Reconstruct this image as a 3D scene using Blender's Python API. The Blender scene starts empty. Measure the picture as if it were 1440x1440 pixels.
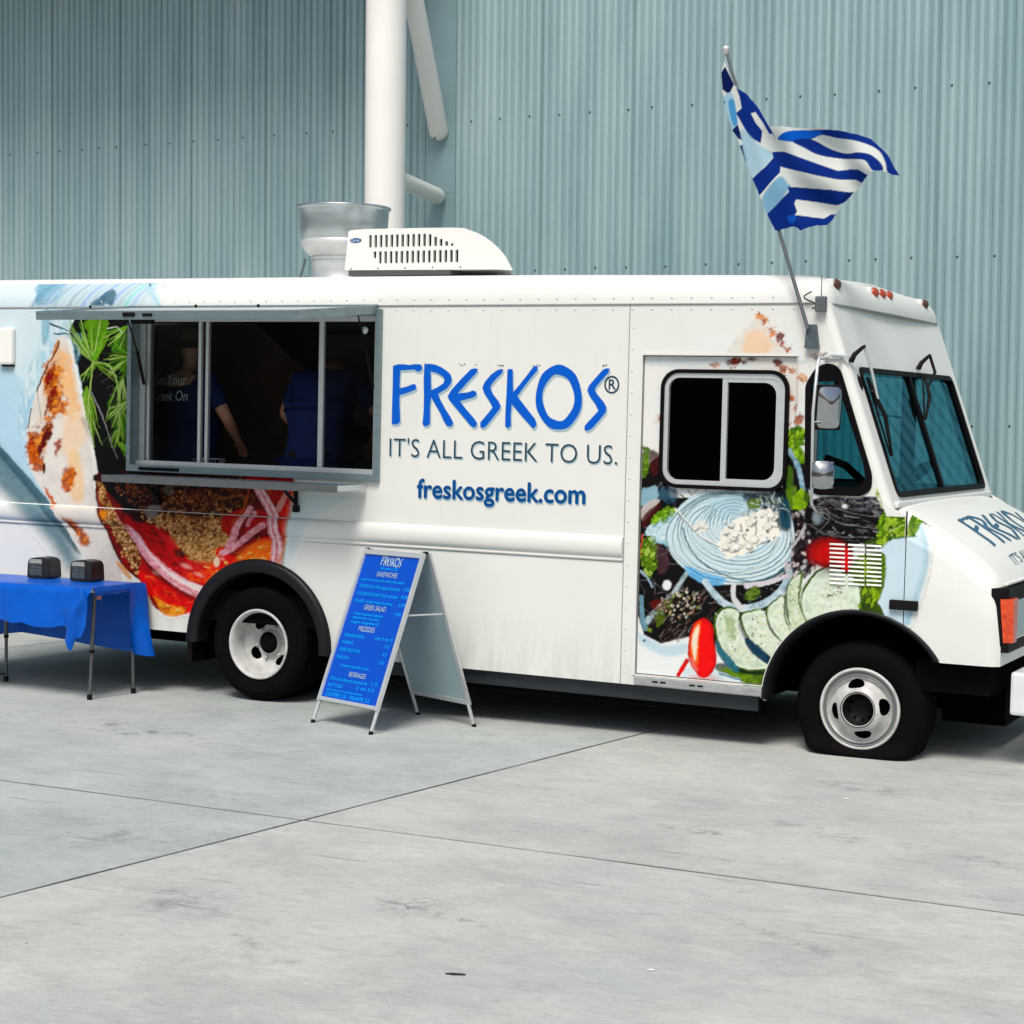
import bpy, bmesh, math, random
import numpy as np
from mathutils import Vector, Matrix
from mathutils.geometry import tessellate_polygon
random.seed(7)
PI = math.pi
scn = bpy.context.scene
COL = scn.collection

# ------------------------------------------------------------------ camera
cam = bpy.data.objects.new('camera', bpy.data.cameras.new('camera'))
COL.objects.link(cam)
CY, CP, CR, CF = -0.487187414, 0.0486472556, -0.0114228261, 2637.55
def cam_rows():
    fwd = Vector((math.sin(CY)*math.cos(CP), math.cos(CY)*math.cos(CP), -math.sin(CP)))
    right = Vector((math.cos(CY), -math.sin(CY), 0)); down = fwd.cross(right)
    r = math.cos(CR)*right + math.sin(CR)*down
    d = -math.sin(CR)*right + math.cos(CR)*down
    return r, d, fwd
_r, _d, _f = cam_rows()
m = Matrix((_r, -_d, -_f)).transposed().to_4x4()
m.translation = Vector((7.11518, -9.91663, 1.83939))
cam.matrix_world = m
cam.data.sensor_width = 36; cam.data.lens = CF/1440*36
cam.data.clip_end = 3000
scn.camera = cam

# ------------------------------------------------------------------ light
SUN_EL, SUN_AZ = math.radians(57), math.radians(165)      # azimuth clockwise from +Y
w = bpy.data.worlds.new('World'); scn.world = w; w.use_nodes = True
nt = w.node_tree; nt.nodes.clear()
sky = nt.nodes.new('ShaderNodeTexSky'); sky.sky_type = 'NISHITA'; sky.sun_disc = False
sky.sun_elevation = SUN_EL; sky.sun_rotation = SUN_AZ
sky.air_density = 1.0; sky.dust_density = 4.0; sky.ozone_density = 1.0
bg = nt.nodes.new('ShaderNodeBackground'); bg.inputs['Strength'].default_value = 0.088
wo = nt.nodes.new('ShaderNodeOutputWorld')
nt.links.new(sky.outputs[0], bg.inputs[0]); nt.links.new(bg.outputs[0], wo.inputs[0])
sl = bpy.data.lights.new('sun', 'SUN'); sl.energy = 2.15; sl.angle = math.radians(22); sl.color = (1, .96, .9)
sun = bpy.data.objects.new('sun', sl); COL.objects.link(sun)
sd = Vector((math.sin(SUN_AZ)*math.cos(SUN_EL), math.cos(SUN_AZ)*math.cos(SUN_EL), math.sin(SUN_EL)))
sun.rotation_euler = (-sd).to_track_quat('-Z', 'Y').to_euler()
scn.view_settings.view_transform = 'Standard'; scn.view_settings.look = 'None'
scn.view_settings.exposure = 0.52; scn.view_settings.gamma = 1

# ------------------------------------------------------------------ helpers
def S(r, g, b, k=1.0):
    f = lambda v: ((v/255)/12.92 if v/255 <= .04045 else ((v/255+.055)/1.055)**2.4)*k
    return (f(r), f(g), f(b))

MATS = {}
def M(name, color, rough=.5, metal=0., var=.0, scale=6., bump=0., bscale=60., spec=.5, stretch=(1, 1, 1), coat=0., col2=None, trans=0, ior=1.45, alpha=1):
    if name in MATS: return MATS[name]
    mt = bpy.data.materials.new(name); mt.use_nodes = True; n = mt.node_tree; p = n.nodes['Principled BSDF']
    p.inputs['Base Color'].default_value = (*color, 1); p.inputs['Roughness'].default_value = rough
    p.inputs['Metallic'].default_value = metal; p.inputs['Specular IOR Level'].default_value = spec
    p.inputs['Coat Weight'].default_value = coat; p.inputs['IOR'].default_value = ior
    p.inputs['Transmission Weight'].default_value = trans
    tc = n.nodes.new('ShaderNodeTexCoord'); mp = n.nodes.new('ShaderNodeMapping'); mp.inputs['Scale'].default_value = stretch
    n.links.new(tc.outputs['Object'], mp.inputs[0])
    if var > 0:
        nz = n.nodes.new('ShaderNodeTexNoise'); nz.inputs['Scale'].default_value = scale; nz.inputs['Detail'].default_value = 8
        nz.inputs['Roughness'].default_value = .62
        n.links.new(mp.outputs[0], nz.inputs[0])
        rp = n.nodes.new('ShaderNodeMapRange'); rp.inputs[1].default_value = .3; rp.inputs[2].default_value = .7
        n.links.new(nz.outputs[0], rp.inputs[0])
        mx = n.nodes.new('ShaderNodeMix'); mx.data_type = 'RGBA'
        c2 = col2 or tuple(c*(1-var) for c in color)
        mx.inputs[6].default_value = (*c2, 1); mx.inputs[7].default_value = (*color, 1)
        n.links.new(rp.outputs[0], mx.inputs[0]); n.links.new(mx.outputs[2], p.inputs['Base Color'])
        rr = n.nodes.new('ShaderNodeMapRange'); rr.inputs[3].default_value = min(1, rough*1.25); rr.inputs[4].default_value = rough*.85
        n.links.new(nz.outputs[0], rr.inputs[0]); n.links.new(rr.outputs[0], p.inputs['Roughness'])
    if bump > 0:
        nb = n.nodes.new('ShaderNodeTexNoise'); nb.inputs['Scale'].default_value = bscale; nb.inputs['Detail'].default_value = 4
        n.links.new(mp.outputs[0], nb.inputs[0])
        bp = n.nodes.new('ShaderNodeBump'); bp.inputs['Strength'].default_value = bump; bp.inputs['Distance'].default_value = .01
        n.links.new(nb.outputs[0], bp.inputs['Height']); n.links.new(bp.outputs[0], p.inputs['Normal'])
    MATS[name] = mt; return mt

def glassmat(name, tint, refl_rough=.02, fres=1.5, gcol=(.9, .95, 1)):
    if name in MATS: return MATS[name]
    mt = bpy.data.materials.new(name); mt.use_nodes = True; n = mt.node_tree; n.nodes.clear()
    o = n.nodes.new('ShaderNodeOutputMaterial'); t = n.nodes.new('ShaderNodeBsdfTransparent'); t.inputs[0].default_value = (*tint, 1)
    g = n.nodes.new('ShaderNodeBsdfGlossy'); g.inputs['Roughness'].default_value = refl_rough; g.inputs[0].default_value = (*gcol, 1)
    f = n.nodes.new('ShaderNodeFresnel'); f.inputs[0].default_value = fres
    mx = n.nodes.new('ShaderNodeMixShader')
    ge = n.nodes.new('ShaderNodeNewGeometry'); sb_ = n.nodes.new('ShaderNodeMath'); sb_.operation = 'SUBTRACT'; sb_.inputs[0].default_value = 1
    ml_ = n.nodes.new('ShaderNodeMath'); ml_.operation = 'MULTIPLY'      # reflect on the outer face only (no internal reflection in thin panes)
    n.links.new(ge.outputs['Backfacing'], sb_.inputs[1]); n.links.new(sb_.outputs[0], ml_.inputs[0]); n.links.new(f.outputs[0], ml_.inputs[1])
    n.links.new(ml_.outputs[0], mx.inputs[0]); n.links.new(t.outputs[0], mx.inputs[1]); n.links.new(g.outputs[0], mx.inputs[2])
    n.links.new(mx.outputs[0], o.inputs[0]); MATS[name] = mt; return mt

WHITE = (.705, .715, .672)
white = M('white_paint', WHITE, .38, var=.06, scale=1.7, coat=.12, bump=.05, bscale=3.5, spec=.35)
def add_grime(mt):
    n = mt.node_tree; p = n.nodes['Principled BSDF']; L = n.links; src = p.inputs['Base Color'].links[0].from_socket
    tc = n.nodes.new('ShaderNodeTexCoord'); sx = n.nodes.new('ShaderNodeSeparateXYZ'); L.new(tc.outputs['Object'], sx.inputs[0])
    r1 = n.nodes.new('ShaderNodeMapRange'); r1.inputs[1].default_value = .72; r1.inputs[2].default_value = .34; L.new(sx.outputs['Z'], r1.inputs[0])
    mp = n.nodes.new('ShaderNodeMapping'); mp.inputs['Scale'].default_value = (5, 5, 1.2); L.new(tc.outputs['Object'], mp.inputs[0])
    nz = n.nodes.new('ShaderNodeTexNoise'); nz.inputs['Scale'].default_value = 3; nz.inputs['Detail'].default_value = 8; nz.inputs['Roughness'].default_value = .72; L.new(mp.outputs[0], nz.inputs[0])
    r2 = n.nodes.new('ShaderNodeMapRange'); r2.inputs[1].default_value = .38; r2.inputs[2].default_value = .7; L.new(nz.outputs[0], r2.inputs[0])
    m1 = n.nodes.new('ShaderNodeMath'); m1.operation = 'MULTIPLY'; L.new(r1.outputs[0], m1.inputs[0]); L.new(r2.outputs[0], m1.inputs[1])
    # thin rain streaks and scattered specks
    mp2 = n.nodes.new('ShaderNodeMapping'); mp2.inputs['Scale'].default_value = (16, 16, .55); L.new(tc.outputs['Object'], mp2.inputs[0])
    nz2 = n.nodes.new('ShaderNodeTexNoise'); nz2.inputs['Scale'].default_value = 2; nz2.inputs['Detail'].default_value = 6; L.new(mp2.outputs[0], nz2.inputs[0])
    r3 = n.nodes.new('ShaderNodeMapRange'); r3.inputs[1].default_value = .58; r3.inputs[2].default_value = .78; r3.inputs[4].default_value = .16; L.new(nz2.outputs[0], r3.inputs[0])
    nz3 = n.nodes.new('ShaderNodeTexNoise'); nz3.inputs['Scale'].default_value = 42; nz3.inputs['Detail'].default_value = 2; L.new(tc.outputs['Object'], nz3.inputs[0])
    r4 = n.nodes.new('ShaderNodeMapRange'); r4.inputs[1].default_value = .735; r4.inputs[2].default_value = .76; r4.inputs[4].default_value = .4; L.new(nz3.outputs[0], r4.inputs[0])
    a1 = n.nodes.new('ShaderNodeMath'); a1.operation = 'ADD'; L.new(m1.outputs[0], a1.inputs[0]); L.new(r3.outputs[0], a1.inputs[1])
    a2 = n.nodes.new('ShaderNodeMath'); a2.operation = 'ADD'; a2.use_clamp = True; L.new(a1.outputs[0], a2.inputs[0]); L.new(r4.outputs[0], a2.inputs[1])
    k = n.nodes.new('ShaderNodeMath'); k.operation = 'MULTIPLY'; k.inputs[1].default_value = .6; L.new(a2.outputs[0], k.inputs[0])
    x = n.nodes.new('ShaderNodeMix'); x.data_type = 'RGBA'; x.inputs[7].default_value = (.40, .385, .34, 1); L.new(k.outputs[0], x.inputs[0]); L.new(src, x.inputs[6]); L.new(x.outputs[2], p.inputs['Base Color'])
add_grime(white)
trimwhite = M('white_trim', (.70, .71, .67), .35, var=.05, scale=5)
black = M('black_rubber', (.005, .0035, .004), .6, var=.3, scale=9, bump=.1, bscale=80, spec=.2)
blackgloss = M('black_gasket', (.003, .002, .003), .5, var=.2, scale=12, spec=.12)
tyrem = M('tyre_rubber', (.0045, .0032, .0036), .85, var=.4, scale=7, bump=.2, bscale=50, spec=.07)
dark = M('underbody_black', (.003, .003, .003), .9, var=.3, scale=5, spec=.05)
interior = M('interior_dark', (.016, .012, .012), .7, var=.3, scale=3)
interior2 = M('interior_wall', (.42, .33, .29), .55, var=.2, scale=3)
galv = M('aluminium', (.25, .33, .35), .42, .7, var=.22, scale=9, stretch=(1, 1, 5), bump=.03)
bright = M('bright_aluminium', (.62, .65, .65), .38, .55, var=.1, scale=14)
chrome = M('chrome', (.42, .44, .46), .08, 1.0, var=.03, scale=5)
steel = M('grey_steel', (.17, .185, .19), .4, .7, var=.2, scale=20)
glass = glassmat('window_glass', (.72, .76, .76), fres=1.22)
tint = glassmat('tinted_glass', (.24, .56, .62), fres=1.25)
tint2 = glassmat('windscreen_glass', (.34, .56, .60), fres=1.5, gcol=(.25, .75, .95))
farglass = glassmat('far_glass', (.80, .90, .90), fres=1.1)
smoke = glassmat('smoked_glass', (.12, .11, .12), fres=1.15)

def link(me, name, mat=None, parent=None):
    o = bpy.data.objects.new(name, me); COL.objects.link(o)
    if mat is not None and not me.materials: me.materials.append(mat)
    if parent is not None: o.parent = parent
    return o
def tag(o, label=None, cat=None, group=None, kind=None):
    if label: o['label'] = label
    if cat: o['category'] = cat
    if group: o['group'] = group
    if kind: o['kind'] = kind
    return o
def empty(name, loc=(0, 0, 0), rot=(0, 0, 0), parent=None):
    o = bpy.data.objects.new(name, None); COL.objects.link(o); o.location = loc; o.rotation_euler = rot
    o.empty_display_size = .1
    if parent: o.parent = parent
    return o

class B:
    """collects shapes, builds ONE mesh"""
    def __init__(s): s.v = []; s.f = []; s.sm = []
    def add(s, vs, fs, smooth=False):
        k = len(s.v); s.v += [tuple(v) for v in vs]; s.f += [tuple(i+k for i in f) for f in fs]; s.sm += [smooth]*len(fs); return s
    def box(s, lo, hi, T=None, bev=0.):
        x0, y0, z0 = lo; x1, y1, z1 = hi
        if bev > 0:
            b = min(bev, (x1-x0)*.49, (y1-y0)*.49, (z1-z0)*.49)
            bm = bmesh.new(); bmesh.ops.create_cube(bm, size=1)
            for v in bm.verts: v.co = ((x0+x1)/2+v.co.x*(x1-x0), (y0+y1)/2+v.co.y*(y1-y0), (z0+z1)/2+v.co.z*(z1-z0))
            bmesh.ops.bevel(bm, geom=bm.edges[:], offset=b, segments=2, affect='EDGES', profile=.6)
            bm.verts.index_update()
            vs = [v.co.copy() for v in bm.verts]; fs = [[v.index for v in f.verts] for f in bm.faces]; bm.free()
        else:
            vs = [Vector(p) for p in ((x0, y0, z0), (x1, y0, z0), (x1, y1, z0), (x0, y1, z0), (x0, y0, z1), (x1, y0, z1), (x1, y1, z1), (x0, y1, z1))]
            fs = [(0, 3, 2, 1), (4, 5, 6, 7), (0, 1, 5, 4), (1, 2, 6, 5), (2, 3, 7, 6), (3, 0, 4, 7)]
        if T is not None: vs = [T @ Vector(v) for v in vs]
        return s.add(vs, fs, False)
    def tube(s, pts, r, n=12, caps=True):
        pts = [Vector(p) for p in pts]; rr = r if isinstance(r, (list, tuple)) else [r]*len(pts)
        vs = []; fs = []; up = None
        for i, p in enumerate(pts):
            d = (pts[min(i+1, len(pts)-1)]-pts[max(i-1, 0)]).normalized()
            if up is None: up = Vector((0, 0, 1)) if abs(d.z) < .9 else Vector((1, 0, 0))
            a = d.cross(up).normalized(); b = d.cross(a).normalized(); up = a.cross(d)
            for k in range(n):
                t = 2*PI*k/n; vs.append(p+(a*math.cos(t)+b*math.sin(t))*rr[i])
        for i in range(len(pts)-1):
            for k in range(n): fs.append((i*n+k, i*n+(k+1) % n, (i+1)*n+(k+1) % n, (i+1)*n+k))
        s.add(vs, fs, True)
        if caps:
            s.add(vs[:n], [tuple(range(n))]); s.add(vs[-n:], [tuple(range(n-1, -1, -1))])
        return s
    def lathe(s, prof, T=None, n=48, a0=0, a1=2*PI):
        """prof: (r, h), about local Z"""
        T = T or Matrix(); full = abs(a1-a0-2*PI) < 1e-6; m = n if full else n+1
        vs = []; fs = []
        for r, h in prof:
            for k in range(m):
                t = a0+(a1-a0)*k/n; vs.append(T @ Vector((r*math.cos(t), r*math.sin(t), h)))
        for i in range(len(prof)-1):
            for k in range(n):
                k2 = (k+1) % m
                fs.append((i*m+k, i*m+k2, (i+1)*m+k2, (i+1)*m+k))
        return s.add(vs, fs, True)
    def prism(s, outer, holes, f, depth, warp=None):
        """outer/holes 2-D loops, f(u,v,w)->xyz, w in 0..depth"""
        loops = [outer]+list(holes)
        tris = tessellate_polygon([[Vector((p[0], p[1], 0)) for p in l] for l in loops])
        flat = [p for l in loops for p in l]; N = len(flat)
        # keep winding consistent
        vs = [f(p[0], p[1], 0) for p in flat]+[f(p[0], p[1], depth) for p in flat]
        fs = [tuple(t) for t in tris]+[tuple(i+N for i in reversed(t)) for t in tris]
        k = 0
        for l in loops:
            n = len(l)
            for i in range(n): fs.append((k+i, k+(i+1) % n, k+(i+1) % n+N, k+i+N))
            k += n
        return s.add(vs, fs, False)
    def build(s, name, mat=None, parent=None, smooth_angle=None, fix=True):
        me = bpy.data.meshes.new(name); me.from_pydata(s.v, [], s.f); me.update()
        if fix:
            bm = bmesh.new(); bm.from_mesh(me); bmesh.ops.recalc_face_normals(bm, faces=bm.faces); bm.to_mesh(me); bm.free()
        me.polygons.foreach_set('use_smooth', s.sm)
        return link(me, name, mat, parent)

def frame(o, a, b):   # 4x4: local Z along a->b
    d = (Vector(b)-Vector(a)).normalized(); q = d.to_track_quat('Z', 'Y'); return Matrix.Translation(a) @ q.to_matrix().to_4x4()
def rrect(x0, z0, x1, z1, r, n=6):
    out = []
    for cx, cz, a in ((x1-r, z1-r, 0), (x0+r, z1-r, PI/2), (x0+r, z0+r, PI), (x1-r, z0+r, 1.5*PI)):
        for i in range(n+1): t = a+PI/2*i/n; out.append((cx+r*math.cos(t), cz+r*math.sin(t)))
    return out
def offset_loop(pts, d):
    """shrink a loop by d (d>0 inward)"""
    n = len(pts); area = sum(pts[i][0]*pts[(i+1) % n][1]-pts[(i+1) % n][0]*pts[i][1] for i in range(n))
    sg = 1 if area > 0 else -1; out = []
    for i in range(n):
        a = Vector(pts[i-1]); b = Vector(pts[i]); c = Vector(pts[(i+1) % n])
        e1 = (b-a).normalized(); e2 = (c-b).normalized()
        n1 = Vector((-e1.y, e1.x))*sg; n2 = Vector((-e2.y, e2.x))*sg; nn = (n1+n2)
        if nn.length < 1e-6: nn = n1
        nn.normalize(); k = d/max(.4, nn.dot(n1)); out.append(tuple(b+nn*k))
    return out
def round_poly(pts, r, n=4):
    out = []; N = len(pts)
    for i in range(N):
        a = Vector(pts[i-1]); b = Vector(pts[i]); c = Vector(pts[(i+1) % N])
        d1 = (a-b); d2 = (c-b); k = min(r, d1.length*.45, d2.length*.45)
        p = b+d1.normalized()*k; q = b+d2.normalized()*k
        for j in range(n+1):
            t = j/n; out.append(tuple(p*(1-t)**2+b*2*t*(1-t)+q*t*t))
    return out
def text_mesh(s, size=1., bold=0., align='CENTER', shear=0., space=1.):
    cu = bpy.data.curves.new('text', 'FONT'); cu.body = s; cu.size = size; cu.offset = bold; cu.align_x = align
    cu.align_y = 'BOTTOM_BASELINE'; cu.shear = shear; cu.space_character = space; cu.resolution_u = 3
    o = bpy.data.objects.new('text', cu); COL.objects.link(o)
    me = bpy.data.meshes.new_from_object(o.evaluated_get(bpy.context.evaluated_depsgraph_get()))
    bpy.data.objects.remove(o)
    return me
def text_into(b, s, size, f, width=None, **k):
    """f(u,v)->xyz; optional exact width"""
    me = text_mesh(s, size, **k)
    vs = [v.co.copy() for v in me.vertices]
    if not vs: return
    if width:
        x0 = min(v.x for v in vs); x1 = max(v.x for v in vs); c = (x0+x1)/2 if k.get('align', 'CENTER') == 'CENTER' else x0
        sc = width/(x1-x0)
        for v in vs: v.x = (v.x-c)*sc
    b.add([f(v.x, v.y) for v in vs], [tuple(p.vertices) for p in me.polygons])
    bpy.data.meshes.remove(me)

# ------------------------------------------------------------------ noise + print painter (flat print, evaluated per vertex)
def _h(ix, iy, s):
    v = (ix.astype(np.int64)*374761393+iy.astype(np.int64)*668265263+s*982451653) & 0x7fffffff
    v = ((v ^ (v >> 13))*1274126177) & 0x7fffffff
    return ((v ^ (v >> 16)) & 0xffff)/65535.
def vnoise(x, y, s=0):
    ix = np.floor(x); iy = np.floor(y); fx = x-ix; fy = y-iy
    fx = fx*fx*(3-2*fx); fy = fy*fy*(3-2*fy)
    a = _h(ix, iy, s); b = _h(ix+1, iy, s); c = _h(ix, iy+1, s); d = _h(ix+1, iy+1, s)
    return (a*(1-fx)+b*fx)*(1-fy)+(c*(1-fx)+d*fx)*fy
def fbm(x, y, s=0, o=4):
    r = 0; a = .5; t = 0
    for i in range(o): r = r+a*vnoise(x*2**i, y*2**i, s+i*17); t += a; a *= .55
    return r/t
def catmull(pts, closed=True, n=6):
    P = np.array(pts, float); N = len(P); out = []
    for i in range(N if closed else N-1):
        p0 = P[(i-1) % N] if closed or i > 0 else P[i]; p1 = P[i]; p2 = P[(i+1) % N]; p3 = P[(i+2) % N] if closed or i+2 < N else P[i+1]
        for j in range(n):
            t = j/n; out.append(.5*((2*p1)+(-p0+p2)*t+(2*p0-5*p1+4*p2-p3)*t*t+(-p0+3*p1-3*p2+p3)*t**3))
    if not closed: out.append(P[-1])
    return np.array(out)
class Print:
    def __init__(s, px, py, base, warp=1.):
        wx = (fbm(px/5., py/5., 301, 3)-.5)*5.0; wy = (fbm(px/5., py/5., 302, 3)-.5)*5.0
        s.x0 = px; s.y0 = py; s.k = .80; s.x = px+wx*warp; s.y = py+wy*warp; s.c = np.tile(np.array(base, float), (len(px), 1)); s.a = np.zeros(len(px))
    def finish(s, amt=.22):
        """photographic grain and local contrast on the printed areas only"""
        n1 = fbm(s.x0/2.2, s.y0/2.2, 411, 3)-.5; n2 = fbm(s.x0/7., s.y0/7., 412, 3)-.5; n3 = fbm(s.x0/22., s.y0/22., 413, 2)-.5
        l = s.c.mean(1); dark = np.clip(1.15-l*1.9, .02, 1)
        f = 1+amt*dark*(2.4*n1+2.2*n2+1.2*n3)
        lp_ = np.clip((l-.35)*2, 0, 1); g = (s.c*f[:, None])*(1+.035*lp_*(n3*2))[:, None]; lm = g.mean(1)[:, None]; g = lm+(g-lm)*1.15; g = g-.012*np.clip(1-lm*6, 0, 1)
        s.c = s.c*(1-s.a[:, None])+np.clip(g, .0015, .74)*s.a[:, None]
    def shade(s, cx, cy, rx, ry, amt, rot=0.):
        c, q = math.cos(rot), math.sin(rot); X = s.x-cx; Y = s.y-cy; u = (X*c+Y*q)/rx; v = (-X*q+Y*c)/ry
        m = np.exp(-(u*u+v*v)*1.6); s.c *= (1-amt*m*s.a)[:, None]
    def _sub(s, x0, y0, x1, y1): return np.nonzero((s.x > x0) & (s.x < x1) & (s.y > y0) & (s.y < y1))[0]
    def _put(s, idx, m, col, col2=None, ts=8., tseed=0, tex='fbm', contrast=1.6, trans=False, stretch=(1, 1)):
        col = np.array(S(*col))*s.k; cc = np.tile(col, (len(idx), 1))
        if col2 is not None:
            n = fbm(s.x[idx]*stretch[0]/ts, s.y[idx]*stretch[1]/ts, tseed)
            n = np.clip((n-.5)*contrast*1.6+.5, 0, 1)[:, None]
            cc = cc*(1-n)+np.array(S(*col2))*s.k*n
        m = m[:, None]; s.c[idx] = s.c[idx]*(1-m)+cc*m
        s.a[idx] = np.maximum(s.a[idx], m[:, 0])
    def poly(s, pts, col, soft=1.3, alpha=1., smooth=True, warp=0., ws=6., seed=0, rim=None, grad=None, **k):
        P = catmull(pts) if smooth else np.array(pts, float)
        g = soft+warp+2; idx = s._sub(P[:, 0].min()-g, P[:, 1].min()-g, P[:, 0].max()+g, P[:, 1].max()+g)
        if len(idx) == 0: return
        X = s.x[idx].copy(); Y = s.y[idx].copy()
        if warp: X += (fbm(X/ws, Y/ws, 91+seed)-.5)*2*warp*2; Y += (fbm(s.x[idx]/ws, Y/ws, 57+seed)-.5)*2*warp*2
        ins = np.zeros(len(idx), bool); d = np.full(len(idx), 1e9); n = len(P)
        for i in range(n):
            ax, ay = P[i]; bx, by = P[(i+1) % n]
            if ay != by:
                cr = ((ay > Y) != (by > Y)); xi = (bx-ax)*(Y-ay)/(by-ay)+ax; ins ^= cr & (X < xi)
            L = (bx-ax)**2+(by-ay)**2
            if L < 1e-9: continue
            t = np.clip(((X-ax)*(bx-ax)+(Y-ay)*(by-ay))/L, 0, 1)
            d = np.minimum(d, (X-ax-t*(bx-ax))**2+(Y-ay-t*(by-ay))**2)
        sd = np.sqrt(d)*np.where(ins, 1, -1)
        m = np.clip(sd/soft+.5, 0, 1)
        m = m*m*(3-2*m)*alpha
        s._put(idx, m, col, **k)
        if grad:
            (gx0, gy0), (gx1, gy1), gc = grad; L = (gx1-gx0)**2+(gy1-gy0)**2; t = np.clip(((X-gx0)*(gx1-gx0)+(Y-gy0)*(gy1-gy0))/L, 0, 1)*m
            s.c[idx] = s.c[idx]*(1-t[:, None])+np.array(S(*gc))*s.k*t[:, None]
        if rim:
            rc, rw, ra = rim; t = np.clip(1-sd/rw, 0, 1)**1.4*m*ra
            s.c[idx] = s.c[idx]*(1-t[:, None])+np.array(S(*rc))*s.k*t[:, None]
    def line(s, pts, w0, col, w1=None, soft=.9, alpha=1., smooth=True, **k):
        w1 = w0 if w1 is None else w1
        P = catmull(pts, False) if smooth and len(pts) > 2 else np.array(pts, float)
        g = max(w0, w1)+soft+1; idx = s._sub(P[:, 0].min()-g, P[:, 1].min()-g, P[:, 0].max()+g, P[:, 1].max()+g)
        if len(idx) == 0: return
        X = s.x[idx]; Y = s.y[idx]; best = np.full(len(idx), -1e9); n = len(P)-1
        for i in range(n):
            ax, ay = P[i]; bx, by = P[i+1]; L = (bx-ax)**2+(by-ay)**2
            if L < 1e-9: continue
            t = np.clip(((X-ax)*(bx-ax)+(Y-ay)*(by-ay))/L, 0, 1)
            d = np.sqrt((X-ax-t*(bx-ax))**2+(Y-ay-t*(by-ay))**2)
            wd = (w0+(w1-w0)*(i+t)/n)/2
            best = np.maximum(best, wd-d)
        m = np.clip(best/soft+.5, 0, 1)*alpha; s._put(idx, m, col, **k)
    def ell(s, cx, cy, rx, ry, col, rot=0, soft=1.3, alpha=1., **k):
        R = max(rx, ry)+soft+2; idx = s._sub(cx-R, cy-R, cx+R, cy+R)
        if len(idx) == 0: return
        c, q = math.cos(rot), math.sin(rot); X = s.x[idx]-cx; Y = s.y[idx]-cy
        u = (X*c+Y*q)/rx; v = (-X*q+Y*c)/ry; d = (1-np.sqrt(u*u+v*v))*min(rx, ry)
        m = np.clip(d/soft+.5, 0, 1)*alpha; s._put(idx, m, col, **k)
    def pts_in(s, poly, n, rd):
        P = catmull(poly); x0, y0 = P.min(0); x1, y1 = P.max(0); out = []; tries = 0
        while len(out) < n and tries < n*12:
            tries += 1; x = rd.uniform(x0, x1); y = rd.uniform(y0, y1); c = False
            for i in range(len(P)):
                a = P[i]; b = P[i-1]
                if (a[1] > y) != (b[1] > y) and x < (b[0]-a[0])*(y-a[1])/(b[1]-a[1])+a[0]: c = not c
            if c: out.append((x, y))
        return out
    def crumbs(s, poly, n, sz, cols, seed=1, dark=(30, 12, 8), hi=(246, 214, 168), ratio=.6, dirn=None):
        """grainy food: every crumb has a lit top and a dark under-edge"""
        rd = random.Random(seed)
        for x, y in s.pts_in(poly, n, rd):
            z = rd.uniform(*sz); q = z*rd.uniform(ratio, 1); a = rd.uniform(0, PI) if dirn is None else dirn+rd.uniform(-.35, .35)
            s.ell(x+.4*z, y+.55*z, z*1.05, q*1.05, dark, rot=a, soft=1.6, alpha=.6); s.ell(x, y, z, q, rd.choice(cols), rot=a, soft=1.1, alpha=.92)
            if rd.random() < .5: s.ell(x-.25*z, y-.35*q, z*.4, q*.35, hi, rot=a, soft=1., alpha=.55)
    def leafy(s, poly, n, seed, cols, L=(4, 11)):
        """frilly leaf: overlapping curled lobes with pale veins and dark gaps"""
        rd = random.Random(seed)
        for x, y in s.pts_in(poly, n, rd):
            z = rd.uniform(*L); a = rd.uniform(0, 2*PI); c_ = rd.choice(cols); dx, dy = math.cos(a), math.sin(a)
            p = [(x-dx*z*.5, y-dy*z*.5), (x-dy*z*.35, y+dx*z*.35), (x+dx*z*.6, y+dy*z*.6), (x+dy*z*.3, y-dx*z*.3)]
            s.poly([(u+.8, v+1.2) for u, v in p], tuple(int(q*.35) for q in c_), 1.6, .6); s.poly(p, c_, 1.2, .92, rim=(tuple(min(255, int(q*1.35+18)) for q in c_), 1.4, .6))
            if rd.random() < .6: s.line([(x-dx*z*.45, y-dy*z*.45), (x, y), (x+dx*z*.5, y+dy*z*.5)], .8, tuple(min(255, int(q*1.3+45)) for q in c_), .5, soft=.9, alpha=.8)
    def fibres(s, poly, n, seed, cols, ang, L=(5, 18), w=1.3, spread=.4):
        rd = random.Random(seed)
        for x, y in s.pts_in(poly, n, rd):
            a = ang+rd.uniform(-spread, spread); l = rd.uniform(*L); k = rd.uniform(-2.5, 2.5)
            s.line([(x-l/2*math.cos(a), y-l/2*math.sin(a)), (x-k*math.sin(a), y+k*math.cos(a)), (x+l/2*math.cos(a), y+l/2*math.sin(a))], w*rd.uniform(.6, 1.4), rd.choice(cols), .6, soft=.9, alpha=rd.uniform(.45, .85))
    def specks(s, poly, n, sizes, cols, seed=1, soft=.8, alpha=.9, ratio=.5):
        rd = random.Random(seed); P = catmull(poly); x0, y0 = P.min(0); x1, y1 = P.max(0)
        def inside(x, y):
            r = False
            for i in range(len(P)):
                a = P[i]; b = P[i-1]
                if (a[1] > y) != (b[1] > y) and x < (b[0]-a[0])*(y-a[1])/(b[1]-a[1])+a[0]: r = not r
            return r
        k = 0
        while k < n:
            x = rd.uniform(x0, x1); y = rd.uniform(y0, y1)
            if not inside(x, y): continue
            z = rd.uniform(*sizes); s.ell(x, y, z, z*rd.uniform(ratio, 1), rd.choice(cols), rot=rd.uniform(0, PI), soft=soft, alpha=alpha*rd.uniform(.6, 1)); k += 1

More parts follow.
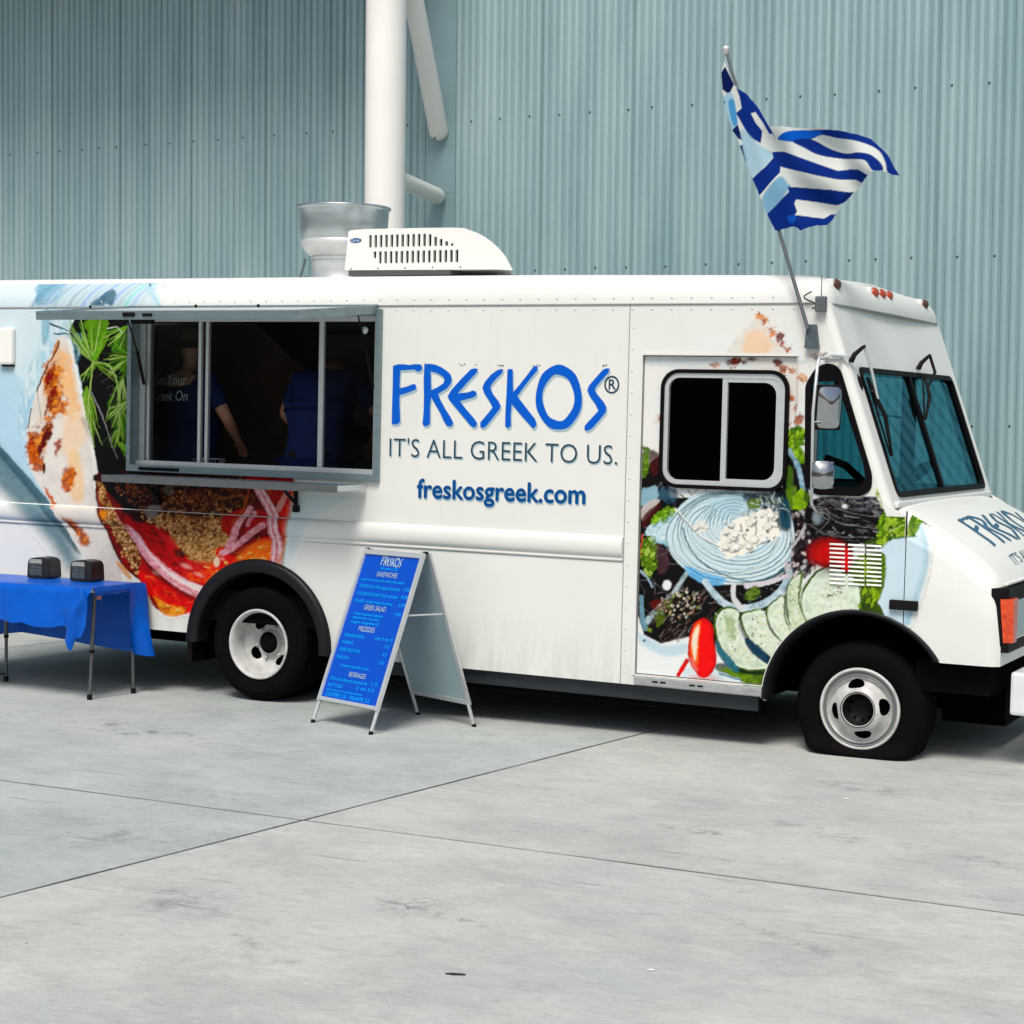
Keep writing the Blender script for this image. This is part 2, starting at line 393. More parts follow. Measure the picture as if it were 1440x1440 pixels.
HI = np.array([[5.94373567e-03, 9.31468731e-05, -2.22842121], [5.51411966e-04, -4.93368605e-03, 4.66912380], [2.26997939e-04, -1.86361627e-05, 1.]])
HF = np.linalg.inv(HI)
def T2(px, py):       # sheet coordinates of the wrap artwork -> metres on the van side (X, Z)
    v = HI @ np.array([px, py, 1.]); return (v[0]/v[2], v[1]/v[2])
def TL(pts): return [T2(*p) for p in pts]

vcol = {}
def printmat(name, rough=.5, coat=.0, spec=.07):
    mt = bpy.data.materials.new(name); mt.use_nodes = True; n = mt.node_tree; p = n.nodes['Principled BSDF']
    a = n.nodes.new('ShaderNodeAttribute'); a.attribute_name = 'Print'; n.links.new(a.outputs['Color'], p.inputs['Base Color'])
    p.inputs['Roughness'].default_value = rough; p.inputs['Coat Weight'].default_value = coat; p.inputs['Specular IOR Level'].default_value = spec
    nz = n.nodes.new('ShaderNodeTexNoise'); nz.inputs['Scale'].default_value = 9
    tc = n.nodes.new('ShaderNodeTexCoord'); n.links.new(tc.outputs['Object'], nz.inputs[0])
    bp = n.nodes.new('ShaderNodeBump'); bp.inputs['Strength'].default_value = .02; bp.inputs['Distance'].default_value = .01
    n.links.new(nz.outputs[0], bp.inputs['Height']); n.links.new(bp.outputs[0], p.inputs['Normal'])
    return mt
def print_sheet(name, us, vs_, pos, paint, keep, mat, parent, thresh=.012):
    U, V = np.meshgrid(us, vs_); U = U.ravel(); V = V.ravel()
    q = HF @ np.stack([U, V, np.ones_like(U)]); px = q[0]/q[2]; py = q[1]/q[2]
    P = Print(px, py, WHITE, 0. if name == 'flag_cloth' else .42); paint(P)
    if name != 'flag_cloth': P.finish()
    co = pos(U, V); nu = len(us); nv = len(vs_)
    i, j = np.meshgrid(np.arange(nu-1), np.arange(nv-1)); a = (j*nu+i).ravel()
    quads = np.stack([a, a+1, a+1+nu, a+nu], 1)
    cu = (U[quads].mean(1)); cv = V[quads].mean(1)
    ok = keep(cu, cv) & (P.a[quads].max(1) > thresh); quads = quads[ok]
    used = np.unique(quads); remap = -np.ones(len(U), int); remap[used] = np.arange(len(used))
    quads = remap[quads]; co = co[used]; col = P.c[used]
    me = bpy.data.meshes.new(name); me.vertices.add(len(co)); me.vertices.foreach_set('co', co.astype(np.float32).ravel())
    me.loops.add(quads.size); me.loops.foreach_set('vertex_index', quads.astype(np.int32).ravel())
    me.polygons.add(len(quads)); me.polygons.foreach_set('loop_start', (np.arange(len(quads))*4).astype(np.int32))
    me.update(calc_edges=True)
    at = me.color_attributes.new('Print', 'FLOAT_COLOR', 'POINT')
    at.data.foreach_set('color', np.concatenate([np.clip(col, .004, 1), np.ones((len(col), 1))], 1).astype(np.float32).ravel())
    me.polygons.foreach_set('use_smooth', [True]*len(quads)); me.validate()
    return link(me, name, mat, parent)

# ================================================================== SETTING
# ---- concrete ground with slabs and recessed joints
STAINS = [(-.02, -1.30, .62, .20, -.30, .95, 6.), (.25, -1.22, .8, .10, -.34, .8, 10.), (2.66, -4.22, .30, .42, .5, .55, 5.), (3.25, -4.55, .16, .75, .95, .5, 7.), (3.49, -3.88, .16, .22, .2, 1., 26.), (3.70, -3.95, .55, .045, -.3, .9, 7.),
          (3.94, -2.10, .34, .12, -.35, .7, 8.), (4.42, -1.86, .42, .14, -.3, .75, 8.), (1.62, -2.60, .5, .07, -.2, .7, 8.), (1.74, -3.50, .5, .34, -.3, .45, 5.), (5.13, -1.99, .5, .10, -.3, .6, 9.), (4.3, -.75, .5, .16, -.2, .6, 7.), (4.9, -3.6, .6, .05, -.5, .55, 8.)]
def concrete_mat(name, base, cool, seed):
    mt = bpy.data.materials.new(name); mt.use_nodes = True; n = mt.node_tree; L = n.links; p = n.nodes['Principled BSDF']
    p.inputs['Roughness'].default_value = .82; p.inputs['Specular IOR Level'].default_value = .3
    g = n.nodes.new('ShaderNodeNewGeometry'); mp = n.nodes.new('ShaderNodeMapping'); mp.inputs['Location'].default_value = (seed, seed*.7, 0)
    L.new(g.outputs['Position'], mp.inputs[0])
    def noise(sc, det, rough=.6, st=None):
        z = n.nodes.new('ShaderNodeTexNoise'); z.inputs['Scale'].default_value = sc; z.inputs['Detail'].default_value = det; z.inputs['Roughness'].default_value = rough
        if st:
            m2 = n.nodes.new('ShaderNodeMapping'); m2.inputs['Scale'].default_value = st; m2.inputs['Rotation'].default_value = (0, 0, -.52); L.new(mp.outputs[0], m2.inputs[0]); L.new(m2.outputs[0], z.inputs[0])
        else: L.new(mp.outputs[0], z.inputs[0])
        return z.outputs[0]
    def ramp(src, a, b):
        r = n.nodes.new('ShaderNodeMapRange'); r.inputs[1].default_value = a; r.inputs[2].default_value = b; L.new(src, r.inputs[0]); return r.outputs[0]
    def mix(f, c1, c2, mode='MIX'):
        x = n.nodes.new('ShaderNodeMix'); x.data_type = 'RGBA'; x.blend_type = mode
        for k, c in ((6, c1), (7, c2)):
            if isinstance(c, tuple): x.inputs[k].default_value = (*c, 1)
            else: L.new(c, x.inputs[k])
        if isinstance(f, float): x.inputs[0].default_value = f
        else: L.new(f, x.inputs[0])
        return x.outputs[2]
    def mul(a, k):
        q = n.nodes.new('ShaderNodeMath'); q.operation = 'MULTIPLY'; L.new(a, q.inputs[0])
        if isinstance(k, float): q.inputs[1].default_value = k
        else: L.new(k, q.inputs[1])
        return q.outputs[0]
    c = mix(ramp(noise(.5, 8, .68), .38, .64), base, cool)
    c = mix(mul(ramp(noise(1.0, 10, .76, (1, 1.35, 1)), .46, .65), .65), c, tuple(v*.74 for v in cool))      # trowelled blotches
    c = mix(mul(ramp(noise(2.4, 10, .80, (.9, 1.7, 1)), .49, .68), .45), c, tuple(min(1, v*1.18) for v in base))
    c = mix(mul(ramp(noise(4.6, 10, .82, (.8, 1.9, 1)), .51, .70), .42), c, tuple(v*.64 for v in cool))
    c = mix(mul(ramp(noise(15, 9, .85, (.8, 2.0, 1)), .50, .66), .6), c, tuple(v*.55 for v in base))
    c = mix(mul(ramp(noise(26, 6, .75), .55, .70), .35), c, tuple(min(1, v*1.3) for v in base))
    c = mix(mul(mul(ramp(noise(3.4, 6, .7, (.35, 4.5, 1)), .60, .67), ramp(noise(.7, 3), .50, .60)), .65), c, tuple(v*.34 for v in cool))
    c = mix(mul(ramp(noise(1.9, 9, .8), .66, .74), .6), c, tuple(v*.42 for v in cool))
    c = mix(mul(mul(ramp(noise(30, 5, .7), .64, .70), ramp(noise(1.6, 4), .54, .64)), .8), c, (.05, .05, .05))
    vo = n.nodes.new('ShaderNodeTexVoronoi'); vo.inputs['Scale'].default_value = 3.2; L.new(mp.outputs[0], vo.inputs[0])
    c = mix(mul(ramp(vo.outputs['Distance'], .035, .012), .65), c, (.06, .06, .065))
    # hairline cracks
    vc = n.nodes.new('ShaderNodeTexVoronoi'); vc.feature = 'DISTANCE_TO_EDGE'; vc.inputs['Scale'].default_value = .42
    wv = n.nodes.new('ShaderNodeVectorMath'); wv.operation = 'MULTIPLY_ADD'; nn = n.nodes.new('ShaderNodeTexNoise'); nn.inputs['Scale'].default_value = 2.2; nn.inputs['Detail'].default_value = 6
    L.new(mp.outputs[0], nn.inputs[0]); L.new(nn.outputs['Color'], wv.inputs[0]); wv.inputs[1].default_value = (.55, .55, 0); L.new(mp.outputs[0], wv.inputs[2]); L.new(wv.outputs[0], vc.inputs[0])
    c = mix(mul(mul(ramp(vc.outputs['Distance'], .0035, .001), ramp(noise(.9, 3), .52, .62)), .28), c, (.18, .175, .17))
    for (bx0, by0, rx_, ry_, rt_, st_, br_) in STAINS:
        m3 = n.nodes.new('ShaderNodeMapping'); m3.vector_type = 'TEXTURE'; m3.inputs['Location'].default_value = (bx0, by0, 0); m3.inputs['Rotation'].default_value = (0, 0, rt_); m3.inputs['Scale'].default_value = (rx_, ry_, 1)
        L.new(g.outputs['Position'], m3.inputs[0]); ln = n.nodes.new('ShaderNodeVectorMath'); ln.operation = 'LENGTH'; L.new(m3.outputs[0], ln.inputs[0])
        c = mix(mul(mul(ramp(ln.outputs['Value'], 1.0, .2), ramp(noise(br_, 7, .75), .50, .64)), st_), c, (.085, .09, .09))
    L.new(c, p.inputs['Base Color'])
    b = n.nodes.new('ShaderNodeBump'); b.inputs['Strength'].default_value = .25; b.inputs['Distance'].default_value = .006
    L.new(noise(38, 6, .7), b.inputs['Height']); L.new(b.outputs[0], p.inputs['Normal'])
    return mt
CW = (.475, .478, .440); CC = (.37, .395, .38)
conc = [concrete_mat('concrete_%d' % i, b, c, 3.1*i+1) for i, (b, c) in enumerate(((CW, CC), ((.405, .43, .412), (.32, .36, .352)), ((.455, .462, .43), (.37, .395, .38))))]
gb = B(); gb.add([(-120, -120, -.003), (120, -120, -.003), (120, 120, -.003), (-120, 120, -.003)], [(0, 1, 2, 3)])
ground = gb.build('ground', M('joint_filler', (.05, .055, .055), .9, var=.3, scale=30)); tag(ground, kind='structure')
# slab grid: one joint runs along Y=-2.83, the other crosses it at (2.3,-2.8) heading to (2.66,.2)
JX, SLX, SLY = 2.30, 6.1, 6.1
def joint_x(k, y): return JX+k*SLX+.118*(y+2.80)
GY = [-2.83+SLY*k for k in range(-3, 4)]
for kx in range(-4, 4):
    for ky in range(len(GY)-1):
        y0, y1 = GY[ky]+.011, GY[ky+1]-.011; w_ = .010
        P = []
        N = 14   # slightly chipped edges
        def jit(): return random.uniform(-.0035, .0035)
        for i in range(N): y = y0+(y1-y0)*i/N; P.append((joint_x(kx, y)+w_+jit(), y))
        for i in range(N): t = i/N; P.append((joint_x(kx, y1)*(1-t)+joint_x(kx+1, y1)*t+w_*(1-2*t), y1+jit()))
        for i in range(N): y = y1+(y0-y1)*i/N; P.append((joint_x(kx+1, y)-w_+jit(), y))
        for i in range(N): t = i/N; P.append((joint_x(kx+1, y0)*(1-t)+joint_x(kx, y0)*t-w_*(1-2*t), y0+jit()))
        b = B(); b.prism(P, [], lambda u, v, q: (u, v, -.012+q), .012)
        mi = 1 if (kx, ky) in ((-1, 2), (-1, 3)) else (0 if ky == 2 or ky == 1 else 2)
        if (kx, ky) == (-1, 2): mi = 1
        b.build('concrete_slab', conc[mi], ground)

# ---- corrugated metal wall
WY = 4.5; PITCH = .0716
wallm = bpy.data.materials.new('teal_cladding'); wallm.use_nodes = True
def _wall():
    n = wallm.node_tree; L = n.links; p = n.nodes['Principled BSDF']; p.inputs['Roughness'].default_value = .5; p.inputs['Metallic'].default_value = .15
    g = n.nodes.new('ShaderNodeNewGeometry'); mp = n.nodes.new('ShaderNodeMapping'); mp.inputs['Scale'].default_value = (3, 1, .35); L.new(g.outputs['Position'], mp.inputs[0])
    z = n.nodes.new('ShaderNodeTexNoise'); z.inputs['Scale'].default_value = 1.5; z.inputs['Detail'].default_value = 7; L.new(mp.outputs[0], z.inputs[0])
    oi = n.nodes.new('ShaderNodeObjectInfo'); rp = n.nodes.new('ShaderNodeMapRange'); rp.inputs[3].default_value = -.05; rp.inputs[4].default_value = .05; L.new(oi.outputs['Random'], rp.inputs[0])
    ad = n.nodes.new('ShaderNodeMath'); ad.operation = 'ADD'; L.new(z.outputs[0], ad.inputs[0]); L.new(rp.outputs[0], ad.inputs[1])
    r = n.nodes.new('ShaderNodeMapRange'); r.inputs[1].default_value = .3; r.inputs[2].default_value = .72; L.new(ad.outputs[0], r.inputs[0])
    x = n.nodes.new('ShaderNodeMix'); x.data_type = 'RGBA'; x.inputs[6].default_value = (.225, .345, .365, 1); x.inputs[7].default_value = (.325, .445, .465, 1)
    L.new(r.outputs[0], x.inputs[0]); L.new(x.outputs[2], p.inputs['Base Color'])
_wall()
wall = empty('corrugated_wall', (0, WY, 0)); tag(wall, 'tall teal corrugated metal wall behind the white food truck', 'wall')
NR = 12; PWID = PITCH*NR; WH = 9.0
def panel_mesh():
    b = B(); prof = []
    for k in range(NR):
        x = k*PITCH; gk = (1.0, .9, 1.1, .95, 1.05, .9, 1.12, .95, .9, 1.06, .94, 1.08)[k % 12]; wk = (0, .01, -.01, .01, -.01, 0)[k % 6]
        for fx, dy in ((0, 0), (.12, -.004), (.30, -.0065), (.48, -.004), (.62, .002), (.70, .011), (.77, .017), (.83, .017), (.90, .010), (.96, .002)):
            prof.append((x+(fx+(wk if 0 < fx < 1 else 0))*PITCH, dy*gk))
    prof.append((NR*PITCH, 0)); n = len(prof)
    zs = (0, WH); vs = [(x, y, z) for z in zs for x, y in prof]
    b.add(vs, [(i, i+1, n+i+1, n+i) for i in range(n-1)])
    # lap edge
    b.add([(n_, .0, z) for n_ in (NR*PITCH-.001,) for z in zs]+[(NR*PITCH-.001, -.010, z) for z in zs], [(0, 2, 3, 1)])
    o = b.build('wall_panel', wallm, wall, fix=False); return o
first = panel_mesh()
STRIP0, STRIP1 = -1.425, -1.13
k = 0; xs = []
x = STRIP1
while x < 11: xs.append(x); x += PWID
x = STRIP0-PWID
while x > -16: xs.append(x); x -= PWID
for i, x in enumerate(xs):
    o = first if i == 0 else first.copy()
    if i: COL.objects.link(o)
    o.parent = wall; o.location = (x+.0005, (i % 2)*.0008, 0)
b = B(); b.box((STRIP0+.002, -.012, 0), (STRIP1-.002, .03, WH)); b.box((STRIP0-.018, -.02, 0), (STRIP0+.001, .03, WH)); b.box((STRIP1-.001, -.02, 0), (STRIP1+.012, .03, WH))
b.box((STRIP0+.004, -.0145, 4.235), (STRIP1-.004, -.0115, 4.243)); b.box((STRIP0+.004, -.0145, 3.84), (STRIP1-.004, -.0115, 3.846))
b.build('corner_trim', M('teal_trim', (.25, .37, .39), .45, .15, var=.1, scale=3), wall)
b = B()
for z in (.55, 1.84, 3.138, 4.449, 7.07):
    x = -14.0
    while x < 8:
        st = random.choice((3, 4, 4, 5)); x += PITCH*st
        # snap into a groove-side crest
        if STRIP0 < x < STRIP1+.03: continue
        base = STRIP1 if x > STRIP1 else STRIP0
        xx = base+round((x-base)/PITCH)*PITCH+.30*PITCH
        b.lathe([(0.0, -.010), (.006, -.008), (.009, -.003), (.010, 0)], Matrix.Translation((xx, -.006, z+random.uniform(-.004, .004))) @ Matrix.Rotation(-PI/2, 4, 'X') , n=8)
sc = b.build('screws', M('screw', (.05, .10, .11), .5, .3), wall); sc['kind'] = 'stuff'
b = B(); b.box((-16, .06, -.01), (11, .3, WH)); b.build('wall_backing', M('wall_backing', (.08, .1, .1), .8, var=.1), wall)

# ---- canopy roof over the left side (above the frame) and the column that carries it
canm = M('canopy_teal', (.16, .24, .26), .6, .2, var=.15, scale=1)
can = empty('canopy', (0, 0, 7.25)); tag(can, 'flat canopy roof standing out from the teal wall above the left side', 'canopy')
b = B(); b.box((-15, 2.6, 0), (-.9, 4.49, .25)); b.build('canopy_deck', canm, can)
b = B(); b.box((-15, 2.5, -.12), (-.86, 2.6, .3)); b.build('fascia', canm, can)
colm = M('column_white', (.80, .79, .74), .42, var=.06, scale=2.5)
colr = .168; CXX, CYY = -1.165, 3.4
co = empty('braced_column', (CXX, CYY, 0)); tag(co, 'thick round white column with two pipe braces to the wall behind the truck', 'column')
b = B(); b.tube([(0, 0, 0), (0, 0, 7.24)], colr, 48); b.build('post', colm, co)
b = B(); b.lathe([(0, 0), (.30, 0), (.30, .03), (.2, .04), (.17, .06)], n=40); b.build('base_plate', colm, co)
def brace(z0, z1, r):
    b = B(); a = Vector((.02, colr*.3, z0)); e = Vector((-1.272-CXX, WY-CYY-.014, z1)); d = (e-a).normalized()
    pts = [a, e-d*r*.9]; rr = [r, r]
    for t in (.35, .7, .95): pts.append(e-d*r*(.9-.9*t)); rr.append(r*math.sqrt(max(.02, 1-t*t)))
    b.tube(pts, rr, 28); o = b.build('brace', colm, co)
    b = B(); b.lathe([(0, .003), (.012, .003), (.012, 0)], Matrix.Translation(e+Vector((.0, -.10, .0))) @ Matrix.Rotation(PI/2, 4, 'X'), n=10); b.build('bolt', steel, o)
brace(3.86, 3.80, .072); brace(6.2, 4.30, .085)

# ================================================================== FOOD TRUCK
TH, PSI = math.radians(.75056), math.radians(.46290)
truck = empty('food_truck', (0, 0, .4), (0, TH, PSI))
tag(truck, 'white food truck printed with gyro and salad pictures, its serving hatch open', 'food truck')
W = 2.35
def part(b, name, mat, parent=truck, **k):
    o = b.build(name, mat, parent, **k)
    if parent is truck: o.location = (0, 0, -.4)
    return o
def tadd(o):      # truck-level placement for objects made elsewhere
    o.parent = truck; o.location = (0, 0, -.4); return o
def side(u, v, q): return (u, q, v)          # near side, q = depth into body
def fside(u, v, q): return (u, W-q, v)
def xf(z): return 3.77+(2.56-z)*.3525
RA = .535
def arch(cx, cz, r, a0, a1, n=22): return [(cx+r*math.cos(a0+(a1-a0)*i/n), cz+r*math.sin(a0+(a1-a0)*i/n)) for i in range(n+1)]
CB, ZB, ZS = -2.75, .405, 2.556
rear_arch = arch(.012, .365, RA, PI-.08, .0)
front_arch = arch(3.995, .335, RA-.01, PI+.02, 1.105)
outl = [(CB, ZB)]+rear_arch+[(.548, .346), (2.60, .346), (3.44, .346)]+front_arch+[(4.243, .80), (4.243, 1.40), (4.10, 1.475), (xf(1.50)-.045, 1.50), (xf(ZS)-.045, ZS), (CB, ZS)]
SW = (-1.045, 1.480, .893, 2.515)      # serving opening
DR = (2.671, .409, 3.60, 2.261)        # sliding door recess
cabwin = round_poly(TL([(1133, 541), (1147, 518), (1160, 511), (1174, 512), (1183, 521), (1227, 668), (1226, 688), (1213, 698), (1147, 696), (1132, 682)]), .03)
b = B(); b.prism(outl, [[(SW[0], SW[1]), (SW[2], SW[1]), (SW[2], SW[3]), (SW[0], SW[3])], [(DR[0], DR[1]), (3.44, DR[1])]+[(3.995-.550*math.cos(a), .335+.550*math.sin(a)) for a in np.linspace(.137, .765, 10)]+[(DR[2], .725), (DR[2], DR[3]), (DR[0], DR[3])], offset_loop(cabwin, .01)], side, .03)
part(b, 'side_panel', white)
# far side: rear solid wall, door opening and quarter window for the cab
outl2 = [(CB, ZB)]+rear_arch+[(.548, .346), (3.44, .346)]+front_arch+[(4.243, .80), (4.243, 1.40), (4.10, 1.475), (xf(1.50)-.045, 1.50), (xf(ZS)-.045, ZS), (CB, ZS)]
b = B(); b.prism(outl2, [rrect(2.72, 1.50, 3.56, 2.29, .06), [(3.62, 1.49), (4.055, 1.49), (3.805, 2.21), (3.62, 2.21)]], fside, .03)
part(b, 'side_panel', white)
for lp in (rrect(2.72, 1.50, 3.56, 2.29, .06), [(3.62, 1.49), (4.055, 1.49), (3.805, 2.21), (3.62, 2.21)]):
    b = B(); b.prism(lp, [offset_loop(lp, .014)], fside, .05); o = part(b, 'cab_window', blackgloss)
    b = B(); b.prism(offset_loop(lp, .012), [], lambda u, v, q: (u, W-.02-q, v), .004); b.build('pane', farglass, o)
# rear wall
b = B(); b.box((CB, .03, ZB), (CB+.03, W-.03, ZS)); part(b, 'rear_panel', white)
# belt moulding: pressed bead running along both panels
def rail_prof(z):
    z = np.asarray(z, float); y = np.zeros_like(z)
    t = (z-1.085)/(1.205-1.085); m_ = (t > 0) & (t < 1); y = np.where(m_, .030*np.sqrt(np.clip(1-(2*t-1)**2, 0, 1))**.8, 0)
    t2 = (z-1.060)/(.024); m2 = (t2 > 0) & (t2 < 1); y = np.where(m2, .011*np.sqrt(np.clip(1-(2*t2-1)**2, 0, 1)), y)
    return y
def rail_z(x): return 0.0
zz = np.concatenate([np.linspace(1.056, 1.086, 9), np.linspace(1.087, 1.207, 20)])
b = B(); prof = [(-float(rail_prof(z)), float(z)) for z in zz]; n = len(prof)
b.add([(x, y, z) for x in (CB, 2.577) for y, z in prof], [(i, i+1, n+i+1, n+i) for i in range(n-1)], True)
b.add([(2.577, y, z) for y, z in prof]+[(2.577, .002, prof[-1][1]), (2.577, .002, prof[0][1])], [tuple(range(n+2))])
part(b, 'belt_moulding', white)
# roof cap (cove + rounded front)
def plan(inset, zf=0.):
    """plan path of the cap at a given inset, from the rear along the near side, round the nose, to the far side"""
    r = .11; xfr = 3.775-inset*1.15; y0 = inset; pts = [(CB, y0), (0, y0), (2, y0), (xfr-r, y0)]
    for i in range(1, 8): a = -PI/2+PI/2*i/7; pts.append((xfr-r+r*math.cos(a), y0+r+r*math.sin(a)))
    pts += [(xfr+.015, W*.3), (xfr+.022, W/2), (xfr+.015, W*.7)]
    for i in range(0, 8): a = PI/2*i/7; pts.append((xfr-r+r*math.cos(a), W-y0-r+r*math.sin(a)))
    pts += [(2, W-y0), (0, W-y0), (CB, W-y0)]; return pts
b = B(); rows = []
zr = lambda x: 2.752-.004*(x+2)-(.0 if x < 2.6 else .016*(x-2.6)**1.5)
for k in range(10):
    a = PI/2*k/9; ins = .115*(1-math.cos(a)); rise = math.sin(a)
    rows.append([(x, y, ZS+.002+(zr(x)-ZS)*rise) for x, y in plan(ins)])
n = len(rows[0]); vs = [p for r in rows for p in r]
b.add(vs, [(r*n+i, r*n+i+1, (r+1)*n+i+1, (r+1)*n+i) for r in range(9) for i in range(n-1)], True)
top = rows[-1]; half = n//2
cr = [((p[0]+top[n-1-i][0])/2, W/2, (p[2]+top[n-1-i][2])/2+.025) for i, p in enumerate(top)]
vs = top+cr; b.add(vs, [(i, i+1, n+i+1, n+i) for i in range(n-1)], True)
part(b, 'roof_cap', white)
# drip gutter seam
b = B(); path = [(x, y-.0, ZS) for x, y in plan(-.004)]
b.tube([(x, y, ZS-.002) for x, y in plan(-.003)], .0055, 6); part(b, 'drip_seam', M('seam_grey', (.33, .36, .36), .5, var=.2))
b = B()
for i in range(52):
    x = CB+.1+i*.122
    if x < 3.6: b.lathe([(.0, -.004), (.006, -.002), (.0075, 0)], Matrix.Translation((x, -.0005, ZS-.03)) @ Matrix.Rotation(-PI/2, 4, 'X'), n=7)
    if x < 3.5: b.lathe([(.0, -.004), (.006, -.002), (.0075, 0)], Matrix.Translation((x, .001, ZS+.034)) @ Matrix.Rotation(-PI/2, 4, 'X'), n=7)
for i in range(17): b.lathe([(.0, -.004), (.005, -.002), (.0065, 0)], Matrix.Translation((2.60+.004, -.0005, .42+i*.125)) @ Matrix.Rotation(-PI/2, 4, 'X'), n=7)
rv = part(b, 'rivets', M('rivet', (.62, .64, .62), .4)); rv['kind'] = 'stuff'
# front face: raked plane with windscreen hole
SL = math.hypot(1, .3525)
def face(u, s_, q):       # u = Y, s_ = height z, q = depth backwards
    return (xf(s_)-q, u, s_)
ws = round_poly([(.162, 1.495), (W-.162, 1.495), (W-.162, 2.212), (.162, 2.212)], .07, 5)
b = B(); b.prism([(.045, 1.44), (W-.045, 1.44), (W-.045, ZS), (.045, ZS)], [offset_loop(ws, .012)], face, .03); part(b, 'front_face', white)
for sgn in (0, 1):
    b = B(); vs = []; nn = 9
    for z in (1.40, 1.50, ZS):
        for i in range(nn):
            a = PI/2*i/(nn-1); x = xf(z)-.045+.045*math.sin(a); y = .045-.045*math.cos(a)
            vs.append((x, y if not sgn else W-y, z))
    b.add(vs, [(r*nn+i, r*nn+i+1, (r+1)*nn+i+1, (r+1)*nn+i) for r in range(2) for i in range(nn-1)], True)
    part(b, 'corner_pillar', white)
b = B(); b.prism(ws, [offset_loop(ws, .030)], lambda u, v, q: face(u, v, q-.012), .045); wsf = part(b, 'windscreen', blackgloss)
b = B(); b.prism([(1.155, 1.50), (1.195, 1.50), (1.195, 2.20), (1.155, 2.20)], [], lambda u, v, q: face(u, v, q-.008), .03); b.build('centre_bar', blackgloss, wsf)
for y0, y1 in ((.185, 1.16), (1.19, W-.185)):
    b = B(); b.prism([(y0, 1.515), (y1, 1.515), (y1, 2.19), (y0, 2.19)], [], lambda u, v, q: face(u, v, q+.010), .004); b.build('pane', tint2, wsf)
# cab window gasket + glass
def loopring(b, loop, wd, q0, q1, f=side): b.prism(loop, [offset_loop(loop, wd)], lambda u, v, q: f(u, v, q0+q), q1-q0)
innerw = round_poly(TL([(1141, 537), (1177, 536), (1214, 650), (1218, 674), (1208, 686), (1144, 684)]), .02)
b = B(); b.prism(cabwin, [innerw], lambda u, v, q: side(u, v, -.010+q), .035); cw = part(b, 'cab_window', blackgloss)
b = B(); b.prism(innerw, [], lambda u, v, q: side(u, v, .008+q), .004); b.build('pane', tint, cw)
b = B(); p1, p2 = T2(1150, 537), T2(1146, 684); b.box((p1[0]-.006, -.002, p2[1]), (p1[0]+.006, .01, p1[1])); b.build('sash_bar', steel, cw)

# sliding door (recessed) with its sliding window
dwl = rrect(2.787, 1.503, 3.558, 2.183, .11, 8)
dar = [(3.995+.535*math.cos(a), .335+.535*math.sin(a)) for a in np.linspace(PI-.145, PI-.735, 10)]
b = B(); b.prism([(DR[0]+.004, DR[1]+.004), (3.455, DR[1]+.004)]+[(min(x, DR[2]-.004), z) for x, z in dar]+[(DR[2]-.004, .72), (DR[2]-.004, DR[3]-.004), (DR[0]+.004, DR[3]-.004)], [offset_loop(dwl, .012)], lambda u, v, q: side(u, v, .022+q), .02)
door = part(b, 'sliding_door', white)
b = B(); b.prism(dwl, [offset_loop(dwl, .022)], lambda u, v, q: side(u, v, -.004+q), .04); dw = b.build('door_window', blackgloss, door)
l2 = offset_loop(dwl, .022)
b = B(); b.prism(l2, [offset_loop(dwl, .048)], lambda u, v, q: side(u, v, .004+q), .03); b.build('window_frame', bright, dw)
xm = 3.17
b = B(); b.box((xm-.008, .006, 1.54), (xm+.010, .03, 2.15)); b.prism([(x if x > xm+.2 else xm, z if x > xm+.2 else (2.14 if z > 1.8 else 1.545)) for x, z in rrect(xm, 1.545, 3.515, 2.14, .08) if x > xm+.2 or abs(x-xm) < 1e-6], [[(xm+.022, 1.566)]+[(x, z) for x, z in rrect(xm+.022, 1.566, 3.482, 2.112, .07)[21:]+rrect(xm+.022, 1.566, 3.482, 2.112, .07)[:7]]+[(xm+.022, 2.112)]], lambda u, v, q: side(u, v, .008+q), .02); b.build('window_sash', bright, dw)
b = B(); b.prism(offset_loop(dwl, .04), [], lambda u, v, q: side(u, v, .028+q), .004); b.build('pane', smoke, dw)
# door surround: light edge strips, shadow gap comes from the recess, with a shade band in the door print
b = B(); b.box((DR[0]-.014, -.006, .405), (DR[0], .022, DR[3]+.014)); b.box((DR[0], -.006, DR[3]), (DR[2]+.01, .022, DR[3]+.014)); part(b, 'door_surround', trimwhite)
b = B(); b.box((2.579, -.003, .35), (2.583, .001, ZS-.01)); b.box((3.606, -.002, 1.95), (3.609, .001, DR[3])); part(b, 'panel_seam', M('seam_dark', (.25, .28, .29), .6))
# door sill with slots
b = B(); b.box((2.672, -.018, .350), (3.455, .04, .402), bev=.006); sill = part(b, 'door_sill', M('worn_alloy', (.42, .44, .43), .5, .3, var=.35, scale=14, stretch=(1, 1, 3)))
for x0 in (2.79, 2.84, 3.02, 3.07):
    b = B(); b.box((x0, -.0195, .372+(x0-2.79)*0), (x0+.035, -.015, .382)); b.build('slot', black, sill)
# louvres on the door / side (three banks of ten)
for cx0, cx1 in ((1167, 1188.5), (1193, 1216), (1219, 1240)):
    for i in range(10):
        yy = 765+i*6.1+(cx0-1167)*.045
        p = T2(cx0, yy); q = T2(cx1, yy+.8)
        b = B(); b.add([(p[0], -.002, p[1]+.006), (q[0], -.002, p[1]+.006), (q[0], -.011, p[1]-.003), (p[0], -.011, p[1]-.003), (p[0], -.001, p[1]-.006), (q[0], -.001, p[1]-.006)],
                       [(0, 1, 2, 3), (3, 2, 5, 4), (0, 3, 4), (1, 5, 2)]); part(b, 'louvre', trimwhite)
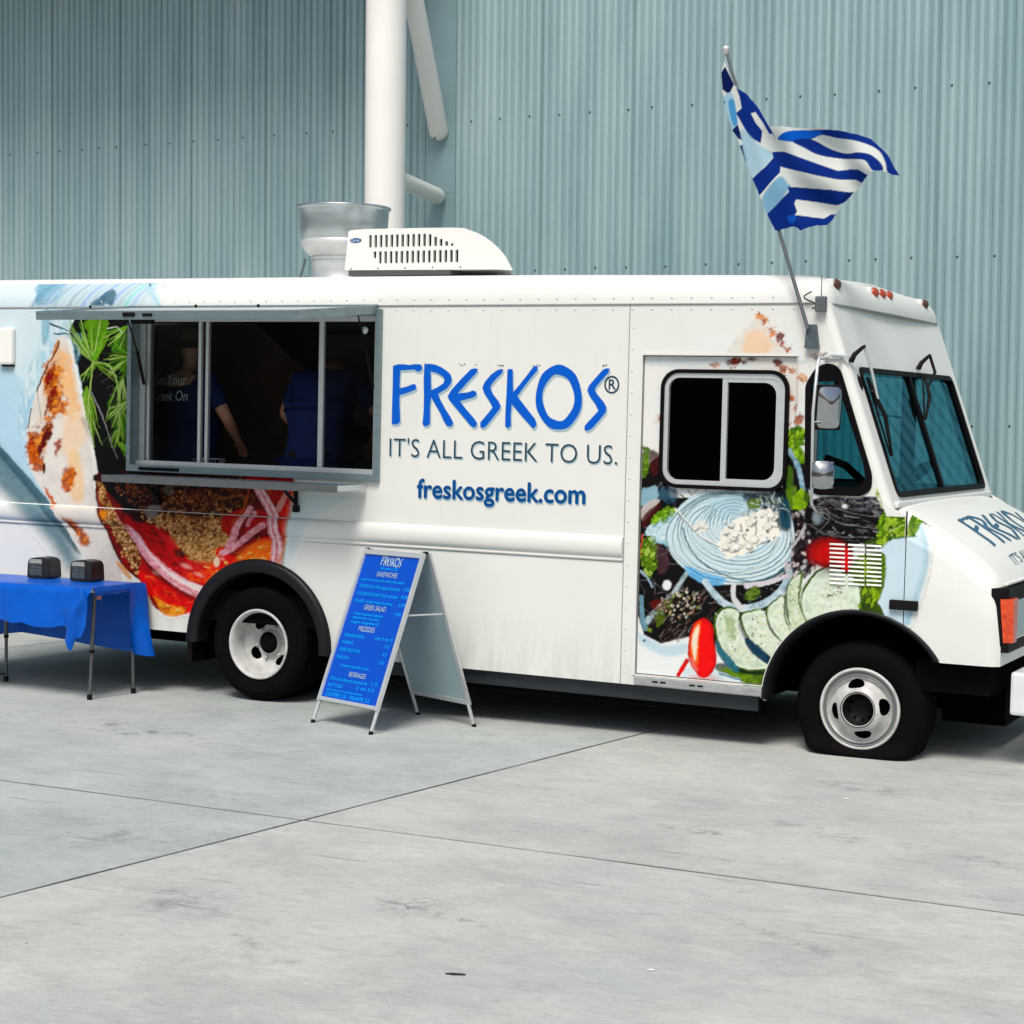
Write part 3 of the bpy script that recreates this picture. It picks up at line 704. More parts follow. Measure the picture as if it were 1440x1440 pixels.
# hood-side seam + latch strap
b = B(); b.box((4.243, -.001, .80), (4.249, .01, 1.43)); part(b, 'hood_seam', black)
p = T2(1252, 851); q = T2(1292, 853)
b = B(); b.box((p[0], -.03, .895), (q[0], -.004, .948), bev=.006); part(b, 'rubber_strap', black)

# ---- hood / fenders / nose
def zsh(x):          # shoulder height
    return float(np.interp(x, (4.10, 4.16, 4.25, 4.4, 4.6, 4.70, 4.745, 4.775), (1.455, 1.445, 1.412, 1.34, 1.215, 1.13, 1.075, 1.02)))
def zbot(x): return .335+math.sqrt(max(0, (RA-.01)**2-(x-3.995)**2)) if x < 4.44 else .622
stat = [4.10, 4.16, 4.205, 4.25, 4.30, 4.34, 4.38, 4.42, 4.455, 4.50, 4.58, 4.65, 4.70, 4.73, 4.75, 4.765]
def section(x):
    ins = float(np.interp(x, (4.10, 4.25, 4.68, 4.73, 4.765), (.0, .0, .006, .016, .045)))
    zb = max(zbot(x), .622) if x > 4.251 else .885
    zs_ = zsh(x); ins += .035 if x < 4.24 else 0
    pts = [(ins, zb), (ins, zb+.4*(zs_-zb)), (ins+.002, zs_-.14)]
    for i in range(1, 7): a = PI/2*i/6; pts.append((ins+.13*(1-math.cos(a))+.01, zs_-.13+.13*math.sin(a)))
    dome = .02+.03*min(1, max(0, (x-4.16)/.3))*(1 if x < 4.7 else .6)
    pts += [(.35, zs_+dome*.45), (.75, zs_+dome*.9), (W/2, zs_+dome)]
    return [(x, y, z) for y, z in pts]+[(x, W-y, z) for y, z in pts[-2::-1]]
secs = [section(x) for x in stat]; n = len(secs[0]); b = B()
b.add([p for s_ in secs for p in s_], [(r*n+i, r*n+i+1, (r+1)*n+i+1, (r+1)*n+i) for r in range(len(secs)-1) for i in range(n-1)], True)
# nose face
f0 = secs[-1]; b.add([(x+.006*(1.0-z)*0, y, z) for x, y, z in f0], [tuple(range(n))])
hood = part(b, 'hood', white)
b = B(); b.box((4.10, .09, 1.44), (4.175, W-.09, 1.476), bev=.012); part(b, 'cowl', white)
b = B(); b.box((4.76, .06, 1.055), (4.788, W-.06, 1.068), bev=.004); part(b, 'nose_trim', white)
# headlamps, grille, bumper
for s_ in (0, 1):
    Y = (lambda y: y) if not s_ else (lambda y: W-y)
    def bx(b, lo, hi, **k):
        y0, y1 = sorted((Y(lo[1]), Y(hi[1]))); b.box((lo[0], y0, lo[2]), (hi[0], y1, hi[2]), **k)
    cxn = lambda u: 4.762 if u < .0455 and u != .045 else 4.80
    b = B(); b.prism([(.018, 1.040), (.045, 1.045), (.075, .695), (.0452, .697)], [], lambda u, v, q: (cxn(u)-q, Y(u), v), .05)
    b.prism([(.0452, 1.045), (.62, 1.045), (.62, .695), (.0752, .695)], [], lambda u, v, q: (4.80-q, Y(u), v), .05)
    hl = part(b, 'headlamp', black)
    amber = M('amber_lens', (.85, .10, .008), .18, var=.55, scale=26, coat=.6, col2=(.55, .02, .003), bump=.3, bscale=120)
    b = B(); b.prism([(.020, .985), (.060, .987), (.085, .75), (.052, .75)], [], lambda u, v, q: ((4.782 if u < .055 else 4.822)-q, Y(u), v), .02)
    b.prism([(.0602, .987), (.165, .987), (.165, .75), (.0852, .75)], [], lambda u, v, q: (4.822-q, Y(u), v), .02); b.build('turn_signal', amber, hl)
    b = B(); bx(b, (4.80, .20, .76), (4.815, .55, .97), bev=.01); b.build('headlamp_lens', M('lamp_glass', (.55, .58, .6), .08, .6, var=.2, scale=30), hl)
b = B(); b.box((4.77, .66, .72), (4.79, W-.66, 1.02)); gr = part(b, 'grille', black)
for i in range(6):
    b = B(); b.box((4.79, .67, .74+i*.047), (4.80, W-.67, .755+i*.047)); b.build('grille_bar', steel, gr)
b = B(); b.box((4.80, .15, .352), (4.93, W-.15, .585), bev=.018); bp_ = part(b, 'bumper', M('bumper_white', (.74, .77, .77), .35, .1, var=.15, scale=7, coat=.4))
b = B(); b.box((4.931, .2, .50), (4.935, W-.2, .507)); b.build('bumper_groove', steel, bp_)

# ---- black arch trims
def arch_trim(cx, cz, r0, r1, a0, a1, name, ydep=.045, off=-.02):
    b = B(); n = 44; pr = [(r1, .012), (r1-.002, off*.5), (r1-.02, off), (r0+.01, off*.9), (r0, off*.2), (r0-.01, .09)]
    vs = []
    for i in range(n+1):
        a = a0+(a1-a0)*i/n
        for r, y in pr: vs.append((cx+r*math.cos(a), y, cz+r*math.sin(a)))
    m_ = len(pr); b.add(vs, [(i*m_+k, i*m_+k+1, (i+1)*m_+k+1, (i+1)*m_+k) for i in range(n) for k in range(m_-1)], True)
    return part(b, name, M('arch_rubber', (.006, .007, .009), .42, var=.3, scale=6, spec=.3))
arch_trim(.012, .365, .475, .565, -.04, PI+.02, 'wheel_arch_trim', off=-.035)
arch_trim(3.995, .335, .515, .545, .58, PI-.0, 'wheel_arch_trim', off=-.012)
# wheel wells
for cx, cz in ((.012, .365), (3.995, .335)):
    for yy0, yy1 in ((.03, .62), (W-.62, W-.03)):
        b = B(); n = 20; lo = .5 if cx > 2 else 0; th_ = [lo+(PI-lo)*i/n for i in range(n+1)]; vs = [(cx+.53*math.cos(t), y, cz+.53*math.sin(t)) for y in (yy0, yy1) for t in th_]
        b.add(vs, [(i, i+1, n+2+i, n+1+i) for i in range(n)], True)
        ye = yy1 if yy0 < 1 else yy0
        b.add([(cx+.53*math.cos(t), ye, cz+.53*math.sin(t)) for t in th_], [tuple(range(n+1))])
        part(b, 'wheel_well', dark)
# underbody: rails and axles, plus boxes added to keep light out
b = B(); b.box((CB+.05, .05, .50), (3.46, W-.05, .70)); b.box((CB+.1, .75, .28), (4.6, .85, .46)); b.box((CB+.1, W-.85, .28), (4.6, W-.75, .46))
b.box((.62, .06, .22), (3.43, .16, .352)); b.box((.6, .5, .24), (1.5, 1.8, .5)); b.box((1.9, .3, .2), (2.7, .72, .48)); b.box((-1.9, .6, .25), (-.62, 1.7, .48)); b.box((4.05, .65, .30), (4.62, 1.7, .9)); b.box((4.3, .1, .45), (4.70, W-.1, .62)); b.box((.65, 1.75, .13), (3.3, 2.25, .5)); b.box((-2.6, 1.8, .16), (-.6, 2.3, .5)); b.box((1.0, .9, .12), (2.9, 1.5, .45)); b.box((4.3, .7, .2), (4.66, 1.6, .5))  # low boxes added to block light coming through from the far side
b.tube([(0, .3, .37), (0, W-.3, .37)], .06, 12); b.tube([(4, .3, .36), (4, W-.3, .36)], .045, 12); b.lathe([(0, -.16), (.1, -.14), (.16, 0), (.1, .14), (0, .16)], Matrix.Translation((0, W/2, .37)), n=16)
part(b, 'chassis_and_light_blocks', dark)
b = B(); b.box((.60, .035, .255), (3.42, .075, .345), bev=.006); part(b, 'skirt_rail', M('skirt_blue_black', (.018, .026, .032), .5, var=.4, scale=5))
b = B(); b.box((-.60, .06, .20), (-.56, .55, .5)); part(b, 'mudflap', black)

# ---- wheels
def hole_loop(r, ang, rx, ry, n=12): return [(r*math.cos(ang)+rx*math.cos(t)*-math.sin(ang)+ry*math.sin(t)*math.cos(ang), r*math.sin(ang)+rx*math.cos(t)*math.cos(ang)+ry*math.sin(t)*math.sin(ang)) for t in [2*PI*i/n for i in range(n)]]
def dish(b, prof, nh, rh, rx, ry, r_in, r_out, ang0, Yf):
    """disc with hand holes; concentric rings so the dish bends; prof(r)->y"""
    rings = 34; seg = 260; vs = []; idx = {}
    for i in range(rings+1):
        r = r_in+(r_out-r_in)*i/rings
        for k in range(seg):
            t = 2*PI*k/seg; vs.append((r*math.cos(t), prof(r), r*math.sin(t)))
    fs = []
    for i in range(rings):
        for k in range(seg):
            rm = r_in+(r_out-r_in)*(i+.5)/rings; tm = 2*PI*(k+.5)/seg; hit = False
            for h in range(nh):
                a = ang0+2*PI*h/nh; da = (tm-a+PI) % (2*PI)-PI
                if (da*rm/rx)**2+((rm-rh)/ry)**2 < 1: hit = True
            if not hit: fs.append((i*seg+k, i*seg+(k+1) % seg, (i+1)*seg+(k+1) % seg, (i+1)*seg+k))
    b.add([Yf(*v) for v in vs], fs, True)
RX = Matrix.Rotation(PI/2, 4, 'X')     # lathe axis -> -Y (outward on the near side)
rimw = M('rim_white', (.60, .61, .59), .38, var=.5, scale=13, coat=.1, col2=(.36, .35, .33))
rimw2 = M('rim_white_worn', (.66, .67, .65), .45, var=.4, scale=18)
def make_wheel(x, y, zc, front, flip, flat=None, name='wheel'):
    wl = empty(name, (x, y, zc-.4), (0, 0, PI if flip else 0), truck)
    RT = .372 if not front else .378
    # tyre: outward side at negative y
    pr = [(.218, .10), (.222, .02), (.235, -.012), (.262, -.028), (.300, -.034), (.335, -.026), (.358, -.008), (.368, .012), (RT, .03)]
    tread = []
    for i, yy in enumerate(np.linspace(.035, .185, 16)):
        tread.append((RT-(0 if i % 4 else .010), float(yy)))
    pr2 = [(r, .22-y_) for r, y_ in pr[::-1]]
    prof = pr+tread+pr2
    b = B(); b.lathe([(r, -h) for r, h in prof], RX, n=96)
    if flat is not None:
        vs = []
        for v in b.v:
            X, Yv, Z = v; sg_ = .014; e_ = (Z-flat)/sg_
            Z2 = flat+sg_*(math.log1p(math.exp(e_)) if e_ < 30 else e_); tt = min(1, max(0, (flat+.10-Z)/.13)); tt = tt*tt*(3-2*tt)
            bl_ = math.sin(tt*PI*.72)
            Yv = Yv+(-.034*bl_ if Yv < .06 else .034*bl_); X *= 1+.055*tt; vs.append((X, Yv, max(Z2, flat)))
        b.v = vs
    t = b.build('tyre', tyrem, wl)
    # raised sidewall rings
    b = B()
    for rr_ in (.245, .315, .345):
        yy = float(np.interp(rr_, (.235, .262, .300, .335, .358), (-.012, -.028, -.034, -.026, -.008)))
        pts = [(rr_*math.cos(2*PI*i/72), yy-.001, rr_*math.sin(2*PI*i/72)) for i in range(73)]
        if flat is None or rr_ < .25: b.tube(pts, .0028, 5, caps=False)
    b.build('sidewall_ring', tyrem, wl)
    idy = lambda X, Y_, Z: (X, Y_, Z)
    if front:
        b = B(); b.lathe([(.226, .004), (.230, .014), (.224, .022), (.214, .020), (.208, .004), (.200, -.012), (.188, -.020), (.180, -.018)], RX, n=72)
        dish(b, lambda r: float(np.interp(r, (.085, .10, .125, .15, .17, .183), (-.045, -.050, -.034, -.006, .012, .018))), 4, .143, .048, .024, .09, .184, .17, idy)
        b.build('rim', rimw, wl)
        b = B(); b.lathe([(.207, .0215), (.198, .012), (.190, .0205)], RX, n=72); b.build('rim_groove', M('groove_grey', (.12, .13, .13), .5), wl)
        b = B(); b.lathe([(0, -.02), (.05, -.02), (.075, -.005), (.092, .045), (.099, .053), (.101, .044)], RX, n=40)
        b.build('hub', black, wl)
        for i in range(8):
            a = 2*PI*i/8+.2; b = B(); b.lathe([(0, .044), (.008, .044), (.009, .026)], Matrix.Translation((.060*math.cos(a), .046, .060*math.sin(a))) @ RX, n=6); b.build('lug_nut', blackgloss, wl)
        b = B(); b.lathe([(.185, -.06), (.0, -.06)], RX, n=40); b.build('brake_drum', dark, wl)
    else:
        b = B(); b.lathe([(.224, .004), (.230, .016), (.226, .024), (.214, .022), (.205, .002), (.200, -.02), (.197, -.06), (.194, -.105)], RX, n=72)
        dish(b, lambda r: float(np.interp(r, (.07, .085, .11, .135, .165, .195), (.10, .135, .140, .130, .112, .102))), 4, .140, .045, .027, .07, .196, .62, idy)
        b.build('rim', rimw, wl)
        b = B(); b.lathe([(.088, -.035), (.080, -.02), (.062, -.018), (.055, .012), (.0, .014)], Matrix.Translation((0, .105, 0)) @ RX, n=30); b.build('hub', M('hub_shade_black', (.005, .0035, .003), .8, var=.4, scale=20, spec=.1), wl)  # black also stands in for shade deep in the hub opening
        for i in range(6):
            a = 2*PI*i/6+.2; b = B(); b.lathe([(0, .024), (.010, .024), (.011, 0)], Matrix.Translation((.104*math.cos(a), .135, .104*math.sin(a))) @ RX, n=6); b.build('lug_nut', rimw2, wl)
        b = B(); b.lathe([(.195, -.17), (.0, -.17)], RX, n=40); b.build('brake_drum', dark, wl)
    return wl
make_wheel(.0, .035, .372, False, False); make_wheel(.0, .31, .372, False, False)
make_wheel(.0, W-.035, .372, False, True)
gnd = .052; fz = .318
w_ = make_wheel(3.995, .10, fz, True, False, flat=gnd+.001-fz); tag(w_, 'front wheel with a flat squashed tyre')
make_wheel(3.995, W-.10, .052+.378, True, True)

# ---- wrap printing
def paint_left(P):
    # pale blue plate/paper background
    P.poly([(-200, 350), (60, 350), (215, 396), (228, 428), (120, 450), (110, 700), (75, 735), (40, 672), (0, 628), (-60, 560), (-200, 400)], (208, 229, 236), 4, smooth=False)
    P.poly([(-200, 350), (40, 350), (55, 470), (20, 560), (60, 690), (-200, 500)], (222, 236, 240), 30, .8)
    P.poly([(-100, 500), (0, 540), (30, 600), (62, 690), (30, 660), (0, 625), (-100, 520)], (150, 200, 232), 18, .85)
    P.poly([(60, 640), (105, 740), (100, 742), (50, 680)], (176, 212, 228), 8, .8)
    # soft printed drop shadow of the pita paper
    P.poly([(-60, 565), (0, 628), (40, 672), (74, 722), (98, 752), (112, 790), (118, 815), (96, 800), (72, 765), (40, 730), (0, 690), (-60, 640)], (52, 104, 118), 26, .85, smooth=False)
    P.poly([(-60, 552), (0, 618), (40, 663), (75, 712), (102, 748), (114, 780), (106, 775), (66, 722), (34, 682), (-2, 640), (-60, 580)], (30, 78, 92), 6, .8, smooth=False)
    P.poly([(-60, 480), (0, 606), (0, 626), (40, 670), (75, 712), (110, 760), (140, 700), (60, 560), (-40, 470)], (190, 219, 232), 3, .9, smooth=False)
    # blue streaks up on the cove
    P.poly([(48, 398), (75, 394), (100, 396), (92, 410), (70, 428), (52, 425)], (112, 165, 190), 5, .85, warp=3, ws=9)
    P.poly([(96, 396), (140, 394), (200, 396), (222, 428), (190, 432), (90, 430)], (214, 228, 232), 5, .9)
    for i in range(16):
        x = 50+i*10; P.line([(x+26, 395), (x+8, 412), (x-4, 431)], 4, (120+(i*37) % 80, 165+(i*23) % 50, 190+(i*17) % 40), 7, soft=3, alpha=.6)
    P.poly([(128, 429), (150, 409), (160, 410), (158, 428)], (52, 100, 120), 4, .85, warp=2)
    P.line([(138, 428), (160, 409)], 2, (70, 90, 100), 1, alpha=.8); P.line([(200, 393), (212, 412), (224, 429)], 9, (185, 214, 226), 5, soft=3, alpha=.9); P.line([(202, 394), (208, 402)], 2, (90, 110, 115))
    # crumpled paper
    P.poly([(70, 440), (112, 444), (104, 466), (98, 480), (60, 520), (42, 570), (36, 620), (25, 600), (28, 560), (44, 510), (64, 470)], (226, 236, 238), 4, .95, col2=(170, 206, 222), ts=9, stretch=(2.4, .7))
    for i in range(12): P.line([(112-i*5, 446), (80-i*3, 500), (40+i, 570), (32+i, 605)], 1.5, (150+i*6, 195+i*4, 215+i*2), 2.5, soft=1.5, alpha=.45)
    P.poly([(60, 440), (72, 440), (66, 480), (60, 482)], (120, 168, 188), 4, .7)
    P.line([(71, 455), (98, 466)], 3, (35, 60, 72), 1.5); P.line([(77, 469), (104, 470)], 2.5, (35, 60, 72), 1.2)
    # dark background with dill
    P.poly([(108, 440), (186, 440), (184, 640), (190, 700), (160, 700), (138, 664), (130, 620), (118, 556), (104, 490), (98, 466)], (24, 6, 9), 2, smooth=False)
    P.poly([(104, 470), (118, 474), (112, 505), (106, 510)], (60, 100, 118), 3, .9); P.line([(117, 476), (107, 508)], 2, (150, 170, 175), 1)
    rd = random.Random(3)
    # the dill: fans of thin leaflets
    greens = [(106, 150, 40), (80, 128, 24), (140, 172, 84), (96, 160, 20), (58, 86, 20), (158, 186, 110)]
    def fan(x, y, ang, spread, L, n, wd=2.6, g=greens):
        for i in range(n):
            a = ang+spread*(i/(n-1)-.5)+rd.uniform(-.08, .08); l = L*rd.uniform(.6, 1.05); bx_ = x+l*.5*math.cos(a)+rd.uniform(-3, 3); by_ = y+l*.5*math.sin(a)+rd.uniform(-2, 2)
            P.line([(x, y), (bx_, by_), (x+l*math.cos(a), y+l*math.sin(a))], wd*rd.uniform(.7, 1.2), rd.choice(g), .8, soft=.9, alpha=.95)
    P.poly([(120, 452), (152, 444), (150, 470), (140, 500), (130, 520), (126, 490)], (92, 136, 26), 4, .9, warp=3, ws=6)
    P.poly([(158, 480), (184, 470), (184, 540), (170, 520)], (70, 108, 24), 5, .9, warp=4, ws=7)
    P.poly([(112, 560), (128, 560), (134, 610), (122, 600)], (76, 110, 36), 4, .85, warp=3, ws=6)
    P.poly([(158, 580), (182, 590), (182, 632), (164, 610)], (64, 100, 22), 5, .8, warp=4, ws=6)
    fan(131, 508, -1.65, 1.3, 66, 16, 3.2); fan(131, 508, -2.2, .5, 50, 8, 3); fan(131, 512, 2.2, .5, 30, 6); fan(133, 510, .5, .6, 46, 8, 2.4)
    fan(122, 545, 1.65, .8, 62, 16, 2.8); fan(124, 560, 1.5, .5, 70, 10, 2.4); fan(178, 460, 2.4, 1.0, 45, 12, 3); fan(184, 500, 3.0, 1.6, 42, 16, 3.2)
    fan(172, 530, 1.7, .7, 60, 12, 2.8); fan(168, 560, 1.45, .6, 62, 12, 2.8); fan(184, 560, 2.4, 1.0, 46, 12, 2.6); fan(168, 600, 1.9, .9, 34, 10, 2.6); fan(166, 622, .8, .8, 30, 8, 2.4)
    P.line([(134, 510), (150, 512), (160, 524), (166, 548), (168, 600), (163, 622)], 2.4, (150, 175, 105), 1.6); P.line([(131, 508), (128, 540), (124, 580), (133, 628)], 2.4, (150, 175, 100), 1.4)
    P.line([(128, 550), (146, 590), (156, 622), (166, 645)], 2, (128, 130, 128), 1); P.line([(152, 462), (164, 460), (172, 468)], 2, (190, 205, 190), 1)
    for i in range(6): P.line([(140+i*5, 528+i*9), (150+i*4, 520+i*11), (160, 522+i*14)], 1.2, (92, 92, 88), .8, alpha=.7)
    # pita flap
    pita = [(81, 476), (92, 474), (100, 486), (106, 515), (113, 548), (121, 590), (131, 640), (137, 668), (135, 690), (142, 725), (156, 764), (172, 815), (150, 815), (128, 792), (108, 768), (84, 728), (60, 690), (44, 662), (38, 640), (39, 604), (46, 570), (52, 548), (60, 522), (72, 498)]
    P.poly(pita, (233, 228, 219), 1.8, col2=(222, 216, 208), ts=24)
    P.poly([(88, 490), (104, 520), (112, 570), (104, 590), (84, 580), (66, 560), (62, 535), (76, 510)], (240, 188, 132), 12, .9, warp=4, ws=14)
    P.poly([(96, 570), (114, 580), (122, 610), (104, 640), (86, 630)], (238, 206, 170), 12, .7); P.poly([(96, 640), (112, 640), (118, 700), (100, 700)], (238, 200, 150), 10, .8)
    P.ell(88, 567, 9, 11, (238, 230, 218), soft=6, alpha=.95)
    P.specks(pita, 260, (.6, 2.2), [(214, 204, 190), (244, 240, 232), (236, 214, 186), (206, 196, 184)], 41, soft=1.6, alpha=.55)
    P.poly([(78, 500), (84, 500), (70, 600), (60, 650), (50, 640), (58, 560)], (206, 186, 160), 9, .35)
    P.line([(96, 480), (106, 516), (118, 575), (130, 636), (134, 690)], 2.4, (250, 248, 240), 2, soft=2, alpha=.7); P.line([(134, 694), (142, 728), (158, 768), (170, 806)], 3, (196, 186, 172), 3, soft=3, alpha=.6)
    ch = dict(col2=(150, 58, 6), ts=4, contrast=3.)
    P.poly([(80, 480), (85, 478), (84, 490), (76, 502), (70, 512), (74, 496)], (190, 120, 60), 3, .9, warp=1.5)
    P.poly([(60, 520), (76, 505), (86, 520), (86, 545), (96, 575), (84, 585), (72, 600), (60, 640), (42, 650), (40, 610), (62, 600), (70, 566), (66, 548)], (226, 134, 48), 9, .92, warp=5, ws=8, **ch)
    P.poly([(64, 528), (74, 520), (74, 532), (66, 540)], (128, 30, 6), 3, .95, warp=2, ws=4); P.poly([(72, 546), (80, 544), (78, 556), (68, 576), (62, 586), (66, 566)], (120, 24, 4), 3, .9, warp=2, ws=4)
    P.poly([(62, 604), (72, 598), (72, 612), (60, 634), (52, 650), (48, 642), (58, 622)], (86, 8, 4), 3, .95, warp=2, ws=5); P.poly([(42, 604), (56, 640), (64, 655), (60, 664), (46, 660), (40, 640)], (196, 92, 18), 5, .9, warp=3, ws=5, **ch)
    P.poly([(60, 655), (64, 652), (64, 664), (61, 666)], (70, 10, 5), 2, .9); P.poly([(78, 622), (88, 618), (84, 634), (79, 642)], (150, 60, 14), 4, .9, warp=2, ws=4)
    P.poly([(88, 664), (104, 658), (106, 672), (98, 690), (88, 688)], (206, 98, 22), 4, .92, warp=2, ws=5, **ch); P.poly([(62, 686), (68, 690), (80, 710), (74, 712)], (186, 84, 20), 3, .9, warp=2, ws=4)
    P.poly([(91, 727), (106, 733), (122, 752), (128, 764), (116, 768), (104, 744)], (214, 112, 28), 6, .92, warp=2, ws=5, **ch); P.poly([(92, 730), (102, 736), (110, 750), (102, 744)], (110, 40, 16), 3, .9)
    P.specks([(60, 520), (86, 520), (92, 575), (72, 600), (60, 660), (42, 655), (44, 606), (66, 570)], 90, (.7, 2.2), [(96, 26, 4), (150, 60, 10), (246, 160, 80), (60, 8, 2)], 43, soft=1.4, alpha=.7)
    P.specks([(88, 660), (104, 660), (104, 686), (90, 686)], 24, (.7, 2), [(120, 40, 6), (240, 150, 70)], 44, soft=1.2)
    P.line([(84, 480), (80, 492), (68, 512), (60, 530), (52, 550)], 1.6, (70, 40, 34), 2.4, alpha=.9); P.line([(52, 550), (54, 560), (58, 590)], 1.6, (150, 150, 146), 1, alpha=.8); P.line([(44, 575), (40, 600)], 2, (80, 60, 56), alpha=.8)
    P.line([(104, 482), (110, 488), (112, 500)], 1.5, (180, 186, 184), 1)
    P.poly([(114, 590), (122, 590), (130, 625), (124, 612)], (150, 150, 140), 3, .5)
    # gyro filling
    fill = [(138, 664), (190, 668), (300, 668), (413, 668), (412, 700), (407, 745), (398, 780), (386, 806), (360, 830), (300, 850), (272, 858), (248, 866), (226, 860), (212, 842), (196, 816), (176, 800), (156, 764), (142, 724), (135, 690)]
    P.poly(fill, (150, 22, 10), 2, smooth=False, col2=(86, 6, 4), ts=18)
    P.poly([(182, 722), (260, 728), (280, 790), (300, 812), (284, 845), (238, 812), (198, 770)], (160, 14, 8), 5, .9, col2=(196, 22, 10), ts=12)
    P.poly([(190, 790), (225, 815), (272, 840), (290, 846), (270, 862), (232, 862), (206, 835)], (200, 10, 6), 6, .95, col2=(226, 40, 20), ts=10)
    P.poly([(216, 838), (236, 850), (262, 856), (248, 868), (228, 862)], (208, 120, 30), 5, .9, col2=(236, 170, 80), ts=6); P.poly([(212, 836), (220, 846), (224, 858), (214, 850)], (120, 20, 12), 3, .9)
    # dark shaved meat
    P.poly([(140, 664), (330, 664), (360, 690), (344, 730), (300, 745), (240, 740), (200, 735), (180, 722), (160, 700)], (66, 32, 20), 3, col2=(30, 8, 8), ts=7, contrast=2.2)
    P.poly([(142, 664), (178, 668), (186, 700), (182, 720), (168, 706)], (26, 6, 8), 6, .9)
    P.poly([(240, 700), (350, 690), (340, 742), (280, 748), (228, 735)], (128, 72, 44), 8, .85, col2=(62, 26, 16), ts=5, contrast=2.6, warp=3)
    P.poly([(214, 730), (250, 722), (330, 735), (318, 760), (306, 792), (290, 798), (268, 784), (250, 768), (240, 748)], (206, 158, 104), 5, .96, col2=(120, 66, 34), ts=3.2, contrast=2.4, warp=2)
    P.poly([(240, 750), (318, 752), (300, 795), (270, 782)], (216, 172, 116), 6, .8, col2=(176, 124, 76), ts=3, contrast=2.4)
    P.specks([(160, 680), (340, 680), (330, 740), (290, 780), (230, 735)], 420, (.8, 2.4), [(196, 140, 90), (92, 48, 28), (34, 10, 8), (150, 96, 58), (220, 174, 126)], 5, alpha=.75)
    P.crumbs([(240, 742), (318, 748), (308, 790), (290, 796), (262, 782)], 330, (1.2, 2.6), [(206, 158, 104), (190, 138, 84), (222, 178, 124), (160, 108, 64)], 21, dark=(84, 44, 20))
    P.crumbs([(200, 722), (250, 716), (340, 718), (340, 742), (290, 752), (236, 746)], 300, (1.2, 3.0), [(150, 92, 56), (186, 134, 88), (110, 58, 34), (206, 156, 108)], 22, dark=(26, 6, 4))
    P.crumbs([(170, 676), (350, 672), (352, 715), (240, 722), (190, 712)], 330, (1.4, 4.0), [(72, 36, 22), (98, 54, 34), (48, 20, 14), (120, 72, 48), (60, 46, 40)], 23, dark=(12, 2, 3), hi=(150, 112, 84))
    P.fibres([(150, 690), (330, 676), (345, 735), (210, 738)], 60, 24, [(140, 88, 56), (30, 8, 6), (96, 56, 36)], .35, (8, 22), 1.6)
    P.poly([(206, 714), (224, 710), (224, 726), (212, 728)], (128, 122, 118), 5, .8, warp=3, ws=4); P.poly([(236, 676), (246, 680), (240, 696), (230, 690)], (96, 90, 88), 4, .7, warp=2, ws=4); P.poly([(246, 772), (260, 776), (258, 784), (248, 782)], (52, 50, 42), 3, .8)
    # red and pink tomato parts
    P.poly([(226, 750), (240, 754), (246, 768), (232, 764)], (200, 60, 62), 4, .85); P.poly([(236, 788), (290, 790), (300, 800), (270, 812), (250, 806)], (206, 62, 62), 5, .85, col2=(176, 30, 30), ts=7)
    P.poly([(310, 780), (340, 768), (362, 758), (390, 756), (380, 790), (340, 792), (300, 815), (288, 806)], (236, 84, 40), 5, .95, col2=(216, 30, 12), ts=9); P.poly([(346, 768), (380, 760), (378, 788), (344, 790), (330, 782)], (246, 120, 46), 6, .85)
    P.poly([(304, 772), (330, 770), (330, 786), (312, 800), (306, 790)], (222, 14, 8), 4, .9); P.poly([(262, 808), (290, 802), (320, 798), (300, 818), (276, 818)], (236, 110, 70), 5, .8, col2=(216, 40, 20), ts=5)
    P.poly([(345, 672), (412, 672), (410, 720), (404, 756), (392, 770), (386, 740), (380, 716), (360, 690)], (188, 20, 12), 4, .95, col2=(140, 14, 8), ts=10); P.poly([(392, 722), (408, 712), (400, 770), (392, 792), (388, 750)], (222, 50, 16), 4, .9)
    P.poly([(316, 728), (340, 716), (374, 720), (380, 745), (350, 752), (320, 752)], (172, 20, 14), 4, .9)
    P.fibres([(300, 775), (392, 750), (384, 796), (300, 815)], 60, 31, [(255, 160, 90), (206, 30, 8), (240, 100, 40), (255, 196, 120)], -.5, (5, 14), 1.8, .8)
    P.fibres([(195, 775), (240, 815), (285, 842), (262, 860), (220, 845)], 70, 32, [(226, 60, 40), (120, 6, 4), (240, 110, 80), (170, 10, 8)], .6, (6, 18), 1.8, .7)
    P.fibres([(365, 690), (408, 690), (402, 760), (388, 770), (380, 720)], 46, 33, [(226, 70, 44), (110, 6, 6), (236, 120, 70)], 1.3, (6, 18), 1.8, .5)
    P.fibres([(190, 735), (240, 745), (270, 800), (240, 812), (205, 780)], 44, 34, [(90, 4, 6), (190, 30, 24), (60, 2, 4)], .7, (8, 20), 2.4, .6)
    for x, y in ((352, 778), (366, 770), (372, 786), (338, 784), (236, 852), (250, 858), (318, 792)): P.ell(x, y, 3.2, 2, (255, 214, 130), .5, soft=1.2, alpha=.85); P.ell(x+1, y+1.6, 3.2, 1.2, (150, 30, 10), .5, soft=1.2, alpha=.6)
    for x, y, a_, b_ in ((262, 796, 7, 2.5), (220, 806, 5, 2), (396, 712, 2.5, 6), (312, 786, 4, 2), (280, 808, 6, 2)): P.ell(x, y, a_, b_, (250, 190, 180), .4, soft=3, alpha=.6)
    # onion strips
    on = dict(soft=2, col2=(206, 132, 140), ts=4, contrast=2.)
    for q_ in ([(362, 684), (378, 706), (388, 726), (392, 748), (394, 772), (390, 800)], [(182, 748), (192, 762), (208, 786), (228, 808), (252, 826), (282, 843)], [(356, 718), (344, 738), (326, 772)], [(378, 742), (354, 757), (332, 775)]): P.line(q_, 13, (70, 8, 8), 16, soft=5, alpha=.6)
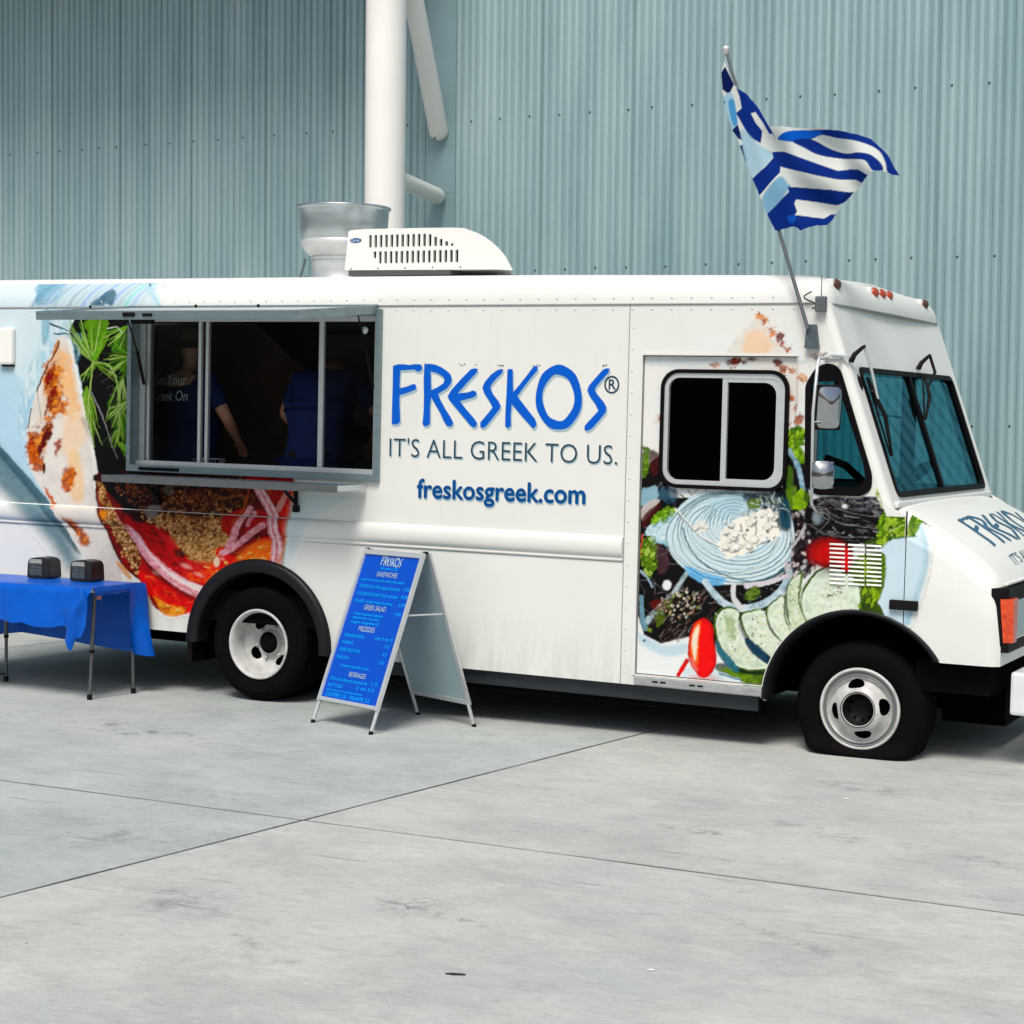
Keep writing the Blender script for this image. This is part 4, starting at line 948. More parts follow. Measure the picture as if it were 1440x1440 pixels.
    P.line([(360, 682), (374, 704), (384, 724), (388, 748), (390, 772), (386, 800)], 12, (238, 178, 184), 17, **on); P.line([(406, 682), (398, 704), (386, 722)], 7, (214, 150, 140), 8, **on)
    P.line([(352, 715), (340, 735), (322, 768)], 8, (230, 170, 176), 10, **on); P.line([(374, 738), (352, 752), (328, 770), (312, 778)], 8, (236, 176, 184), 8, **on); P.line([(358, 722), (352, 738)], 7, (224, 168, 172), 5, **on)
    P.line([(352, 684), (344, 712), (330, 736)], 2, (170, 74, 36), 3); P.line([(411, 684), (408, 730), (398, 775), (390, 795)], 2, (226, 150, 90), 2.5, alpha=.8)
    P.line([(180, 742), (192, 756), (206, 778), (228, 800), (252, 818), (284, 834)], 9, (240, 184, 190), 18, **on); P.line([(230, 800), (254, 816), (286, 829)], 3, (236, 228, 222), 8, soft=3, alpha=.85)
    P.line([(166, 722), (174, 736), (184, 746)], 3, (190, 120, 110), 4)
    for q_ in ([(358, 682), (371, 704), (381, 724), (385, 748), (386, 772), (382, 800)], [(364, 682), (378, 703), (388, 722), (392, 748), (394, 780)], [(184, 744), (198, 762), (214, 782), (236, 804), (262, 822), (284, 832)]): P.line(q_, 1.2, (250, 236, 236), 2, soft=1.2, alpha=.85)
    for q_ in ([(361, 684), (375, 706), (385, 728), (388, 752), (389, 790)], [(184, 750), (206, 784), (230, 808), (280, 838)]): P.line(q_, 1, (196, 96, 116), 1.4, soft=1.2, alpha=.7)
    P.ell(305, 790, 4, 7, (244, 214, 190), soft=2)
    # crust on the left edge
    P.poly([(139, 676), (148, 690), (160, 720), (176, 742), (190, 765), (197, 790), (194, 808), (186, 796), (170, 772), (156, 742), (144, 712), (138, 696)], (204, 150, 96), 2.5, .98, col2=(92, 48, 26), ts=5, contrast=2.8, warp=1.5)
    P.specks([(140, 680), (160, 712), (196, 790), (184, 800), (150, 740)], 120, (.8, 2), [(226, 180, 126), (70, 26, 16), (120, 66, 34)], 8)
    P.crumbs([(142, 690), (152, 700), (178, 745), (194, 790), (186, 798), (160, 750), (146, 716)], 170, (1.1, 2.6), [(214, 164, 108), (178, 122, 74), (226, 184, 134), (132, 78, 44)], 25, dark=(60, 24, 10))
    P.ell(148, 724, 7, 6, (236, 146, 60), soft=4, alpha=.8); P.line([(136, 680), (137, 705), (150, 742), (170, 790), (186, 806)], 2.4, (66, 14, 10), 3.4, alpha=.9)
    P.poly([(163, 790), (172, 794), (186, 812), (178, 812)], (214, 150, 90), 3, .9)
    # soft pale blue patch right of the filling
    P.poly([(414, 700), (470, 694), (500, 696), (470, 712), (440, 730), (414, 780), (404, 790)], (190, 220, 232), 16, .55)
def paint_right(P):
    # plate
    P.poly([(890, 480), (1120, 470), (1180, 700), (1260, 700), (1288, 735), (1299, 765), (1300, 790), (1290, 835), (1270, 890), (1140, 1000), (890, 1000)], (230, 236, 236), 3, .6, smooth=False)
    P.poly([(1236, 745), (1275, 740), (1298, 765), (1299, 795), (1288, 838), (1272, 882), (1230, 880)], (206, 226, 236), 6, .95)
    P.line([(1292, 742), (1302, 768), (1302, 796), (1290, 838), (1276, 876)], 7, (150, 194, 212), 9, soft=7, alpha=.75)
    P.poly([(905, 505), (1115, 505), (1112, 560), (930, 540), (925, 640), (905, 650)], (236, 236, 230), 4, .9)
    P.poly([(905, 505), (1112, 505), (1112, 514), (905, 514)], (196, 210, 212), 8, .7)  # shade below the recess lip, painted along the door top
    # pita triangle
    P.poly([(1070, 437), (1120, 500), (1130, 560), (1110, 600), (1105, 530), (1020, 502), (1010, 520), (1018, 498)], (228, 224, 216), 3, .8, smooth=False)
    P.specks([(1072, 442), (1116, 498), (1024, 500)], 160, (.6, 2.4), [(240, 222, 200), (214, 204, 192), (246, 240, 232), (232, 190, 150)], 66, soft=1.8, alpha=.6)
    P.poly([(1050, 470), (1070, 465), (1086, 485), (1076, 500), (1046, 496)], (240, 208, 176), 10, .9)
    for x, y, a, bb, c in ((1068, 445, 5, 5, (236, 150, 80)), (1075, 452, 4, 5, (226, 120, 40)), (1086, 468, 5, 6, (226, 140, 80)), (1096, 474, 5, 7, (120, 16, 8)), (1101, 484, 3, 5, (170, 60, 30)), (1107, 490, 5, 3, (190, 96, 60)),
                           (1033, 508, 14, 5, (120, 90, 84)), (1033, 509, 8, 6, (150, 60, 36)), (1093, 509, 7, 6, (120, 16, 10)), (1100, 518, 6, 4, (190, 100, 60)), (1112, 521, 6, 5, (214, 140, 100)), (1003, 514, 5, 4, (226, 160, 130)), (1056, 505, 8, 4, (150, 120, 110)),
                           (1128, 531, 8, 5, (230, 176, 140)), (1112, 559, 5, 6, (214, 106, 30)), (1118, 574, 3, 8, (190, 96, 60)), (1123, 590, 7, 8, (186, 100, 70)), (1107, 597, 4, 3, (200, 120, 90)), (925, 588, 3, 6, (226, 160, 130)), (1150, 500, 12, 6, (222, 206, 194)), (1162, 498, 3, 3, (120, 110, 110))):
        P.poly([(x-a, y), (x-a*.3, y-bb), (x+a, y-bb*.4), (x+a*.6, y+bb*.7), (x-a*.5, y+bb)], c, 4.5, .92, warp=3.2, ws=4.5, col2=tuple(int(q*.62) for q in c), ts=3, contrast=2.4)
    # dark base of the salad
    P.poly([(890, 690), (912, 652), (926, 640), (930, 600), (940, 700), (1080, 700), (1104, 610), (1112, 600), (1130, 640), (1140, 705), (1236, 700), (1246, 730), (1238, 756), (1190, 772), (1150, 780), (1120, 800), (1090, 850), (1060, 868), (1008, 880), (1002, 930), (960, 890), (930, 905), (905, 896), (890, 850)], (36, 22, 26), 2, smooth=False, col2=(16, 10, 16), ts=10)
    P.fibres([(905, 690), (1130, 690), (1120, 800), (1060, 865), (1000, 880), (930, 900), (900, 860)], 260, 64, [(60, 48, 52), (88, 80, 84), (14, 8, 12), (40, 52, 30), (110, 112, 116)], .6, (6, 22), 2.2, 1.4)
    P.crumbs([(1100, 720), (1140, 720), (1150, 790), (1110, 812)], 60, (2, 4.5), [(60, 46, 48), (110, 92, 90), (36, 24, 28), (150, 140, 140)], 65, dark=(8, 4, 6), hi=(206, 206, 206))
    # left column: pepper, olives, lettuce, cucumber backs
    P.poly([(904, 628), (912, 636), (910, 662), (903, 672), (898, 650)], (84, 116, 34), 3, .95, warp=1.5); P.poly([(912, 634), (926, 640), (926, 662), (914, 668)], (70, 40, 40), 3, .9)
    P.poly([(898, 690), (920, 684), (926, 700), (905, 712), (897, 706)], (150, 186, 200), 3, .9, warp=2); P.poly([(925, 690), (948, 688), (950, 704), (932, 706)], (60, 90, 108), 4, .85, warp=3, ws=5)
    P.poly([(900, 716), (914, 704), (926, 704), (916, 718), (903, 734)], (200, 190, 186), 2, .9); P.poly([(902, 728), (918, 712), (928, 708), (922, 722), (904, 742)], (70, 24, 16), 3, .9)
    P.poly([(914, 734), (922, 722), (938, 712), (950, 718), (944, 728), (928, 736)], (122, 160, 50), 2, .97, col2=(74, 116, 14), ts=7, warp=2)
    P.poly([(906, 748), (914, 736), (938, 722), (952, 726), (948, 756), (936, 768), (918, 760)], (206, 228, 232), 2.5, .97, warp=2, col2=(140, 186, 204), ts=14)
    P.poly([(901, 776), (904, 756), (918, 756), (922, 780), (920, 800), (912, 814), (903, 800)], (104, 136, 46), 2, .97, col2=(66, 94, 14), ts=6, warp=2); P.line([(902, 752), (899, 776), (902, 792)], 2.5, (196, 90, 76), 1.5, alpha=.8)
    P.poly([(920, 765), (936, 775), (938, 800), (924, 806)], (88, 66, 70), 5, .6)
    P.leafy([(903, 762), (918, 760), (922, 790), (912, 810), (903, 798)], 34, 57, [(104, 136, 40), (70, 98, 14), (140, 166, 76)], (5, 11))
    P.leafy([(912, 736), (940, 716), (950, 720), (930, 736)], 18, 58, [(122, 160, 50), (86, 126, 20)], (4, 9))
    P.leafy([(899, 632), (910, 632), (908, 660), (901, 664)], 10, 59, [(84, 116, 34), (60, 90, 20)], (4, 9))
    P.fibres([(910, 744), (946, 730), (944, 756), (920, 764)], 26, 60, [(240, 246, 244), (120, 170, 190), (170, 206, 220)], -.6, (5, 14), 1.6)
    P.line([(900, 804), (908, 812), (916, 826)], 4, (156, 176, 190), 2); P.line([(936, 772), (960, 790), (975, 805)], 2, (110, 120, 128), 1)
    # sliced red onion: nested rings
    P.poly([(938, 752), (944, 728), (958, 708), (980, 694), (1010, 690), (1060, 692), (1092, 700), (1110, 720), (1117, 750), (1114, 776), (1100, 798), (1078, 812), (1046, 820), (1010, 822), (974, 810), (950, 790), (938, 770)], (206, 226, 232), 2)
    rd = random.Random(5)
    for i in range(17):
        f = 1-i*.056; cx = 1028+i*.8; cy = 756-i*1.5; rx = 90*f; ry = 64*f; pts = []
        for k in range(25):
            a = 2*PI*k/24; wob = 1+.025*math.sin(3*a+i)+.012*math.sin(5*a+i*2.1)
            pts.append((cx+rx*wob*math.cos(a+.25), cy+ry*wob*math.sin(a+.25)+rx*.16*math.cos(a+.25)*.3))
        P.line(pts, rd.uniform(1.2, 2.4), rd.choice([(96, 136, 150), (128, 168, 182), (70, 112, 128)]), soft=1.2, alpha=.75)
        pts2 = [(x+1.5, y+2.6) for x, y in pts]; P.line(pts2, 1.5, (240, 244, 240), soft=1.4, alpha=.6)
    P.line([(948, 716), (962, 732), (985, 754), (1012, 768)], 3, (240, 238, 230), 2); P.line([(950, 720), (964, 736), (986, 757), (1010, 770)], 1.3, (50, 80, 92), 1)
    P.line([(958, 742), (966, 766), (985, 790), (1015, 808), (1055, 818), (1090, 812)], 2.2, (40, 84, 98), 1.4, alpha=.9)
    P.poly([(962, 796), (990, 806), (1018, 814), (1010, 824), (984, 820), (966, 808)], (120, 184, 226), 3, .9); P.line([(966, 798), (990, 812), (1014, 816)], 2, (40, 120, 180), 1.5, alpha=.8); P.line([(970, 806), (990, 817), (1010, 820)], 1.6, (50, 130, 190), 1.2, alpha=.7)
    P.poly([(992, 704), (1030, 696), (1060, 700), (1050, 716), (1014, 730), (1006, 716)], (190, 216, 226), 5, .8)
    for i in range(5): P.line([(996+i*6, 738-i*2), (1002+i*6, 712+i*2), (1030, 702+i*5), (1046-i*3, 706+i*4)], 1.4, (96, 140, 156), 1, alpha=.8)
    # herbs between onion and window
    P.poly([(1046, 694), (1100, 694), (1112, 720), (1108, 746), (1090, 742), (1066, 716), (1048, 706)], (74, 92, 100), 5, .9, col2=(30, 44, 52), ts=5, contrast=2.4)
    for i in range(26): x = 1050+rd.random()*58; y = 696+rd.random()*30; P.line([(x, y), (x+rd.uniform(-6, 6), y+rd.uniform(6, 16))], 1.6, rd.choice([(170, 190, 196), (40, 50, 56), (220, 228, 226), (96, 116, 60)]), .8)
    P.poly([(1050, 706), (1066, 702), (1066, 714), (1054, 716)], (98, 124, 44), 3, .9, warp=2); P.poly([(1096, 706), (1106, 706), (1110, 740), (1098, 738)], (36, 72, 88), 2, .9)
    # feta
    for p in ([(974, 738), (988, 730), (994, 740), (990, 748), (978, 748)], [(1018, 742), (1034, 732), (1046, 726), (1060, 722), (1082, 716), (1090, 728), (1092, 744), (1078, 752), (1066, 766), (1052, 776), (1036, 784), (1024, 776), (1010, 764), (1012, 752)], [(1008, 762), (1024, 766), (1034, 782), (1020, 786), (1010, 774)], [(1066, 738), (1088, 730), (1098, 752), (1080, 762)]):
        P.poly(p, (246, 243, 230), 1.6, 1, warp=3, ws=6, smooth=False)
    for pts in ([(1040, 738), (1044, 756), (1054, 764)], [(1030, 760), (1040, 768), (1052, 764)], [(1060, 730), (1062, 748), (1056, 758)], [(1078, 720), (1080, 738), (1094, 742)]): P.line(pts, 2.6, (120, 112, 112), 1.4, alpha=.8)
    P.specks([(1010, 740), (1060, 725), (1094, 730), (1090, 755), (1030, 782)], 26, (1, 2.6), [(90, 84, 88), (140, 150, 152), (52, 56, 66)], 4)
    rd = random.Random(77)
    for x, y in P.pts_in([(1014, 744), (1046, 728), (1086, 718), (1094, 740), (1070, 766), (1036, 784), (1016, 768)], 34, rd)+P.pts_in([(972, 736), (992, 732), (990, 748), (978, 750)], 4, rd):
        z = rd.uniform(3.5, 8); a = rd.uniform(0, PI); pg = [(x+z*rd.uniform(.7, 1.1)*math.cos(a+2*PI*k/5), y+z*rd.uniform(.6, .9)*math.sin(a+2*PI*k/5)) for k in range(5)]
        P.poly([(u+1.6, v+2.4) for u, v in pg], (96, 104, 108), 2.2, .6, smooth=False); P.poly(pg, rd.choice([(246, 243, 230), (238, 236, 224), (250, 248, 240)]), 1.2, 1, smooth=False, rim=((206, 208, 204), 2.2, .8))
    P.fibres([(1050, 698), (1104, 700), (1106, 726), (1090, 724), (1060, 712)], 40, 61, [(200, 214, 216), (30, 42, 50), (110, 130, 80), (236, 240, 238)], 1.1, (6, 16), 1.4, .9)
    # lower onion ring with speckles
    P.line([(1112, 790), (1106, 816), (1092, 836), (1070, 850), (1040, 856), (1016, 848), (1000, 832), (990, 818)], 11, (206, 222, 230), 9, col2=(160, 184, 196), ts=7); P.line([(1030, 822), (1030, 840), (1040, 856)], 6, (214, 216, 216), 8); P.line([(1048, 824), (1076, 820), (1104, 810)], 8, (214, 208, 214), 6)
    P.poly([(1044, 842), (1052, 828), (1062, 824), (1068, 832), (1060, 844)], (104, 130, 60), 2.5, .95, col2=(50, 70, 20), ts=4)
    P.specks([(996, 820), (1040, 850), (1104, 800), (1112, 800), (1070, 856), (1020, 858)], 40, (.7, 1.5), [(60, 76, 84), (120, 140, 150)], 6)
    # stuffed-vine-leaf roll, lower left
    P.poly([(908, 880), (920, 858), (948, 832), (966, 812), (990, 828), (1008, 862), (992, 888), (950, 900), (924, 904)], (44, 32, 34), 3, .96, col2=(20, 14, 18), ts=8)
    P.line([(964, 806), (944, 836), (922, 858), (908, 874)], 5, (200, 214, 214), 9, soft=2.2, alpha=.9, col2=(130, 160, 170), ts=5); P.line([(900, 840), (902, 872), (906, 884)], 6, (120, 160, 176), 8, alpha=.8)
    P.poly([(912, 848), (930, 842), (936, 850), (922, 862)], (96, 40, 18), 3, .8); P.poly([(918, 866), (930, 858), (934, 872), (922, 880)], (84, 104, 24), 3, .9, warp=2); P.poly([(930, 846), (944, 842), (940, 858)], (74, 92, 20), 3, .85, warp=2); P.poly([(906, 884), (914, 884), (914, 890)], (126, 150, 60), 3, .9)
    P.specks([(930, 840), (968, 826), (990, 850), (960, 870), (926, 880)], 46, (.9, 2.6), [(206, 206, 196), (120, 118, 116), (170, 160, 150)], 9, ratio=.25)
    P.ell(936, 823, 6, 7, (232, 236, 234), soft=2)
    P.fibres([(916, 862), (950, 832), (990, 826), (1004, 862), (980, 890), (930, 900)], 90, 51, [(70, 56, 56), (96, 84, 80), (14, 8, 12), (130, 122, 114), (50, 60, 40)], -.75, (6, 20), 1.8, .35)
    P.crumbs([(926, 846), (952, 832), (978, 836), (984, 858), (950, 870)], 60, (1, 2.6), [(206, 196, 180), (150, 120, 96), (110, 130, 60), (90, 60, 44)], 52, dark=(14, 6, 8))
    P.shade(1000, 880, 26, 26, .6)
    # plate, lower left
    P.poly([(894, 892), (906, 894), (930, 908), (962, 902), (966, 930), (950, 954), (894, 942)], (236, 240, 238), 3, 1, smooth=False); P.poly([(896, 890), (930, 908), (962, 905), (960, 920), (930, 922), (900, 906)], (186, 212, 224), 7, .8)
    P.poly([(1000, 938), (1060, 956), (1000, 958), (960, 955), (965, 940)], (214, 224, 228), 3, .9); P.poly([(1004, 934), (1036, 936), (1050, 950), (1012, 946)], (26, 30, 38), 4, .85); P.line([(1010, 948), (1050, 960)], 3, (96, 140, 160), 2)
    P.ell(904, 901, 2, 2, (70, 110, 130))
    # cucumber slices
    def cuc(pts, edge=(84, 112, 30), body=(226, 240, 220), e=2.6):
        P.poly([(x-3, y+4) for x, y in pts], (22, 34, 12), 6, .75)
        P.poly(pts, edge, 1.8, 1, col2=(50, 74, 14), ts=4); c = np.mean(np.array(pts), 0); q = [(c[0]+(x-c[0])*.90, c[1]+(y-c[1])*.93) for x, y in pts]
        P.poly(q, body, 2, 1, col2=tuple(int(v*.90) for v in body), ts=6, contrast=2., rim=((236, 244, 226), 5, .8)); q2 = [(c[0]+(x-c[0])*.62, c[1]+(y-c[1])*.66) for x, y in pts]
        P.poly(q2, tuple(int(v*.93) for v in body), 5, .75, col2=(236, 242, 226), ts=4); rd_ = random.Random(int(pts[0][0]))
        for x, y in P.pts_in(q2, 16, rd_): a_ = math.atan2(y-c[1], x-c[0]); P.ell(x+.6, y+.8, 3.2, 1.5, (150, 170, 120), a_, soft=1.2, alpha=.55); P.ell(x, y, 2.8, 1.2, (238, 240, 214), a_, soft=1., alpha=.85)
        P.fibres(q, 22, int(pts[1][0]), [(240, 246, 234), (186, 208, 164)], 1.1, (6, 14), 1.2, .8)
    P.poly([(1202, 786), (1240, 776), (1246, 800), (1240, 836), (1222, 862), (1206, 860), (1196, 820)], (96, 128, 22), 2.5, .98, col2=(60, 88, 10), ts=12); P.line([(1218, 772), (1216, 820), (1210, 856)], 3, (40, 58, 8), 2, alpha=.8)
    P.poly([(1212, 846), (1226, 842), (1240, 856), (1244, 874), (1230, 884), (1212, 876)], (56, 76, 14), 2, .98)
    P.poly([(1010, 940), (1060, 946), (1110, 936), (1120, 950), (1080, 974), (1050, 968), (1036, 956)], (112, 150, 34), 3, .98, col2=(70, 100, 10), ts=10, warp=2)
    P.poly([(1030, 940), (1064, 926), (1112, 924), (1100, 944), (1060, 950)], (46, 62, 18), 3, .9)
    cuc([(1134, 820), (1152, 800), (1176, 796), (1206, 812), (1214, 836), (1208, 872), (1180, 890), (1140, 890), (1126, 860), (1124, 840)])
    cuc([(1104, 836), (1110, 816), (1128, 804), (1128, 826), (1126, 852), (1140, 876), (1150, 900), (1126, 900), (1108, 872)], body=(206, 222, 190))
    cuc([(1076, 856), (1090, 842), (1100, 838), (1102, 860), (1112, 880), (1134, 900), (1120, 916), (1098, 904), (1080, 880)])
    cuc([(1038, 866), (1056, 858), (1072, 858), (1080, 884), (1100, 906), (1112, 918), (1104, 934), (1080, 926), (1052, 902)], body=(222, 235, 216))
    cuc([(1002, 870), (1016, 854), (1036, 858), (1036, 880), (1044, 906), (1070, 930), (1086, 942), (1050, 944), (1022, 930), (1006, 900)], body=(214, 230, 206))
    P.poly([(1006, 902), (1014, 912), (1036, 938), (1034, 946), (1018, 934), (1006, 916)], (56, 108, 122), 2, .97); P.poly([(1046, 898), (1054, 900), (1082, 924), (1084, 936), (1062, 924), (1048, 908)], (30, 62, 84), 2, .97)
    P.line([(1128, 806), (1124, 836), (1126, 856), (1140, 884)], 3.5, (74, 104, 20), 2, alpha=.9); P.line([(1102, 838), (1102, 866), (1110, 884)], 2.5, (62, 92, 18), 2, alpha=.85); P.poly([(1152, 868), (1146, 884), (1136, 880), (1132, 872)], (120, 150, 70), 3, .6)
    P.poly([(1018, 866), (1030, 872), (1032, 900), (1020, 888)], (120, 150, 64), 5, .55, warp=3, ws=4); P.poly([(1082, 926), (1100, 916), (1112, 930), (1094, 938)], (150, 180, 80), 3, .7)
    P.specks([(1136, 830), (1180, 810), (1206, 830), (1190, 870), (1140, 872)], 12, (.7, 1.5), [(60, 66, 50), (86, 96, 60)], 12, alpha=.85)
    P.specks([(1164, 826), (1180, 822), (1184, 842), (1168, 842)], 22, (.9, 2), [(54, 50, 44), (120, 140, 80), (150, 110, 110)], 13)
    P.specks([(1108, 812), (1126, 812), (1124, 860), (1140, 890), (1110, 880)], 22, (.7, 1.7), [(80, 92, 40), (70, 66, 56)], 14); P.specks([(1010, 862), (1070, 862), (1120, 900), (1100, 930), (1040, 930), (1010, 890)], 48, (.6, 1.6), [(70, 72, 60), (96, 106, 60)], 15)
    P.leafy([(1206, 790), (1238, 784), (1240, 832), (1222, 856), (1206, 850)], 26, 53, [(96, 128, 22), (66, 96, 10), (120, 150, 40)], (6, 14))
    # pink beans scatter
    P.poly([(1118, 760), (1146, 752), (1150, 776), (1146, 800), (1126, 804), (1112, 798)], (46, 38, 44), 4, .9)
    P.specks([(1116, 742), (1148, 746), (1152, 796), (1104, 812), (1108, 780)], 34, (2.2, 4.6), [(232, 214, 208), (206, 190, 190), (190, 196, 200)], 17, alpha=.95); P.specks([(1116, 742), (1148, 746), (1152, 796), (1104, 812)], 22, (1.2, 2.6), [(30, 20, 24), (60, 54, 58)], 18)
    P.line([(1126, 716), (1134, 732), (1126, 752), (1114, 770)], 5, (186, 184, 188), 3, alpha=.9)
    # peppers above and right of the window
    P.poly([(1102, 618), (1112, 602), (1128, 600), (1132, 616), (1124, 628), (1106, 626)], (104, 142, 22), 2.5, .98, col2=(70, 110, 6), ts=8); P.poly([(1104, 626), (1122, 624), (1132, 640), (1130, 652), (1112, 646)], (84, 122, 16), 3, .98, col2=(120, 160, 40), ts=6)
    P.leafy([(1104, 604), (1128, 602), (1130, 640), (1108, 642)], 26, 62, [(104, 142, 22), (70, 110, 6), (136, 172, 52)], (5, 11))
    P.line([(1108, 634), (1122, 656), (1130, 690)], 8, (170, 196, 210), 6, soft=2, col2=(110, 150, 170), ts=5); P.poly([(1104, 660), (1114, 660), (1112, 690), (1106, 700)], (72, 104, 22), 3, .95); P.poly([(1104, 690), (1120, 684), (1118, 712), (1112, 716)], (90, 124, 20), 2, .95)
    P.poly([(1112, 700), (1128, 686), (1144, 702), (1142, 712), (1126, 718), (1114, 714)], (138, 174, 50), 2, .98, smooth=False, col2=(110, 150, 30), ts=6); P.poly([(1132, 690), (1144, 704), (1140, 714), (1130, 702)], (60, 84, 14), 2, .9, smooth=False)
    # upper-right roll
    P.poly([(1140, 704), (1166, 698), (1200, 700), (1234, 700), (1246, 724), (1242, 752), (1222, 764), (1180, 762), (1150, 758), (1134, 742), (1132, 720)], (38, 28, 32), 3, 1, col2=(18, 8, 12), ts=8)
    P.poly([(1150, 700), (1240, 700), (1240, 716), (1200, 718), (1170, 708)], (104, 108, 112), 5, .75, col2=(40, 40, 46), ts=4, contrast=2.6)
    for i in range(60):
        x = 1145+rd.random()*92; y = 700+rd.random()*56; P.line([(x, y), (x+rd.uniform(3, 13), y+rd.uniform(-4, 6))], 1.6, rd.choice([(120, 122, 124), (80, 72, 78), (190, 196, 196), (60, 54, 58)]), .7, alpha=.65)
    P.fibres([(1138, 712), (1170, 702), (1236, 706), (1242, 745), (1220, 760), (1150, 754)], 130, 54, [(74, 66, 70), (110, 108, 110), (12, 6, 10), (150, 152, 152), (44, 36, 42)], .25, (6, 22), 1.7, .5)
    for q_ in ([(1142, 742), (1170, 756), (1220, 758)], [(1160, 704), (1190, 722), (1238, 730)], [(1150, 716), (1182, 738), (1236, 746)]): P.line(q_, 3, (10, 4, 8), 2, soft=2, alpha=.8); P.line([(x, y-2.5) for x, y in q_], 1.2, (150, 150, 150), .8, soft=1.2, alpha=.6)
    P.ell(1150, 728, 7, 9, (150, 170, 178), soft=5, alpha=.7); P.ell(1188, 712, 4, 3, (226, 232, 232), soft=2)
    P.line([(1146, 712), (1162, 716), (1166, 730), (1156, 744), (1148, 750)], 2, (120, 112, 116), 1.4, alpha=.8)
    # lettuce frill right
    P.poly([(1232, 690), (1246, 684), (1256, 700), (1262, 716), (1250, 724), (1240, 712)], (170, 192, 130), 3, .95, col2=(214, 224, 190), ts=6, warp=2)
    P.poly([(1244, 716), (1256, 710), (1280, 718), (1292, 724), (1288, 752), (1272, 756), (1250, 760), (1230, 768), (1238, 744)], (104, 140, 30), 2.4, .98, warp=3, ws=6, col2=(70, 104, 10), ts=5)
    for pts in ([(1244, 752), (1262, 742), (1288, 734)], [(1260, 716), (1276, 722), (1286, 730)], [(1240, 762), (1262, 750), (1284, 756)], [(1252, 722), (1248, 736), (1254, 746)], [(1272, 740), (1280, 752)]): P.line(pts, 3, (176, 200, 120), 1.6, soft=1.6, alpha=.85)
    P.poly([(1214, 762), (1236, 756), (1230, 772), (1218, 772)], (50, 70, 14), 3, .9); P.line([(1286, 732), (1302, 740)], 2.4, (60, 66, 70), 1)
    P.leafy([(1242, 716), (1280, 718), (1290, 738), (1272, 754), (1246, 760), (1234, 764)], 70, 55, [(104, 140, 26), (74, 108, 10), (138, 168, 60), (52, 78, 8)], (5, 12))
    P.leafy([(1234, 690), (1250, 690), (1260, 716), (1244, 716)], 20, 56, [(176, 196, 140), (206, 218, 180), (140, 164, 96)], (5, 11))
    P.line([(1264, 756), (1290, 754)], 3, (60, 80, 60), 1, alpha=.7)
    # cherry tomatoes
    P.poly([(1140, 772), (1150, 760), (1170, 758), (1196, 766), (1200, 790), (1192, 808), (1176, 800), (1152, 796), (1142, 786)], (70, 4, 4), 3, .98); P.ell(1164, 778, 24, 18, (206, 10, 6), soft=14); P.shade(1170, 800, 26, 12, .7); P.poly([(1176, 766), (1196, 776), (1196, 800), (1186, 802), (1178, 790)], (206, 14, 8), 4, .9); P.ell(1162, 772, 3, 2, (240, 60, 50), soft=2)
    P.ell(990, 957, 18, 6, (130, 60, 60), soft=8, alpha=.5); P.line([(964, 930), (952, 950)], 7, (206, 22, 16), 6, soft=1.5); P.ell(985, 955, 16, 5, (232, 170, 170), soft=6, alpha=.7)
    P.poly([(967, 900), (974, 878), (988, 870), (1000, 880), (1002, 900), (1006, 926), (1000, 946), (986, 954), (974, 942), (966, 922)], (240, 12, 6), 2, 1, rim=((140, 2, 2), 7, .75)); P.poly([(968, 906), (974, 882), (984, 874), (982, 900), (980, 936), (970, 924)], (238, 110, 60), 5, .9); P.poly([(971, 904), (976, 886), (981, 880), (979, 905), (976, 930)], (252, 236, 210), 4, .95); P.poly([(968, 924), (974, 930), (980, 944), (973, 940)], (236, 130, 120), 3, .8)
vinyl = printmat('printed_vinyl')
STEP = .0056
def pos_side(U, V):
    y = -rail_prof(V)-.0018; z = V.copy()
    up = V > ZS      # cove of the roof cap
    h = .196; t = np.clip((V-ZS)/h, 0, 1); a = np.arcsin(np.clip(t, 0, .999)); y = np.where(up, .115*(1-np.cos(a))-.0025, y)
    return np.stack([U, y, z], 1)
def keep_left(u, v):
    k = ~((u > SW[0]+.004) & (u < SW[2]-.004) & (v > SW[1]+.004) & (v < SW[3]-.004))
    k &= ((u-.012)**2+(v-.365)**2 > .545**2) & (v > ZB+.003); k &= np.abs(v-ZS) > .004
    return k
tadd(print_sheet('printed_wrap', np.arange(-2.60, .95, STEP), np.arange(.41, 2.72, STEP), pos_side, paint_left, keep_left, vinyl, truck))
def keep_door(u, v): return (u > DR[0]+.006) & (u < DR[2]-.006) & (v > DR[1]+.005) & (v < DR[3]-.006) & ~((u > 2.81) & (u < 3.53) & (v > 1.53) & (v < 2.16)) & ((u-3.995)**2+(v-.335)**2 > .525**2)
DR_US = np.arange(2.665, 3.606, STEP*.9); DR_VS = np.arange(.40, 2.27, STEP*.9)
tadd(print_sheet('printed_wrap', DR_US, DR_VS, lambda U, V: np.stack([U, np.full_like(U, .0185), V], 1), paint_right, keep_door, vinyl, truck))
cwp = np.array(offset_loop(cabwin, .012))
def in_loop(P, u, v):
    ins = np.zeros(len(u), bool)
    for i in range(len(P)):
        ax, ay = P[i]; bx_, by_ = P[i-1]
        if ay != by_: ins ^= ((ay > v) != (by_ > v)) & (u < (bx_-ax)*(v-ay)/(by_-ay)+ax)
    return ins
